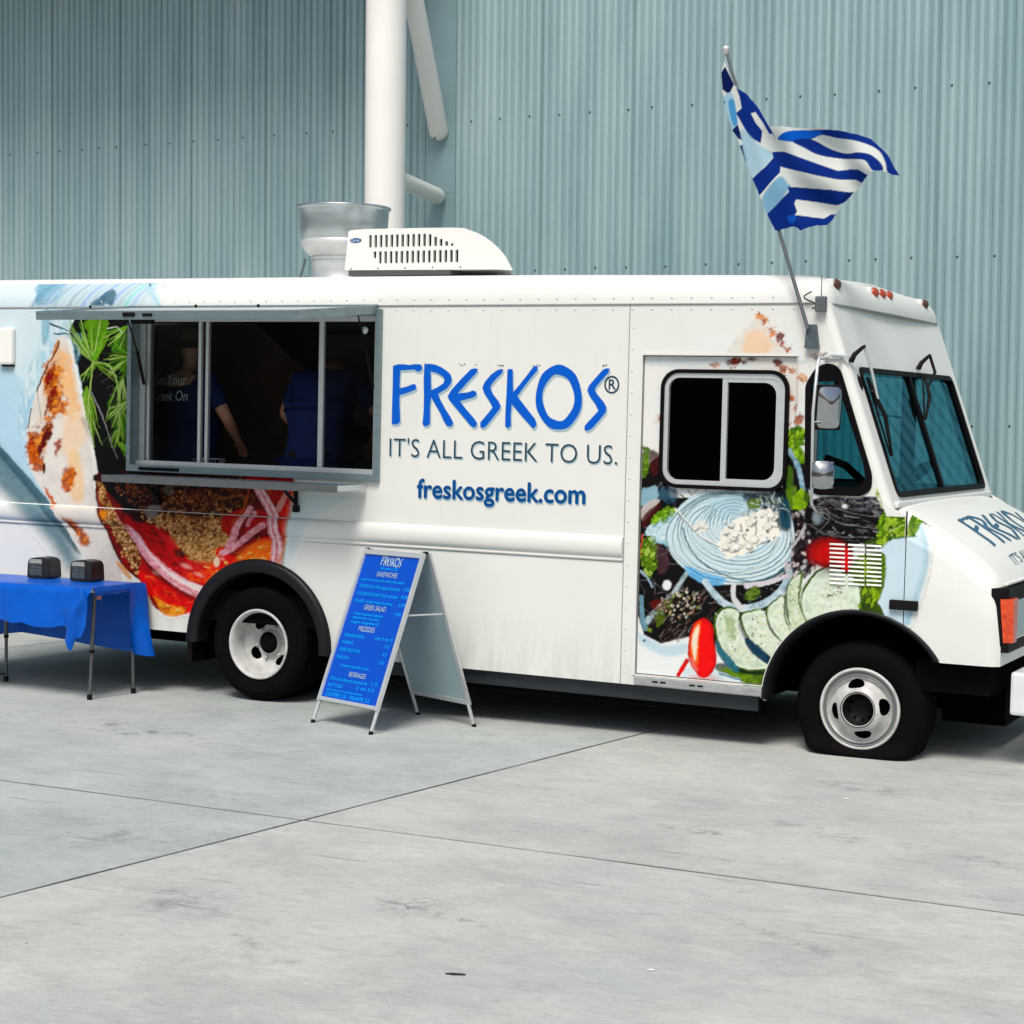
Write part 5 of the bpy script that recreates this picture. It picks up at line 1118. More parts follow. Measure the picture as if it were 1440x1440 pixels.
def keep_cab(u, v):
    k = ~((u > DR[0]-.002) & (u < DR[2]+.002) & (v > DR[1]-.004) & (v < DR[3]+.004)) & ((u-3.995)**2+(v-.335)**2 > .528**2)
    k &= (u > 3.0) & ~in_loop(cwp, u, v) & (u < 4.41) & (v < ZS-.03) & (v > .352) & ~((u > 4.243) & (u < 4.249))
    k &= (u < xf(v)-.046) | (v < 1.40); k &= (v < zs_arr(u)-.14)
    return k
def zs_arr(u): return np.where(u > 4.24, np.interp(u, (4.10, 4.16, 4.25, 4.4, 4.6), (1.455, 1.445, 1.412, 1.34, 1.215)), 9.)
def keep_sh(u, v): return (u > 4.09) & (u < 4.5)
tadd(print_sheet('printed_wrap', np.arange(2.95, 4.45, STEP*.9), np.arange(.35, 2.55, STEP*.9), lambda U, V: np.stack([U, np.full_like(U, -.002), V], 1), paint_right, keep_cab, vinyl, truck))
# print on the rounded shoulder of the fender
def pos_sh(U, V):
    zs_ = np.interp(U, (4.10, 4.16, 4.25, 4.4, 4.6, 4.70), (1.455, 1.445, 1.412, 1.34, 1.215, 1.13)); t = np.clip((V-(zs_-.13))/.13, 0, .97); a = np.arcsin(t)
    return np.stack([U, .13*(1-np.cos(a))+.0065*np.clip(t*6, 0, 1)-.0025, V], 1)
def keep_shr(u, v): z = zs_arr(u); return (u > 4.25) & (v >= z-.145) & (v < z-.006)
tadd(print_sheet('printed_wrap', np.arange(4.245, 4.45, STEP*.9), np.arange(1.15, 1.42, STEP*.9), pos_sh, paint_right, keep_shr, vinyl, truck))

# ---- lettering on the side
LET = {
 'F': [[(125, 358), (150, 350), (180, 349), (212, 354), (240, 349), (272, 350), (283, 368), (272, 384), (258, 388), (235, 376), (200, 380), (165, 381), (161, 425), (160, 478), (200, 468), (228, 456), (242, 455), (249, 468), (245, 484), (205, 500), (160, 514), (159, 560), (163, 655), (150, 668), (118, 670), (119, 600), (123, 470)]],
 'R': [[(292, 350), (318, 347), (348, 351), (382, 365), (410, 384), (430, 402), (438, 425), (434, 450), (412, 478), (385, 494), (364, 507), (380, 545), (405, 590), (432, 632), (446, 660), (436, 680), (414, 679), (394, 650), (376, 608), (352, 568), (328, 524), (322, 570), (322, 662), (312, 676), (292, 680), (282, 668), (288, 600), (290, 520), (288, 440)], [(325, 386), (360, 396), (390, 414), (400, 432), (392, 452), (362, 472), (328, 488)]],
 'E': [[(540, 376), (560, 371), (576, 374), (572, 392), (530, 436), (468, 505), (520, 500), (552, 489), (568, 496), (570, 512), (552, 526), (515, 536), (480, 546), (520, 596), (560, 642), (573, 664), (568, 680), (552, 686), (536, 674), (500, 630), (450, 570), (422, 536), (416, 520), (436, 486), (490, 426)]],
 'S': [[(680, 381), (700, 375), (713, 377), (704, 398), (676, 424), (650, 456), (642, 474), (660, 512), (688, 548), (699, 572), (690, 592), (655, 636), (625, 675), (606, 689), (590, 685), (590, 660), (622, 622), (656, 580), (640, 548), (612, 506), (601, 474), (614, 444), (646, 406)]],
 'K': [[(735, 378), (750, 374), (763, 378), (763, 440), (765, 498), (800, 458), (842, 404), (864, 374), (880, 358), (897, 362), (892, 384), (858, 424), (812, 484), (787, 520), (815, 556), (850, 602), (882, 642), (890, 668), (882, 686), (868, 690), (846, 664), (800, 612), (757, 560), (752, 620), (753, 676), (738, 690), (722, 680), (724, 600), (730, 500)]],
 'O': [[(1008+123*math.cos(t)*(1+.02*math.sin(5*t)), 526+173*math.sin(t)*(1+.012*math.sin(7*t))) for t in [2*PI*i/40 for i in range(40)]], [(1006+84*math.cos(t)*(1+.03*math.sin(4*t+1)), 528+124*math.sin(t)*(1+.025*math.sin(6*t))) for t in [2*PI*i/40 for i in range(40)]]],
 'Z': [[(1244, 378), (1262, 371), (1280, 373), (1272, 394), (1236, 434), (1206, 470), (1200, 490), (1218, 516), (1248, 552), (1262, 578), (1258, 604), (1220, 652), (1186, 690), (1162, 704), (1144, 698), (1147, 676), (1180, 640), (1220, 597), (1200, 556), (1172, 518), (1160, 488), (1170, 462), (1206, 420)]]}
def crop5(p): return (520+p[0]/3.7895, 420+p[1]/3.7895)
blue = M('vinyl_blue', S(0, 96, 212, .8), .42, spec=.15, var=.05, scale=8); blue_dk = M('vinyl_deep_blue', S(0, 82, 150, .75), .4, spec=.15); slate = M('vinyl_slate', S(40, 74, 90, .8), .45, spec=.15); shadowp = M('vinyl_pale_shadow', S(168, 196, 208, .8), .4)
LETO = {}
def letters(fn, q, d, name, mat, **k):
    b = B()
    for key, loops in LET.items():
        L_ = [[fn(p) for p in l] for l in loops]; b.prism(L_[0], L_[1:], lambda u, v, w: side(u, v, q-w), d)
    return part(b, name, mat)
letters(lambda p: T2(crop5(p)[0]+1.5, crop5(p)[1]+3.5), -.0008, .0008, 'logo_shadow', shadowp)
letters(lambda p: T2(*crop5(p)), -.0022, .0008, 'logo_lettering', blue)
def side_text(name, s, px0, py0, px1, py1, mat, bold=0, q=-.0022, cap=None, shift=(0, 0), mult=0.):
    a = T2(px0+shift[0], py0+shift[1]); c = T2(px1+shift[0], py1+shift[1]); Wd = c[0]-a[0]; sl_ = (c[1]-a[1])/Wd
    b = B()
    for i, (dx, dz) in enumerate(((0, 0), (mult, 0), (-mult, 0), (0, mult), (0, -mult)) if mult else ((0, 0),)):
        text_into(b, s, cap, lambda u, v: (a[0]+u+dx, q-.00012*i, a[1]+v+u*sl_+dz), width=Wd, align='LEFT', bold=bold)
    return part(b, name, mat, fix=False)
side_text('slogan_shadow', "IT'S ALL GREEK TO US.", 547.7, 641.6, 868, 653.5, shadowp, -.001, -.0009, .165, (1.0, 2.0)); side_text('slogan_lettering', "IT'S ALL GREEK TO US.", 547.7, 641.6, 868, 653.5, slate, -.0015, cap=.165)
side_text('web_address_shadow', 'freskosgreek.com', 587, 699.5, 822.5, 708.5, shadowp, 0, -.0009, .165, (1.0, 2.4), .0042); side_text('web_address', 'freskosgreek.com', 587, 699.5, 822.5, 708.5, blue_dk, 0, cap=.165, mult=.0042)
cx_, cz_ = T2(860.5, 541)
b = B(); b.prism([(cx_+.048*math.cos(t), cz_+.052*math.sin(t)) for t in [2*PI*i/28 for i in range(28)]], [[(cx_+.038*math.cos(t), cz_+.042*math.sin(t)) for t in [2*PI*i/28 for i in range(28)]]], lambda u, v, q: side(u, v, -.0022+q), .0008)
text_into(b, 'R', .085, lambda u, v: (cx_+u, -.0022, cz_-.028+v), bold=.001); part(b, 'registered_mark', slate)
# torn top edge of the vinyl letters
b = B(); rd = random.Random(2)
for (x0, x1) in ((590, 604), (645, 672), (700, 709), (748, 760), (847, 856)):
    for i in range(4):
        xx = rd.uniform(x0, x1); p = T2(xx, 512.5+rd.uniform(-1.2, 1.2)+(x0-590)*.008); l_ = rd.uniform(.004, .012); b.add([(p[0]-l_, -.0024, p[1]), (p[0], -.0024, p[1]-.004*rd.random()), (p[0]+l_, -.0024, p[1]+.003*rd.random()), (p[0], -.0024, p[1]+.004)], [(0, 1, 2, 3)])
part(b, 'peeled_vinyl', M('peeled_vinyl', (.10, .10, .10), .7))

# ---- hood lettering
hb = B(); hx0, hx1 = 4.29, 4.50
def hoodpt(y, x):
    k = max(i for i in range(len(stat)-1) if stat[i] <= x); t = (x-stat[k])/(stat[k+1]-stat[k]); zz_ = []
    for sc_ in (secs[k], secs[k+1]):
        h_ = [(p[1], p[2]) for p in sc_[3:-3]]; zz_.append(float(np.interp(y, [q[0] for q in h_], [q[1] for q in h_])))
    return (x, y, zz_[0]*(1-t)+zz_[1]*t+.004)
    zs_ = zsh(x); dome = .02+.03*min(1, max(0, (x-4.16)/.3)); t = min(1, max(0, (min(y, W-y)-.14)/1.0)); return (x, y, zs_+dome*(1-(1-t)**1.7)+.0035)
for key, loops in LET.items():
    L_ = []
    for l in loops: L_.append([(.48+(p[0]-118)/(1280-118)*1.42, 4.635-(700-p[1])/350*.24) for p in l])
    # letter tops point to the windscreen; subdivide by small triangles
    tris = tessellate_polygon([[Vector((p[0], p[1], 0)) for p in l] for l in L_]); flat = [p for l in L_ for p in l]
    for t in tris:
        tri = [Vector(flat[i]) for i in t]; N = 5; vs = []; fs = []; ix = {}
        for i in range(N+1):
            for j in range(N+1-i):
                p = tri[0]*(1-(i+j)/N)+tri[1]*(i/N)+tri[2]*(j/N); ix[(i, j)] = len(vs); vs.append(hoodpt(p.x, p.y))
        for i in range(N):
            for j in range(N-i):
                fs.append((ix[i, j], ix[i+1, j], ix[i, j+1]))
                if i+j < N-1: fs.append((ix[i+1, j], ix[i+1, j+1], ix[i, j+1]))
        hb.add(vs, fs)
part(hb, 'hood_logo', M('vinyl_faded_blue', S(40, 110, 150, .75), .4, var=.4, scale=25), fix=False)
b = B(); text_into(b, "IT'S ALL GREEK TO US.", .085, lambda u, v: hoodpt(1.20+u, 4.722-v*.8), width=1.30); part(b, 'hood_slogan', M('vinyl_faded_slate', S(70, 120, 140, .75), .4), fix=False)

# ---- marker lamps, side lamp, small fittings
for i, (y, c) in enumerate(((.205, 0), (.90, 1), (1.05, 1), (1.20, 1), (2.05, 0))):
    lens = M('marker_amber', (.45, .06, .02), .2, var=.4, scale=40, coat=.5) if c else M('marker_brown', (.08, .03, .02), .25)
    x = 3.735 if c else 3.725
    b = B(); b.box((x-.03, y-.055, 2.635), (x+.018, y+.055, 2.70), bev=.01); ml = part(b, 'marker_lamp', M('lamp_base', (.70, .70, .66), .4) if c == 0 else white)
    b = B(); b.lathe([(.0, .03), (.02, .026), (.032, .012), (.034, 0)], Matrix.Translation((x+.016, y, 2.668)) @ Matrix.Rotation(PI/2, 4, 'Y') @ Matrix.Scale(1.3, 4, (0, 1, 0)), n=18); b.build('lens', lens, ml)
p = T2(2, 513); q = T2(23, 461)
b = B(); b.box((p[0], -.045, p[1]), (q[0], 0, q[1]), bev=.02); sl_ = part(b, 'side_lamp', M('lamp_cream', (.80, .79, .73), .45)); b = B(); b.box((p[0]+.03, -.03, p[1]-.012), (q[0]-.01, -.002, p[1]+.001)); b.build('lamp_under_shade', black, sl_)  # black strip below the lamp stands in for its shadow
# small grey fitting + curly wire behind the flag pole
b = B(); b.box((3.77-.065, -.045, 2.505), (3.77-.005, -.004, 2.59), bev=.008); an = part(b, 'roof_fitting', steel)
b = B(); pts = [(3.69+.03*math.sin(i*.9)-.004*i, -.03-.01*math.cos(i), 2.52+.012*i) for i in range(9)]; b.tube(pts, .004, 6); b.tube([(3.735, -.025, 2.59), (3.735, -.025, 2.70)], .0025, 5); b.build('wire', black, an)

# ---- serving hatch: frame, sliding panes, awning, counter
fr = [(-1.062, 1.462), (.912, 1.462), (.912, 2.532), (-1.062, 2.532)]; fi = [(-1.03, 1.505), (.874, 1.505), (.874, 2.495), (-1.03, 2.495)]
b = B(); b.prism(fr, [fi], lambda u, v, q: side(u, v, -.028+q), .10); sw = part(b, 'serving_window', galv)
b = B(); b.box((-1.03, .072, 1.505), (.874, .125, 1.522)); b.box((-1.03, .03, 1.505), (.874, .045, 1.535)); b.box((-1.028, .06, 1.52), (-.985, .12, 2.49)); b.box((-.975, .075, 1.52), (-.955, .12, 2.49)); b.box((.835, .06, 1.52), (.872, .12, 2.49)); b.box((-1.0, .06, 2.46), (.85, .12, 2.494)); b.build('window_track', bright, sw)
for x0, x1, y0 in ((-.552, -.528, .085), (-.508, -.484, .105), (.395, .432, .085), (.80, .822, .10)):
    b = B(); b.box((x0, y0-.012, 1.525), (x1, y0+.012, 2.48)); b.build('mullion', bright, sw)
for x0, x1, y0 in ((-.955, -.545, .09), (.43, .81, .09)):
    b = B(); b.box((x0, y0, 1.53), (x1, y0+.004, 2.47)); b.build('pane', glass, sw)
b = B(); b.box((-.955, -.032, 1.470), (-.62, -.027, 1.492)); b.build('latch_slot', black, sw)
b = B(); b.box((.70, .0, 1.54), (.80, .06, 1.60)); b.lathe([(0, .05), (.03, .05), (.035, 0)], Matrix.Translation((.76, .03, 1.60)), n=16)
# awning panel: hinged along the top, propped up almost level
aw = empty('awning_panel', (0, 0, 0), (0, 0, 0), truck); aw.location = (-.08, -.01, 2.535-.4)
Aw = Matrix.Rotation(math.radians(5.2), 4, 'X')
b = B(); b.box((-.985, -.89, -.012), (.955, 0, .012), T=Aw); b.build('panel_sheet', bright, aw)
b = B(); b.box((-.990, -.905, -.032), (.960, -.885, .022), T=Aw, bev=.003); b.box((.94, -.885, -.032), (.962, .0, .022), T=Aw, bev=.003); b.box((-.992, -.885, -.032), (-.97, .0, .022), T=Aw, bev=.003); b.box((-.99, -.012, -.02), (.96, .006, .026), T=Aw); b.build('panel_frame', galv, aw)
b = B(); b.box((-.30, -.912, -.014), (-.21, -.904, .012), T=Aw); b.box((-.15, -.912, -.012), (-.08, -.904, .006), T=Aw); b.box((-.28, -.86, -.06), (-.12, -.83, -.034), T=Aw); b.build('latch', black, aw)
for xx in (-.55, .25, .7):
    b = B(); b.lathe([(0, .004), (.010, .003), (.011, 0)], Matrix.Translation((xx, -.906, -.035)) @ RX, n=10); b.build('screw', black, aw)
# gas struts
for xx, ya in ((-1.0, -.10), (.80, -.09)):
    b = B(); b.tube([(xx+.02, .05, 2.04), (xx, .0, 2.26)], .011, 10); b.tube([(xx, .0, 2.26), (xx-.02, ya, 2.505)], .005, 8); part(b, 'gas_strut', black)
b = B(); b.lathe([(0, .018), (.02, .014), (.024, 0)], Matrix.Translation((.80, -.03, 2.40)) @ RX, n=16); part(b, 'hook_lamp', bright)
# counter shelf
b = B(); b.box((-1.02, -.32, 1.405), (.80, -.03, 1.440), bev=.004); ct = part(b, 'counter_shelf', galv)
b = B(); b.box((.80, -.315, 1.408), (.822, -.03, 1.441)); b.build('shelf_end', bright, ct)
b = B(); b.box((-1.022, -.326, 1.398), (.80, -.3195, 1.444)); b.build('shelf_edge', steel, ct)
for xx in (.30, -.80):
    b = B(); b.tube([(xx, -.02, 1.27), (xx, -.02, 1.40)], .013, 8); b.tube([(xx, -.02, 1.30), (xx, -.17, 1.40)], .011, 8); b.box((xx-.012, -.20, 1.392), (xx+.012, -.01, 1.405)); b.box((xx-.02, -.03, 1.245), (xx+.02, -.002, 1.29)); part(b, 'shelf_bracket', black)

# ---- interior
FZ = .74
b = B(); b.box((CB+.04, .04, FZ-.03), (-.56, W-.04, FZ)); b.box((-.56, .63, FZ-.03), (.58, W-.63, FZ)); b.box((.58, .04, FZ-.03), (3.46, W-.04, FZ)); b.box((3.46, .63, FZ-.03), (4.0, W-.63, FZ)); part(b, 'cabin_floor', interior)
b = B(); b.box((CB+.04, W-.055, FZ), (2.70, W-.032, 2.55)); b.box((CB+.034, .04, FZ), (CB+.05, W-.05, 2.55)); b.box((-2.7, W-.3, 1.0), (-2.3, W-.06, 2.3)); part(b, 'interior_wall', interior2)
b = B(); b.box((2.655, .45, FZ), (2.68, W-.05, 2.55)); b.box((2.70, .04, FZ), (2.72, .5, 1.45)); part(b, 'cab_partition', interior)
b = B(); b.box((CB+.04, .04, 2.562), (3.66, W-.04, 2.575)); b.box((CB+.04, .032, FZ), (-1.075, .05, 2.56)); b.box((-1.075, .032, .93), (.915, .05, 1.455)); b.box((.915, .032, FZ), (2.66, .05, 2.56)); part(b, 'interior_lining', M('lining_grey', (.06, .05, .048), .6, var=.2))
# range hood with a slanted left end
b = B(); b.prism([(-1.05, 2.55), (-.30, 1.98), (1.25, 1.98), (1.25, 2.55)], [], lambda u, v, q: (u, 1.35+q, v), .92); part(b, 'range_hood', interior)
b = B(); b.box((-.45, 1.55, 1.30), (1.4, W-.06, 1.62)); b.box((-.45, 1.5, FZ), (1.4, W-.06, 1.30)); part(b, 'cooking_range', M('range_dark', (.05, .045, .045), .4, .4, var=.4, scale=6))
b = B(); b.box((-.98, .13, 1.42), (.86, .52, 1.455)); part(b, 'prep_counter', M('prep_steel', (.16, .15, .15), .4, .5, var=.2))
# cab: dash, steering wheel, seat, pillar mirror
b = B(); b.box((3.78, .06, 1.28), (4.10, W-.06, 1.47), bev=.03); part(b, 'dashboard', M('dash_black', (.012, .011, .012), .6))
b = B(); c0 = Vector((3.72, 1.78, 1.52)); ax = Matrix.Translation(c0) @ Matrix.Rotation(math.radians(-38), 4, 'Y')
pts = [ax @ Vector((.22*math.cos(t), .22*math.sin(t), 0)) for t in [2*PI*i/40 for i in range(41)]]; b.tube(pts, .016, 10, caps=False)
for t in (0, 2.1, 4.2): b.tube([ax @ Vector((0, 0, -.02)), ax @ Vector((.22*math.cos(t), .22*math.sin(t), 0))], .012, 8)
b.tube([ax @ Vector((0, 0, 0)), ax @ Vector((0, 0, -.45))], .03, 10); part(b, 'steering_wheel', black)
b = B(); b.tube([(4.02, .50, 1.42), (3.80, .30, 1.66), (3.70, .24, 1.70)], .022, 10); b.box((3.98, .1, 1.45), (4.06, .9, 1.49)); part(b, 'dash_arm', black)
b = B(); b.box((2.78, 1.35, FZ), (3.2, 1.95, 1.15), bev=.04); b.box((2.74, 1.35, 1.1), (2.86, 1.95, 1.75), bev=.05); part(b, 'driver_seat', M('seat_black', (.02, .02, .022), .7))
b = B(); b.lathe([(0, .03), (.07, .025), (.085, 0), (.07, -.02), (0, -.02)], Matrix.Translation((3.86, .12, 2.10)) @ RX, n=20); part(b, 'cab_fan', black)
b = B(); b.tube([(3.99, .15, 2.08), (3.93, .5, 1.95), (3.96, 1.0, 1.93)], .008, 6); part(b, 'sun_visor_rail', black)

for fn in (side, fside):
    b = B(); b.prism([(xf(1.46)-.20, 1.46), (xf(1.46)-.08, 1.46), (xf(2.54)-.08, 2.54), (xf(2.54)-.32, 2.54), (xf(2.20)-.22, 2.20)] if 0 else [(xf(1.49)-.060, 1.49), (xf(1.49)-.047, 1.49), (xf(2.54)-.047, 2.54), (xf(2.54)-.060, 2.54)], [], lambda u, v, q: fn(u, v, .031+q), .10); part(b, 'pillar_trim', black)
b = B(); b.prism([(.08, 1.47), (W-.08, 1.47), (W-.08, 2.54), (.08, 2.54)], [offset_loop(ws, -.004)], lambda u, v, q: face(u, v, q+.032), .006); part(b, 'windscreen_surround', black)

# ---- near-side mirror assembly
mir = empty('wing_mirror', (0, 0, 0), (0, 0, 0), truck); mir.location = (0, 0, -.4); mir['label'] = 'twin chrome mirrors on a thin upright rod'
b = B(); b.tube([(3.80, -.22, 2.245), (3.805, -.26, 2.22), (3.79, -.27, 1.95), (3.795, -.26, 1.46), (3.78, -.10, 1.40), (3.775, -.01, 1.395)], .009, 10); b.tube([(3.80, -.22, 2.243), (3.79, -.1, 2.25), (3.77, .01, 2.262)], .009, 10)
b.tube([(3.83, -.1, 2.262), (3.86, -.015, 2.262)], .009, 8); b.box((3.76, -.014, 2.247), (3.90, -.001, 2.272), bev=.004); b.build('mirror_rod', bright, mir)
Tm = Matrix.Translation((3.862, -.22, 1.98)) @ Matrix.Rotation(math.radians(40), 4, 'Z') @ Matrix.Rotation(math.radians(6), 4, 'X')
def bulge(a, c, h, T, e=.35, nr=7, na=40):
    vs = [T @ Vector((0, -h, 0))]; fs = []
    for i in range(1, nr+1):
        rr = i/nr
        for k in range(na):
            t = 2*PI*k/na; vs.append(T @ Vector((a*rr*math.copysign(abs(math.cos(t))**e, math.cos(t)), -h*(1-rr**2.2), c*rr*math.copysign(abs(math.sin(t))**e, math.sin(t)))))
    for k in range(na): fs.append((0, 1+k, 1+(k+1) % na))
    for i in range(nr-1):
        for k in range(na): fs.append((1+i*na+k, 1+i*na+(k+1) % na, 1+(i+1)*na+(k+1) % na, 1+(i+1)*na+k))
    return vs, fs
b = B(); b.add(*bulge(.072, .120, .030, Tm), True); b.build('mirror_head', chrome, mir)
b = B(); b.box((-.074, -.004, -.122), (.074, .014, .122), T=Tm, bev=.006); b.build('mirror_rim', black, mir)
Tm2 = Matrix.Translation((3.85, -.25, 1.617)) @ Matrix.Rotation(math.radians(28), 4, 'Z')
b = B(); b.add(*bulge(.062, .076, .030, Tm2, .6), True); b.box((-.058, -.002, -.072), (.058, .012, .072), T=Tm2, bev=.005); b.build('convex_mirror', chrome, mir)
b = B(); b.tube([(3.79, -.265, 2.05), (3.83, -.25, 2.05)], .008, 6); b.tube([(3.79, -.265, 1.9), (3.83, -.25, 1.9)], .008, 6); b.tube([(3.795, -.262, 1.62), (3.83, -.25, 1.62)], .008, 6); b.build('clamp', steel, mir)

# ---- wipers
def wiper(y0, yb, ye, zb, ze):
    wp = empty('wiper', (0, 0, 0), (0, 0, 0), truck); wp.location = (0, 0, -.4)
    P = lambda y, z, o: (xf(z)+o, y, z)
    b = B(); b.tube([P(y0-.04, 2.235, .01), P(y0-.045, 2.275, .045), P(y0+.02, 2.31, .075), P(y0+.09, 2.325, .075)], [.016, .014, .011, .009], 10); b.build('wiper_pivot', black, wp)
    b = B(); b.tube([P(y0+.09, 2.325, .075), P(y0+.11, 2.22, .07), P(yb, zb, .045)], [.010, .010, .008], 8); b.build('wiper_arm', bright if yb > y0 and y0 < 1 else black, wp)
    b = B(); a = Vector(P(yb-(ye-yb)*.45, zb+(zb-ze)*.45, .030)); c = Vector(P(ye, ze, .022)); b.tube([a, (a+c)/2+Vector((.03, 0, 0)), c], [.007, .013, .007], 8); b.tube([a-Vector((.008, 0, 0)), c-Vector((.008, 0, 0))], .006, 6); b.build('wiper_blade', black, wp)
wiper(.08, .215, .235, 2.02, 1.72)
wiper(1.45, 1.36, 1.18, 2.12, 1.93)

# ---- roof: air conditioner and exhaust fan
acm = M('ac_shell', (.80, .80, .755), .42, var=.04, scale=5)
ac = empty('roof_air_conditioner', (0, 0, 0), (0, 0, 0), truck); ac.location = (.0, 0, -.4)
AX0, AX1, AZ0, AZ1, AY0, AY1 = .462, 1.672, 2.80, 3.055, .25, .95
prof = [(AX0+.005, AZ0), (AX0+.025, AZ1-.03), (AX0+.05, AZ1-.004), (AX0+.3, AZ1), (AX0+.80, AZ1-.006), (AX0+.90, AZ1-.022), (AX0+1.0, AZ1-.062), (AX0+1.09, AZ1-.122), (AX0+1.16, AZ1-.192), (AX1, AZ0-.012), (AX1-.12, AZ0-.006), (AX0+.9, AZ0)]
prof = [tuple(p) for p in catmull(prof[1:9], False, 6)]
prof = [(AX0, AZ0-.002)]+prof+[(AX1, AZ0-.018), (AX1-.10, AZ0-.012)]
slots = []
for i in range(16):
    x = AX0+.190+i*.0398; h0, h1 = 2.936, 3.018
    if i == 11: h0, h1 = 2.936, 3.014
    if i >= 12: h1 = 3.012-(i-11)*.0145
    slots.append((x, h0, h1, .0105))
    x2 = AX0+.226+i*.0398
    slots.append((x2, 2.834 if i else 2.868, 2.914, .0105))
holes = [rrect(x-w2, z0, x+w2, z1, .008, 3) for x, z0, z1, w2 in slots]
b = B(); b.prism(prof, holes, lambda u, v, q: (u, AY0+q, v), .018)
n = len(prof); tp = lambda x, z, t: (AX0+(x-AX0)*(1-.30*t)+.02*t, AY0+.002+(AY1-AY0)*t, AZ0+(z-AZ0)*(1-.10*t*t)); vs = [tp(x, z, t) for t in (0, 1) for x, z in prof]; b.add(vs, [(i, (i+1) % n, n+(i+1) % n, n+i) for i in range(n)], False); b.add([tp(x, z, 1) for x, z in prof], [tuple(range(n))]); b.build('shell', acm, ac)
b = B(); b.box((AX0+.1, AY0+.06, 2.82), (AX0+.84, AY0+.20, 3.02)); b.build('condenser', M('condenser_black', (.012, .008, .009), .8), ac)
b = B(); b.box((AX0+.012, AY0+.03, 2.762), (AX1-.45, AY1-.03, 2.80)); b.build('base_tray', M('tray_grey', (.16, .155, .15), .6), ac)
b = B(); ex, ez = AX0+.082, 2.985; b.prism([(ex+.043*math.cos(t), ez+.015*math.sin(t)) for t in [2*PI*i/24 for i in range(24)]], [], lambda u, v, q: (u, AY0-.003+q, v), .003); bd = b.build('brand_badge', M('badge_blue', S(18, 96, 150, .8), .3), ac)
b = B(); text_into(b, 'Carrier', .026, lambda u, v: (ex+u, AY0-.0036, ez-.008+v), width=.062); b.build('badge_lettering', M('badge_white', (.7, .75, .78), .4), bd)
b = B()
for i in range(5): b.lathe([(0, .002), (.005, .002), (.006, 0)], Matrix.Translation((AX0+.05+i*.2, AY0, AZ0+.006)) @ RX, n=8)
b.build('shell_screws', steel, ac)['kind'] = 'stuff'
spun = M('spun_aluminium', (.52, .58, .60), .28, .85, var=.28, scale=3, stretch=(1, 1, 9), bump=.02)
ef = empty('exhaust_fan', (0, 0, 0), (0, 0, 0), truck); ef.location = (-.226, 1.3, -.4); ef.scale = (.86, .86, 1)
b = B(); b.lathe([(.368, 3.325), (.385, 3.330), (.390, 3.318), (.378, 3.308), (.372, 3.30), (.366, 3.20), (.352, 3.13), (.335, 3.09)], n=64); b.lathe([(.368, 3.325), (.355, 3.30), (.33, 3.10), (.0, 3.09)], n=64); b.build('bowl', spun, ef)
b = B(); b.lathe([(.335, 3.092), (.345, 3.07), (.338, 3.04), (.30, 3.00), (.262, 2.975)], n=64); b.build('drip_collar', M('fan_collar', (.66, .67, .66), .4, .35, var=.15, scale=10), ef)  # paler metal stands in for the whitish reflection low on the bowl
b = B(); b.lathe([(.262, 2.976), (.268, 2.968), (.262, 2.96), (.255, 2.95), (.262, 2.942), (.25, 2.93), (.24, 2.78), (.30, 2.76)], n=56); b.box((-.32, -.32, 2.71), (.32, .32, 2.775)); b.build('fan_base', bright, ef)
b = B(); b.box((-.375, -.06, 3.17), (-.35, .02, 3.26)); b.build('junction_box', bright, ef)
b = B(); b.tube([(-.26, -.16, 2.96), (-.30, -.20, 2.78)], .010, 8); b.build('hinge_stay', steel, ef)

# ================================================================== FLAG
flag = empty('flag', (0, 0, 0)); tag(flag, 'blue and white striped Greek flag flying from a leaning pole on the truck front corner', 'flag')
Rt = Matrix.Translation((0, 0, .4)) @ Matrix.Rotation(PSI, 4, 'Z') @ Matrix.Rotation(TH, 4, 'Y') @ Matrix.Translation((0, 0, -.4))
def tw(x, y, z): return Rt @ Vector((x, y, z))
FB = tw(3.690, -.05, 2.36); FT = tw(3.146, -.05, 3.955); flag.location = FB
loc = lambda v: Vector(v)-FB
b = B(); b.tube([loc(FB+(FT-FB)*.03), loc(FT)], [.011, .008], 12); b.build('pole', steel, flag)
b = B(); b.lathe([(0, .03), (.018, .025), (.022, .01), (.016, -.006), (.010, -.02)], Matrix.Translation(loc(FT)), n=14); b.build('finial', M('finial', (.62, .60, .58), .4, .4), flag)
brk = B(); bq = lambda u, v, w: loc(tw(3.69+u, -.002-w, 2.36+v)); brk.prism([(-.038, -.055), (.04, -.055), (.02, .075), (-.028, .075)], [], bq, .04); brk.build('pole_bracket', M('bracket_grey', (.12, .16, .18), .45, .5, var=.5, scale=50), flag)
# cloth: traced outline on the plane of the pole (wind blows it along the truck), rippled in depth
def FPT(p):    # zoomed artwork coords -> plane metres (X,Z)
    x = 980+p[0]/3.274; y = 40+p[1]/3.2727; v = HI @ np.array([x, y, 1.]); return (v[0]/v[2], v[1]/v[2])
foutline = [(146, 160), (160, 190), (190, 265), (205, 282), (240, 305), (290, 360), (325, 410), (352, 460), (400, 462), (470, 468), (560, 460), (650, 468), (740, 488), (805, 510), (850, 550), (885, 585), (910, 635), (932, 676), (912, 678), (890, 668), (870, 662), (840, 666), (810, 686), (770, 712), (745, 738), (718, 758), (690, 790), (668, 806), (640, 838), (628, 852), (612, 880), (595, 905), (560, 912), (528, 926), (503, 938), (486, 924), (466, 918), (430, 926), (380, 936), (345, 866), (310, 780), (276, 700), (262, 655), (246, 628), (222, 560), (205, 512), (184, 478), (165, 420), (150, 350), (138, 300), (132, 215)]
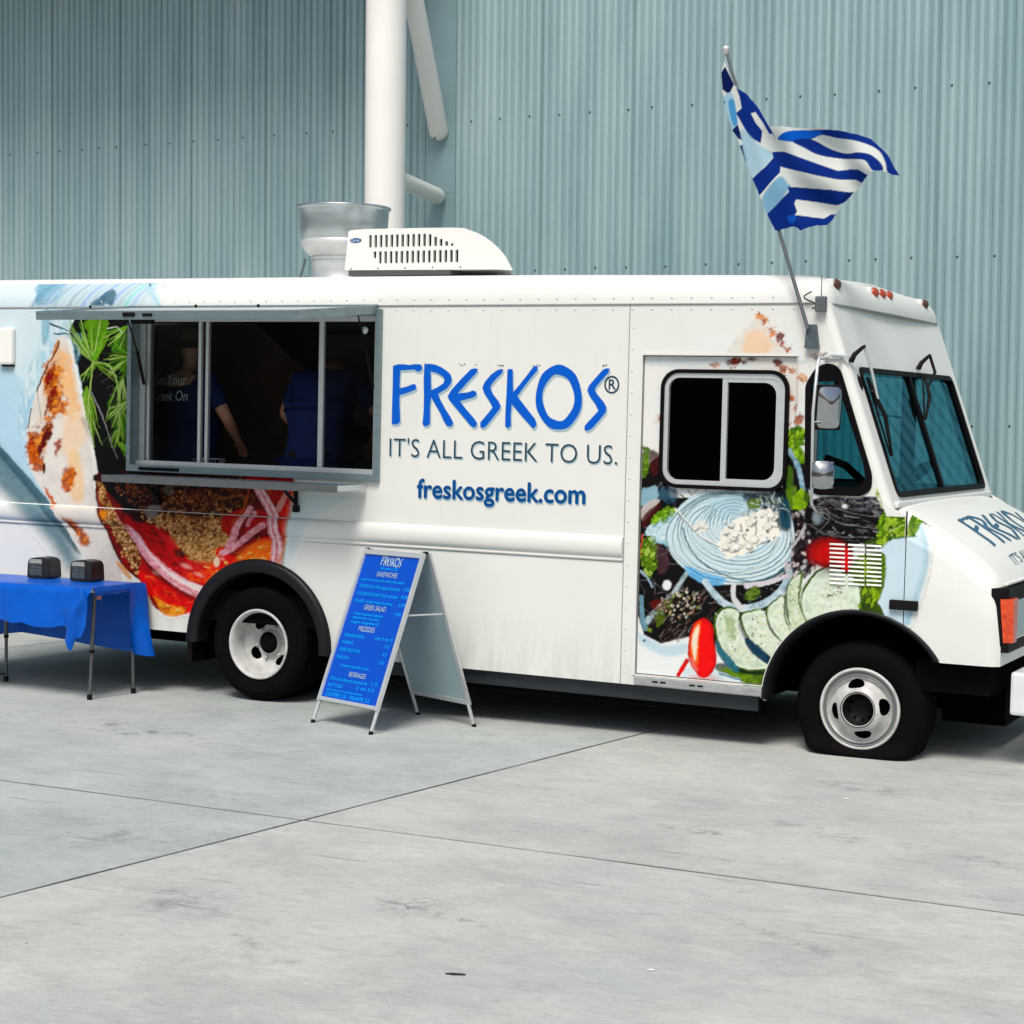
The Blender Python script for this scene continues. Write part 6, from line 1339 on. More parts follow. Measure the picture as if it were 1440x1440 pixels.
def paint_flag(P):
    f = lambda pts: [(980+x/3.274, 40+y/3.2727) for x, y in pts]
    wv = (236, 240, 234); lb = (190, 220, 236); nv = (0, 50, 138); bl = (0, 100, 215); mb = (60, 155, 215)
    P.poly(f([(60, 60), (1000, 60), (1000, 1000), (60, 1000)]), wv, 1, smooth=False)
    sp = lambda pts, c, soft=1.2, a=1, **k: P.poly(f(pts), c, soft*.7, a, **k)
    # canton, fold shade painted in as darker and paler blues
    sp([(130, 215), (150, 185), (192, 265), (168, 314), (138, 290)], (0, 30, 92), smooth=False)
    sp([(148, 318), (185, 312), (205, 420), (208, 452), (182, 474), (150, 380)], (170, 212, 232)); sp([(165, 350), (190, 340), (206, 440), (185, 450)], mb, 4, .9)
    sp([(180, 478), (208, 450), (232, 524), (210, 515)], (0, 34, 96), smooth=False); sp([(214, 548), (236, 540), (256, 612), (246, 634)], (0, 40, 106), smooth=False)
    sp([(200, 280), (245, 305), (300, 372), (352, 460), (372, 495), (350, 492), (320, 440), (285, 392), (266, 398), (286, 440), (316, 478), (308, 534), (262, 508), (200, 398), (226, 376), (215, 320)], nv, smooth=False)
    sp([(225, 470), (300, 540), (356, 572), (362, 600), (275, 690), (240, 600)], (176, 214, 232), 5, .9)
    # stripes, lit and shaded folds painted into the blues and whites
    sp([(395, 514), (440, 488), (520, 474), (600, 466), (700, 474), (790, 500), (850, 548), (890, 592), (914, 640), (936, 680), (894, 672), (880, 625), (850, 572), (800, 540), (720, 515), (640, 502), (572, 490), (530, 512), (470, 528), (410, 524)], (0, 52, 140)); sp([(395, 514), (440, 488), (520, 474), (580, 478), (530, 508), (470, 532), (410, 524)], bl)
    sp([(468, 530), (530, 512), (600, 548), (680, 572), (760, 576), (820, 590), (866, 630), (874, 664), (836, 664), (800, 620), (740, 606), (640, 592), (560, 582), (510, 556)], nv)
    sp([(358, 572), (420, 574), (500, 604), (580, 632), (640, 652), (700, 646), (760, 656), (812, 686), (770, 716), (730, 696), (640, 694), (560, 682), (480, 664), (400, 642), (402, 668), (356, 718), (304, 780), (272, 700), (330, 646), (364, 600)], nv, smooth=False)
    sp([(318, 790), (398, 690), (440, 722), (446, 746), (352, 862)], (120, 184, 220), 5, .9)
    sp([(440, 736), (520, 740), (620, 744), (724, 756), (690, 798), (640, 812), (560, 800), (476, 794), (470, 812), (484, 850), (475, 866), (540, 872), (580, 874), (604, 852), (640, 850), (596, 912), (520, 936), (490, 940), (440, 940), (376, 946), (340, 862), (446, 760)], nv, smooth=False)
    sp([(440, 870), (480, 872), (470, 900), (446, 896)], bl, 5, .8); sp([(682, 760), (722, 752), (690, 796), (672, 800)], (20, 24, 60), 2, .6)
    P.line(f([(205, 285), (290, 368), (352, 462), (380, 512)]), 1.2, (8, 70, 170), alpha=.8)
fo = np.array([FPT(p) for p in foutline])
FS = .0042; us = np.arange(fo[:, 0].min()-.01, fo[:, 0].max()+.01, FS); vs_ = np.arange(fo[:, 1].min()-.01, fo[:, 1].max()+.01, FS)
pa = np.array([3.690, 2.36]); pb = np.array([3.146, 3.955])
def pos_flag(U, V):
    d = (pb-pa)/np.linalg.norm(pb-pa); nrm = np.array([-d[1], d[0]])*-1
    t = (U-pa[0])*d[0]+(V-pa[1])*d[1]; s_ = np.maximum(0, (U-pa[0])*nrm[0]+(V-pa[1])*nrm[1])
    amp = np.clip(s_/.25, 0, 1)
    y = -.068+amp*(.055*np.sin(s_*13-t*4.2)+.028*np.sin(s_*24+t*11+1)+.02*np.sin(t*19+s_*5))+.10*s_
    out = np.stack([U, y, V], 1); R3 = np.array(Rt.to_3x3()); tr = np.array(Rt.translation)
    return out @ R3.T+tr-np.array(FB)
flagm = printmat('flag_cloth', .9, 0., .05)
n_ = flagm.node_tree; pr_ = n_.nodes['Principled BSDF']
tr_ = n_.nodes.new('ShaderNodeBsdfTranslucent'); ad_ = n_.nodes.new('ShaderNodeMixShader'); ad_.inputs[0].default_value = .35
at_ = [q for q in n_.nodes if q.type == 'ATTRIBUTE'][0]; n_.links.new(at_.outputs['Color'], tr_.inputs[0]); n_.links.new(pr_.outputs[0], ad_.inputs[1]); n_.links.new(tr_.outputs[0], ad_.inputs[2]); n_.links.new(ad_.outputs[0], n_.nodes['Material Output'].inputs[0])
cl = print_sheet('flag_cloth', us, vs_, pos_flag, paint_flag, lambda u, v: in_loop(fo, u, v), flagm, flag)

# ================================================================== SANDWICH BOARD
A0, A1 = Vector((.779, -.505, 0)), Vector((1.309, -.690, 0)); Bk0, Bk1 = Vector((1.165, .094, 0)), Vector((1.688, -.125, 0))
T0, T1 = Vector((.972, -.2055, 1.052)), Vector((1.4985, -.4075, 1.058))
sb = empty('sandwich_board', (1.24, -.31, 0)); tag(sb, 'folding aluminium sandwich board with a blue menu standing in front of the truck', 'sandwich board')
so = Vector((1.24, -.31, 0)); alu = M('sign_aluminium', (.60, .63, .63), .36, .45, var=.12, scale=20)
def leaf(a, c, t0, t1, inw, menu):
    def P(u, h, w=0):    # u across 0..1, h along slope 0..1 (from foot), w offset out of plane
        lo = a.lerp(c, u); hi = t0.lerp(t1, u); p = lo.lerp(hi, h); nn = (c-a).cross(t0-a).normalized()*inw; return p+nn*w-so
    r = .0
    for u in (0, 1):
        b = B(); b.tube([P(u, .0), P(u, .13)], .0115, 10); lg = b.build('leg', alu, sb); b = B(); b.tube([P(u, -.004), P(u, .018)], .0135, 10); b.build('foot_cap', black, lg)
    def bar(u0, h0, u1, h1, wd, th=.022, name='frame_rail'):
        b = B(); p0 = P(u0, h0); p1 = P(u1, h1); d = (p1-p0).normalized(); nn = (c-a).cross(t0-a).normalized()*inw; sd_ = d.cross(nn).normalized()
        vs = [p+sd_*s1*wd/2+nn*s2 for p in (p0, p1) for s1, s2 in ((-1, -.003), (1, -.003), (.7, th-.006), (-.7, th-.006))]
        b.add(vs, [(0, 1, 2, 3), (7, 6, 5, 4), (0, 4, 5, 1), (1, 5, 6, 2), (2, 6, 7, 3), (3, 7, 4, 0)]); b.build(name, alu, sb)
    bar(0, .125, 0, .995, .030); bar(1, .125, 1, .995, .030); bar(.02, .14, .98, .14, .028); bar(.02, .975, .98, .975, .034)
    b = B(); b.add([P(.02, .14, .002), P(.98, .14, .002), P(.98, .985, .002), P(.02, .985, .002), P(.02, .14, .006), P(.98, .14, .006), P(.98, .985, .006), P(.02, .985, .006)], [(0, 1, 2, 3), (7, 6, 5, 4), (0, 4, 5, 1), (1, 5, 6, 2), (2, 6, 7, 3), (3, 7, 4, 0)])
    pn = b.build('poster' if menu else 'back_panel', M('menu_blue', S(0, 90, 224, .66), .55, var=.06, scale=5, spec=.2) if menu else M('board_grey', (.30, .42, .43), .55, var=.08, scale=4), sb)
    return P, pn
P, pn = leaf(A0, A1, T0, T1, 1, True)
leaf(Bk0, Bk1, T0+Vector((.012, .018, 0)), T1+Vector((.012, .018, 0)), -1, False)
b = B(); b.box((-.012, -.012, -.010), (.016, .016, .004), T=Matrix.Translation(T1-so)); b.box((-.010, -.006, -.010), (.010, .012, .001), T=Matrix.Translation(T0-so)); b.build('hinge', black, sb)
b = B(); b.tube([A1.lerp(T1, .65)-so, Bk1.lerp(T1, .65)-so], .006, 8); b.tube([A0.lerp(T0, .65)-so, Bk0.lerp(T0, .65)-so], .006, 8); b.build('spreader_bar', bright, sb)
H_ = 1.11; WID = (A1-A0).length
def menutext(rows, name, mat, bold=.0):
    for s_, x, h, size, al, wd in rows:
        b = B(); text_into(b, s_, size, lambda u, v, x=x, h=h: P(x+u/WID, h+v/H_, .0072), width=wd, align=al, bold=bold)
        b.build(name, mat, pn, fix=False)
mwhite = M('menu_white', S(190, 212, 214, .75), .5, spec=.2); mcyan = M('menu_cyan', S(0, 160, 250, .85), .5, spec=.2)
menutext([('SANDWICHES', .5, .845, .044, 'CENTER', .20), ('GREEK SALAD', .47, .655, .044, 'CENTER', .21), ('MEZEDES', .44, .535, .044, 'CENTER', .155), ('BEVERAGES', .52, .282, .042, 'CENTER', .16)], 'menu_heading', mwhite, .0)
b = B()
for key, loops in LET.items():
    L_ = [[(.335+(p[0]-118)/(1280-118)*.36, .905+(690-p[1])/340*.052) for p in l] for l in loops]; b.prism(L_[0], L_[1:], lambda u, v, w: P(u, v, .0072+w), .0004)
b.build('menu_logo', mwhite, pn)
rows = [('full menu 7.50', .5, .884, .026, 'CENTER', .17)]
rows += [('served on warm pita with tomato onion tzatziki', .08, .815, .024, 'LEFT', .42), ('TRADITIONAL GYRO seasoned lamb beef', .08, .775, .03, 'LEFT', .40), ('7.95', .90, .778, .03, 'CENTER', .055),
         ('CHICKEN SOUVLAKI grilled marinated', .08, .733, .03, 'LEFT', .40), ('8.49', .90, .736, .03, 'CENTER', .055), ('FALAFEL mixed greens hummus', .08, .692, .03, 'LEFT', .37), ('6.49', .90, .692, .03, 'CENTER', .055), ('9.49', .88, .640, .03, 'CENTER', .055),
         ('tomato cucumber kalamata', .14, .622, .024, 'LEFT', .28), ('peppers feta red onion', .14, .600, .024, 'LEFT', .26), ('oregano vinaigrette 4.5', .12, .575, .024, 'LEFT', .28),
         ('SPANAKOPITA', .09, .495, .028, 'LEFT', .20), ('one 2 for 5', .62, .500, .028, 'LEFT', .17), ('HUMMUS', .09, .455, .028, 'LEFT', .11), ('3.5', .86, .462, .028, 'CENTER', .04), ('GREEK FRIES PLAIN', .08, .415, .028, 'LEFT', .20), ('4.5', .86, .418, .028, 'CENTER', .04), ('BAKLAVA', .08, .372, .028, 'LEFT', .12), ('2.50', .85, .373, .028, 'CENTER', .05),
         ('all desserts made daily in house', .18, .330, .022, 'LEFT', .28), ('SODA coke diet sprite lemonade tea', .08, .250, .028, 'LEFT', .36), ('1.5', .84, .254, .03, 'CENTER', .05), ('BOTTLED', .08, .213, .028, 'LEFT', .14), ('2 oz 3.5', .56, .220, .028, 'LEFT', .17), ('ask us about our catering services', .08, .190, .018, 'LEFT', .34), ('COFFEE 2.0   FRAPPE 3.0', .08, .160, .032, 'LEFT', .43)]
menutext(rows, 'menu_line', mcyan, .0006)

# ================================================================== TABLE, CLOTH, DISPENSERS
TZ = .735
tb = empty('folding_table', (-1.75, -.29, 0)); tag(tb, 'folding table with thin grey legs under the blue cloth beside the rear wheel', 'table')
to = Vector((-1.75, -.29, 0))
b = B(); b.box((-2.60+1.75, -.265, TZ-.035), (-.885+1.75, .255, TZ-.006), bev=.008); b.build('tabletop', M('table_grey', (.35, .36, .36), .6, var=.1), tb)
legm = M('leg_steel', (.13, .14, .145), .4, .6, var=.2, scale=30)
def tleg(f, t):
    b = B(); f = Vector(f)-to; t = Vector(t)-to; b.tube([f, f.lerp(t, .45)], .0115, 10); b.tube([f.lerp(t, .44), t], .014, 10); lg = b.build('leg', legm, tb)
    b = B(); b.tube([f, f+Vector((0, 0, .035))], .0175, 10); b.build('rubber_foot', black, lg); b = B(); b.tube([f.lerp(t, .43), f.lerp(t, .46)], .0175, 10); b.build('leg_collar', black, lg)
tleg((-.955, -.507, 0), (-.945, -.47, TZ-.03)); tleg((-.901, -.135, 0), (-.915, -.13, TZ-.03)); tleg((-2.0, -.153, 0), (-2.0, -.15, TZ-.03)); tleg((-2.07, -.507, 0), (-2.07, -.47, TZ-.03))
b = B(); b.tube([Vector((-.955, -.503, .055))-to, Vector((-.903, -.138, .055))-to], .008, 8); b.tube([Vector((-2.0, -.153, .055))-to, Vector((-2.07, -.503, .055))-to], .008, 8); b.build('foot_rail', legm, tb)
for p_, c_ in (((-.955, -.45, .668), (.65, .25, .2)), ((-.90, -.14, .668), (.42, .52, .25))):
    b = B(); b.tube([Vector(p_)-to, Vector(p_)-to+Vector((.035, 0, 0))], .020, 12); b.build('end_cap', M('cap_%d' % int(c_[0]*100), c_, .5), tb)
# cloth
clothm = M('blue_plastic_cloth', S(0, 98, 214, .78), .34, var=.2, scale=5, bump=.35, bscale=11, spec=.22)
clothm.node_tree.nodes['Principled BSDF'].inputs['Subsurface Weight'].default_value = 0
X0, X1, Y0, Y1 = -2.9, -.872, -.565, -.070
b = B()
def grid(b, f, nu, nv):
    vs = [f(i/nu, j/nv) for j in range(nv+1) for i in range(nu+1)]; b.add(vs, [(j*(nu+1)+i, j*(nu+1)+i+1, (j+1)*(nu+1)+i+1, (j+1)*(nu+1)+i) for j in range(nv) for i in range(nu)], True)
wv = lambda x, k=0: .5*math.sin(x*9+k)+.3*math.sin(x*21+2*k+1)+.2*math.sin(x*37+k)
grid(b, lambda u, v: (X0+(X1-X0)*u, Y0+(Y1-Y0)*v, TZ+.004+.0015*wv(u*3, v*5)-.006*(1-min(1, min(v, 1-v)*12))**2), 60, 12)
def front(u, v):
    x = X0+(X1-X0)*u; hem = .462-.02*wv(x, 1)+.02*math.sin(x*3.1); hem = hem+(.0 if x < -1.25 else 0)
    z = TZ-.002-(TZ-.002-hem)*v; k = v**.8
    return (x-.11*k*max(0, (u-.9)/.1)**1*1.0, Y0-.006-.012*math.sin(min(1, v*8)*PI/2)-.022*k*(wv(x*1.1, 2)+.4)-.02*v, z)
grid(b, front, 110, 14)
def back(u, v):
    x = X0+(X1-X0)*u; hem = float(np.interp(x, (-2.9, -2.17, -1.95, -1.65, -1.35, -1.0, -.85), (.30, .305, .335, .315, .29, .265, .255)))
    return (x, Y1+.006+.010*math.sin(min(1, v*8)*PI/2)+.012*v*(wv(x, 4)), TZ-.002-(TZ-.002-hem)*v)
grid(b, back, 90, 14)
def rcorner(u, v):     # back right corner wraps round the end
    y = Y1+.012-(.17)*u; hem = .25+.05*u*u; z = TZ-.001-(TZ-hem)*v; x = X1+.008+.012*math.sin(min(1, v*8)*PI/2)+.035*v*math.sin(u*5+1.3)+.04*v*v-.02*u*v
    return (x, y-.02*v*math.sin(v*3), z)
grid(b, rcorner, 18, 18)
def rlip(u, v):        # narrow lip along the open end
    y = Y0+(Y1-Y0)*u; return (X1+.004+.010*math.sin(v*PI/2)-.02*max(0, v-.6), y, TZ+.003-.055*v*(1+.15*wv(u*2)))
grid(b, rlip, 30, 6)
def fcorner(u, v):     # folded corner hanging at the front right, lighter fold
    w_ = .05+.16*math.sin(min(1, v*1.1)*PI*.75); ang = u-.5
    return (X1-.09-.05*v+w_*ang*.9+.01*math.sin(v*9), Y0-.025-.045*math.cos(ang*PI)*min(1, v*3)-.01*math.sin(u*9+v*5)-.012, TZ-.003-(.335+.05*math.cos(ang*5)+.02*math.sin(u*14))*v)
grid(b, fcorner, 16, 16)
cloth = b.build('tablecloth', clothm, fix=False); tag(cloth, 'bright blue plastic tablecloth hanging over the folding table', 'tablecloth')
# napkin dispensers
dm = M('dispenser_black', (.010, .009, .010), .35, var=.2); dface = M('dispenser_face', (.10, .13, .15), .2, .6, var=.6, scale=30); dchr = M('dispenser_chrome', (.60, .62, .60), .25, .8, var=.15)
def dispenser(x, y, lab, rz):
    d = empty('napkin_dispenser', (x, y, TZ+.007), (0, 0, rz)); tag(d, lab, 'napkin dispenser', 'napkin dispensers on the blue table')
    pr = [(-.078, 0), (.078, 0), (.082, .02), (.076, .112), (.060, .134), (.02, .142), (-.02, .142), (-.060, .134), (-.076, .112), (-.082, .02)]
    b = B(); b.prism(round_poly(pr, .01), [], lambda u, v, q: (u*1.12, -.065+q, v), .13); b.build('housing', dm, d)
    b = B(); b.prism(round_poly([(-.066, .018), (.028, .018), (.028, .10), (-.064, .10)], .008), [], lambda u, v, q: (u*1.12, -.069+q, v), .004); b.build('face_plate', dface, d)
    b = B(); b.prism(round_poly([(-.066, .102), (.030, .102), (.024, .130), (-.055, .130)], .006), [], lambda u, v, q: (u*1.12, -.072+q, v), .008); b.build('napkin_slot', dchr, d)
    b = B(); b.box((.042, -.072, .012), (.088, -.060, .13), bev=.008); b.build('side_grip', dm, d)
    for i in range(3):
        b = B(); b.box((-.06, -.0705, .030+i*.022), (.02, -.069, .034+i*.022)); b.build('vent_line', steel, d)
dispenser(-1.595, -.22, 'left black napkin dispenser on the blue tablecloth', math.radians(6))
dispenser(-1.205, -.24, 'right black napkin dispenser nearest the table end', math.radians(4))

# ================================================================== PEOPLE IN THE HATCH
def skin_mesh(name, V_, E_, R_, mat, parent, root=0, sub=2, scale=(1, 1, 1)):
    me = bpy.data.meshes.new(name); me.from_pydata(V_, E_, []); me.update()
    o = bpy.data.objects.new(name, me); COL.objects.link(o)
    md = o.modifiers.new('s', 'SKIN'); sk = me.skin_vertices[0].data
    for i, r in enumerate(R_):
        sk[i].radius = r if isinstance(r, tuple) else (r, r); sk[i].use_root = (i == root)
    md.use_smooth_shade = True
    ms = o.modifiers.new('d', 'SUBSURF'); ms.levels = sub; ms.render_levels = sub
    m2 = bpy.data.meshes.new_from_object(o.evaluated_get(bpy.context.evaluated_depsgraph_get())); bpy.data.objects.remove(o)
    for p in m2.polygons: p.use_smooth = True
    m2.materials.clear(); m2.name = name
    return link(m2, name, mat, parent)
skinm = M('skin', (.60, .28, .18), .5, var=.15, scale=12); shirt = M('shirt_navy', S(5, 36, 100, .75), .8, var=.25, scale=9, bump=.3, bscale=18); trous = M('trousers_black', (.02, .02, .022), .8)
def person(x, y, z0, rz, h, lab, cat='person', bend=0., arms=None, headdrop=0., cap=True, text=None, bulk=1.):
    p = empty('person', (x, y, z0), (0, 0, rz)); tag(p, lab, cat)
    k = h/1.75; cb = math.cos(bend); sbn = math.sin(bend)
    def up(yy, zz):    # bend the torso forward (+y) about the hips
        dz = zz-.95; return (yy*cb+dz*sbn, .95+dz*cb-yy*sbn)
    V_ = []; R_ = []; E_ = []; ix = {}
    def add(n_, xx, yy, zz, r, par=None, torso=True):
        if torso: yy, zz = up(yy, zz)
        ix[n_] = len(V_); V_.append((xx*k, yy*k, zz*k)); R_.append(tuple(q*k for q in r) if isinstance(r, tuple) else r*k)
        if par: E_.append((ix[par], ix[n_]))
    bw = bulk
    add('pel', 0, 0, .95, (.15*bw, .11*bw)); add('wst', 0, 0, 1.10, (.145*bw, .105*bw), 'pel'); add('chs', 0, -.01, 1.28, (.165*bw, .115*bw), 'wst'); add('upc', 0, -.015, 1.41, (.15*bw, .095), 'chs')
    add('nck', 0, .0, 1.50, .055, 'upc'); add('nk2', 0, .015+headdrop*.05, 1.56, .052, 'nck')
    add('hd1', 0, .025+headdrop*.10, 1.62-headdrop*.02, (.068, .080), 'nk2'); add('hd2', 0, .02+headdrop*.13, 1.69-headdrop*.05, (.076, .095), 'hd1'); add('hd3', 0, .01+headdrop*.14, 1.745-headdrop*.06, (.062, .075), 'hd2')
    for s_, nm in ((-1, 'l'), (1, 'r')):
        add('sh'+nm, s_*.17*bw, -.01, 1.42, .068, 'upc')
        el, hd = arms[0 if s_ < 0 else 1]
        add('el'+nm, *el, .046, 'sh'+nm, torso=False); wx, wy, wz = hd; mid = [(el[i]+hd[i])/2 for i in range(3)]
        add('fa'+nm, *mid, .040, 'el'+nm, torso=False); add('wr'+nm, wx, wy, wz, (.026, .022), 'fa'+nm, torso=False)
        d = (Vector(hd)-Vector(el)).normalized(); side_ = d.cross(Vector((0, 0, 1))).normalized() if abs(d.z) < .95 else Vector((1, 0, 0)); pm = Vector(hd)+d*.06
        add('pm'+nm, *pm, (.040, .018), 'wr'+nm, torso=False)
        for fi, (off, ln) in enumerate(((-.028, .062), (-.010, .074), (.009, .070), (.027, .055))):
            base = pm+side_*off+d*.025; a_ = base+d*ln*.5-Vector((0, 0, .006)); e_ = base+d*ln*.9-Vector((0, 0, .028))
            add('f%s%d' % (nm, fi), *base, .0095, 'pm'+nm, torso=False); add('g%s%d' % (nm, fi), *a_, .0085, 'f%s%d' % (nm, fi), torso=False); add('h%s%d' % (nm, fi), *e_, .0075, 'g%s%d' % (nm, fi), torso=False)
        tb_ = Vector(hd)+d*.03-side_*.03*s_; add('t%s' % nm, *tb_, .011, 'wr'+nm, torso=False); add('u%s' % nm, *(tb_+d*.035-side_*.02*s_), .009, 't%s' % nm, torso=False)
        add('hp'+nm, s_*.095*bw, 0, .88, .095*bw, 'pel', torso=False); add('kn'+nm, s_*.11, .02, .50, .062, 'hp'+nm, torso=False); add('an'+nm, s_*.115, -.02, .10, .042, 'kn'+nm, torso=False); add('to'+nm, s_*.12, .12, .05, (.045, .03), 'an'+nm, torso=False)
    body = skin_mesh('body', V_, E_, R_, skinm, p)
    g = lambda n_: Vector(V_[ix[n_]])
    # shirt (torso + sleeves) and trousers follow the body
    q = 1.0; names = ['pel', 'wst', 'chs', 'upc', 'shl', 'shr']; Vs = [g(n_) for n_ in names]; Rs = [tuple(v*1.2+.008 for v in R_[ix[n_]]) if isinstance(R_[ix[n_]], tuple) else R_[ix[n_]]*1.25 for n_ in names]
    Es = [(0, 1), (1, 2), (2, 3), (3, 4), (3, 5)]
    for nm, si in (('l', 4), ('r', 5)):
        e = g('sh'+nm).lerp(g('el'+nm), .45); Vs.append(e); Rs.append(.070*k); Es.append((si, len(Vs)-1)); e = g('sh'+nm).lerp(g('el'+nm), .78); Vs.append(e); Rs.append(.066*k); Es.append((len(Vs)-2, len(Vs)-1))
    e = g('upc').lerp(g('nck'), .55); Vs.append(e); Rs.append((.10*k*bw, .085*k)); Es.append((3, len(Vs)-1)); e = g('upc').lerp(g('nck'), .95); Vs.append(e); Rs.append(.070*k); Es.append((len(Vs)-2, len(Vs)-1))
    Vs.append(g('pel')+Vector((0, 0, -.12*k))); Rs.append((.215*k*bw, .15*k*bw)); Es.append((0, len(Vs)-1)); Vs.append(g('pel')+Vector((0, 0, -.30*k))); Rs.append((.235*k*bw, .155*k*bw)); Es.append((len(Vs)-2, len(Vs)-1))
    sh = skin_mesh('shirt', [tuple(v) for v in Vs], Es, Rs, shirt, p)
    names = ['pel', 'hpl', 'hpr', 'knl', 'knr', 'anl', 'anr']; Vs = [tuple(g(n_)-Vector((0, 0, .16*k if n_ == 'pel' else (.10*k if n_[:2] == 'hp' else 0)))) for n_ in names]; Rs = [(.12*k*bw, .085*k*bw), .088*k*bw, .088*k*bw, .078*k, .078*k, .062*k, .062*k]
    skin_mesh('trousers', Vs, [(0, 1), (0, 2), (1, 3), (2, 4), (3, 5), (4, 6)], Rs, trous, p)
    # face, ears, hair or cap
    hc = g('hd2'); fy = Vector((0, 1, 0))
    b = B()
    for s_ in (-1, 1):
        b.lathe([(0, .006), (.016, .004), (.02, -.004), (.012, -.012)], Matrix.Translation(hc+Vector((s_*.082*k, -.005, -.02*k))) @ Matrix.Rotation(s_*PI/2, 4, 'Y') @ Matrix.Scale(1.5, 4, (1, 0, 0)), n=12)
    b.tube([hc+Vector((0, .085*k, .0)), hc+Vector((0, .112*k, -.032*k)), hc+Vector((0, .09*k, -.042*k))], [.010, .016, .012], 8); b.build('ears_and_nose', skinm, p)
    b = B(); b.tube([hc+Vector((-.026*k, .085*k, -.068*k)), hc+Vector((0, .094*k, -.066*k)), hc+Vector((.026*k, .085*k, -.068*k))], [.003, .007, .003], 6); b.build('mouth', M('lips', (.28, .09, .08), .5), p)
    b = B()
    for s_ in (-1, 1): b.lathe([(0, .006), (.008, .004), (.012, 0)], Matrix.Translation(hc+Vector((s_*.032*k, .088*k, .004))) @ Matrix.Rotation(-PI/2, 4, 'X'), n=10)
    b.build('eyes', M('eye_dark', (.03, .02, .02), .2), p)
    b = B(); b.lathe([(.0, .075*k), (.04*k, .07*k), (.075*k, .045*k), (.092*k, .0), (.088*k, -.045*k)], Matrix.Translation(hc+Vector((0, -.008, .012))) @ Matrix.Scale(1.14, 4, (0, 1, 0)), n=28)
    b.build('hair', M('hair_dark', (.02, .012, .008), .8), p)
    if cap:
        b = B(); b.lathe([(.0, .115*k), (.045*k, .11*k), (.082*k, .085*k), (.100*k, .035*k), (.102*k, .008*k)], Matrix.Translation(hc+Vector((0, -.004, .018))) @ Matrix.Scale(1.12, 4, (0, 1, 0)), n=28)
        pts = [(.10*k*math.cos(t), .10*k*math.sin(t)) for t in [PI*i/12 for i in range(13)]]
        b.prism(pts+[(-.10*k, -.0)], [], lambda u, v, w_: hc+Vector((u*.85, .06*k+v, .025*k+w_)), .006); b.build('cap', M('cap_brown', (.12, .07, .05), .85, var=.3), p)
    b = B(); nc = g('nck'); b.lathe([(.066*k, .0), (.070*k, .012*k), (.062*k, .024*k)], Matrix.Translation(nc+Vector((0, .0, -.012))), n=24); b.build('collar', M('collar_white', (.40, .38, .36), .8) if text else shirt, p)
    if text:
        b = B(); bk = -.128*bw*k
        for i, s_ in enumerate(text):
            text_into(b, s_, .105*k, lambda u, v, i=i: (u, bk-.045+.9*abs(u)**2, (1.39-i*.115)*k+v-.0), align='CENTER', width=(.33 if i == 0 else .34)*k, shear=.15)
        b.v = [(v[0], v[1], v[2]) for v in b.v]
        b.build('shirt_print', M('shirt_print', (.80, .86, .88), .8), p, fix=False)
    return p
# facing +y (away from the hatch)
person(-.985, .56, .74, math.radians(-8), 1.66, 'cook in brown cap and navy shirt with back to the left hatch window', bulk=1.22, arms=[((-.36, .05, 1.15), (-.24, .26, 1.0)), ((.36, .03, 1.15), (.26, .25, .98))], text=['Get Your', 'Greek On'])
person(.07, .56, .76, math.radians(12), 1.72, 'cook in plain blue shirt bending over behind the open hatch', bulk=1.2, bend=.55, headdrop=1.0, cap=False, arms=[((-.36, .30, 1.12), (-.22, .50, .98)), ((.40, .22, 1.10), (.26, .40, .93))])

# things standing behind the hatch
def onc(x, y, z=1.457): return (x, y, z)
nap = empty('napkin_stack', onc(-.83, .30)); tag(nap, 'crumpled white paper napkins on the sill behind the left pane', 'napkins')
b = B(); rd = random.Random(4)
for i in range(6): b.box((-.09+rd.uniform(-.02, .05), -.05, .002+i*.009), (.08+rd.uniform(-.04, .05), .05, .008+i*.009), T=Matrix.Rotation(rd.uniform(-.3, .3), 4, 'Z') @ Matrix.Rotation(rd.uniform(-.06, .06), 4, 'Y'))
b.build('sheet_pile', M('paper_white', (.55, .56, .56), .8, var=.2, scale=20), nap)
bk = empty('wire_basket', onc(-.66, .36)); tag(bk, 'small wire basket beside the napkins behind the left pane', 'basket')
b = B()
for hh, rr_ in ((.0, .06), (.05, .075), (.10, .09)): b.tube([(rr_*1.3*math.cos(2*PI*i/20), rr_*math.sin(2*PI*i/20), hh) for i in range(21)], .003, 5, caps=False)
for i in range(10): t = 2*PI*i/10; b.tube([(.078*math.cos(t), .06*math.sin(t), 0), (.117*math.cos(t), .09*math.sin(t), .10)], .0025, 5)
b.build('wire_frame', bright, bk)
wr = empty('folded_cloth', onc(-.38, .28)); tag(wr, 'pale folded cloth lying on the sill behind the window post', 'cloth')
b = B(); grid(b, lambda u, v: ((u-.5)*.26, (v-.5)*.14, .012+.012*math.sin(u*9)+.01*math.sin(v*7+u*4)), 16, 8); b.build('cloth_sheet', M('cloth_pale', (.42, .45, .47), .8), wr)
ptm = M('pot_steel', (.35, .34, .33), .25, .8, var=.3, scale=8)
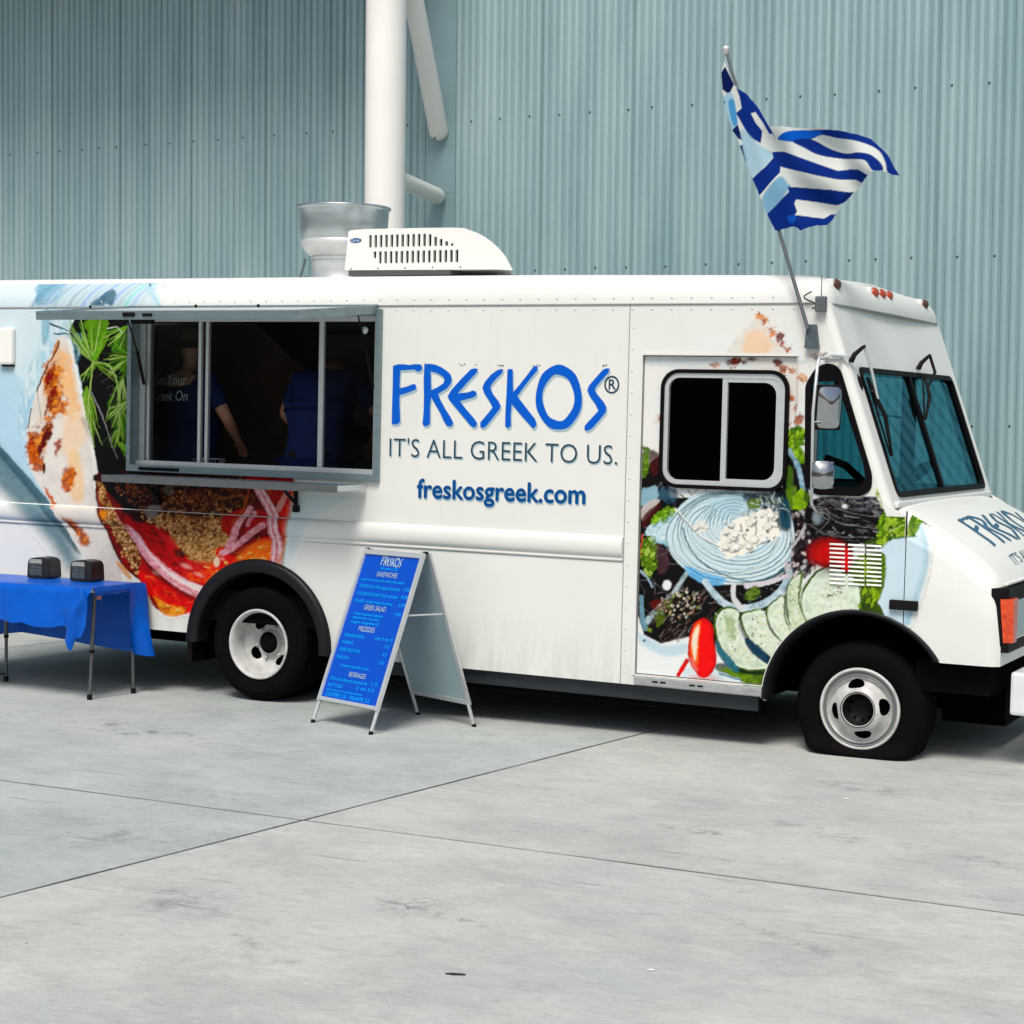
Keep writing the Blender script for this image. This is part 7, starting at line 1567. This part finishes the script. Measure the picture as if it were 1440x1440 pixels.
for i, (x, y, r, h, lb_) in enumerate(((.02, 1.62, .11, .16, 'dented steel cooking pot at the left of the range'), (.28, 1.70, .09, .11, 'small steel pan beside the larger cooking pot'), (.16, 1.60, .05, .13, 'narrow steel jar in front of the pots'))):
    po = empty('cooking_pot', (x-.35, y, 1.625)); tag(po, lb_, 'pot', 'pots on the range inside the truck')
    b = B(); b.lathe([(0, 0), (r, 0), (r, h), (r+.006, h+.004), (r-.004, h), (r-.006, .006), (0, .006)], n=28); b.build('pot_body', ptm, po)
    b = B(); b.tube([(r, 0, h*.7), (r+.03, 0, h*.72), (r+.03, .04, h*.7), (r, .05, h*.7)], .005, 6); b.build('handle', ptm, po)
sj = empty('sugar_jar', (.77, .30, 1.457)); tag(sj, 'clear glass shaker jar at the right end of the hatch sill', 'jar')
b = B(); b.lathe([(0, 0), (.042, 0), (.045, .01), (.045, .06), (.035, .08), (.0, .08)], n=24); b.build('jar_body', M('jar_glass', (.62, .66, .66), .15, .1), sj); b = B(); b.lathe([(.038, .078), (.036, .10), (.015, .112), (0, .114)], n=24); b.build('lid', bright, sj)
bn = empty('black_tray', (.70, .20, 1.457)); tag(bn, 'low black tray under the glass shaker at the right end of the sill', 'tray')
b = B(); b.box((-.10, -.05, 0), (.12, .04, .05), bev=.008); b.build('tray_body', black, bn)
sj.location.z = 1.457; sj.location.y = .32

# ================================================================== LITTER
lf = B(); lf.prism(round_poly([(-.035, 0), (-.01, .009), (.03, .004), (.038, -.002), (.0, -.008)], .004), [], lambda u, v, q: (u, v, .001+q+.05*u*u*4), .004)
o = lf.build('dry_leaf', M('leaf_dark', (.02, .02, .018), .8)); o.location = (4.088, -4.569, 0); o.rotation_euler = (0, 0, math.radians(20)); tag(o, 'small dark curled leaf lying on the pale concrete near the camera', 'leaf')
for x, y, lab in ((4.303, -1.066, 'tiny white scrap of paper on the concrete near the front wheel'), (4.632, -4.197, 'tiny white scrap of paper alone on the foreground concrete')):
    s_ = B(); s_.prism([(-.012, -.006), (.010, -.008), (.013, .005), (-.004, .009)], [], lambda u, v, q: (u, v, .001+q+.2*abs(u)), .002); o = s_.build('paper_scrap', M('scrap_white', (.85, .85, .84), .7)); o.location = (x, y, 0); tag(o, lab, 'litter', 'paper scraps on the concrete')
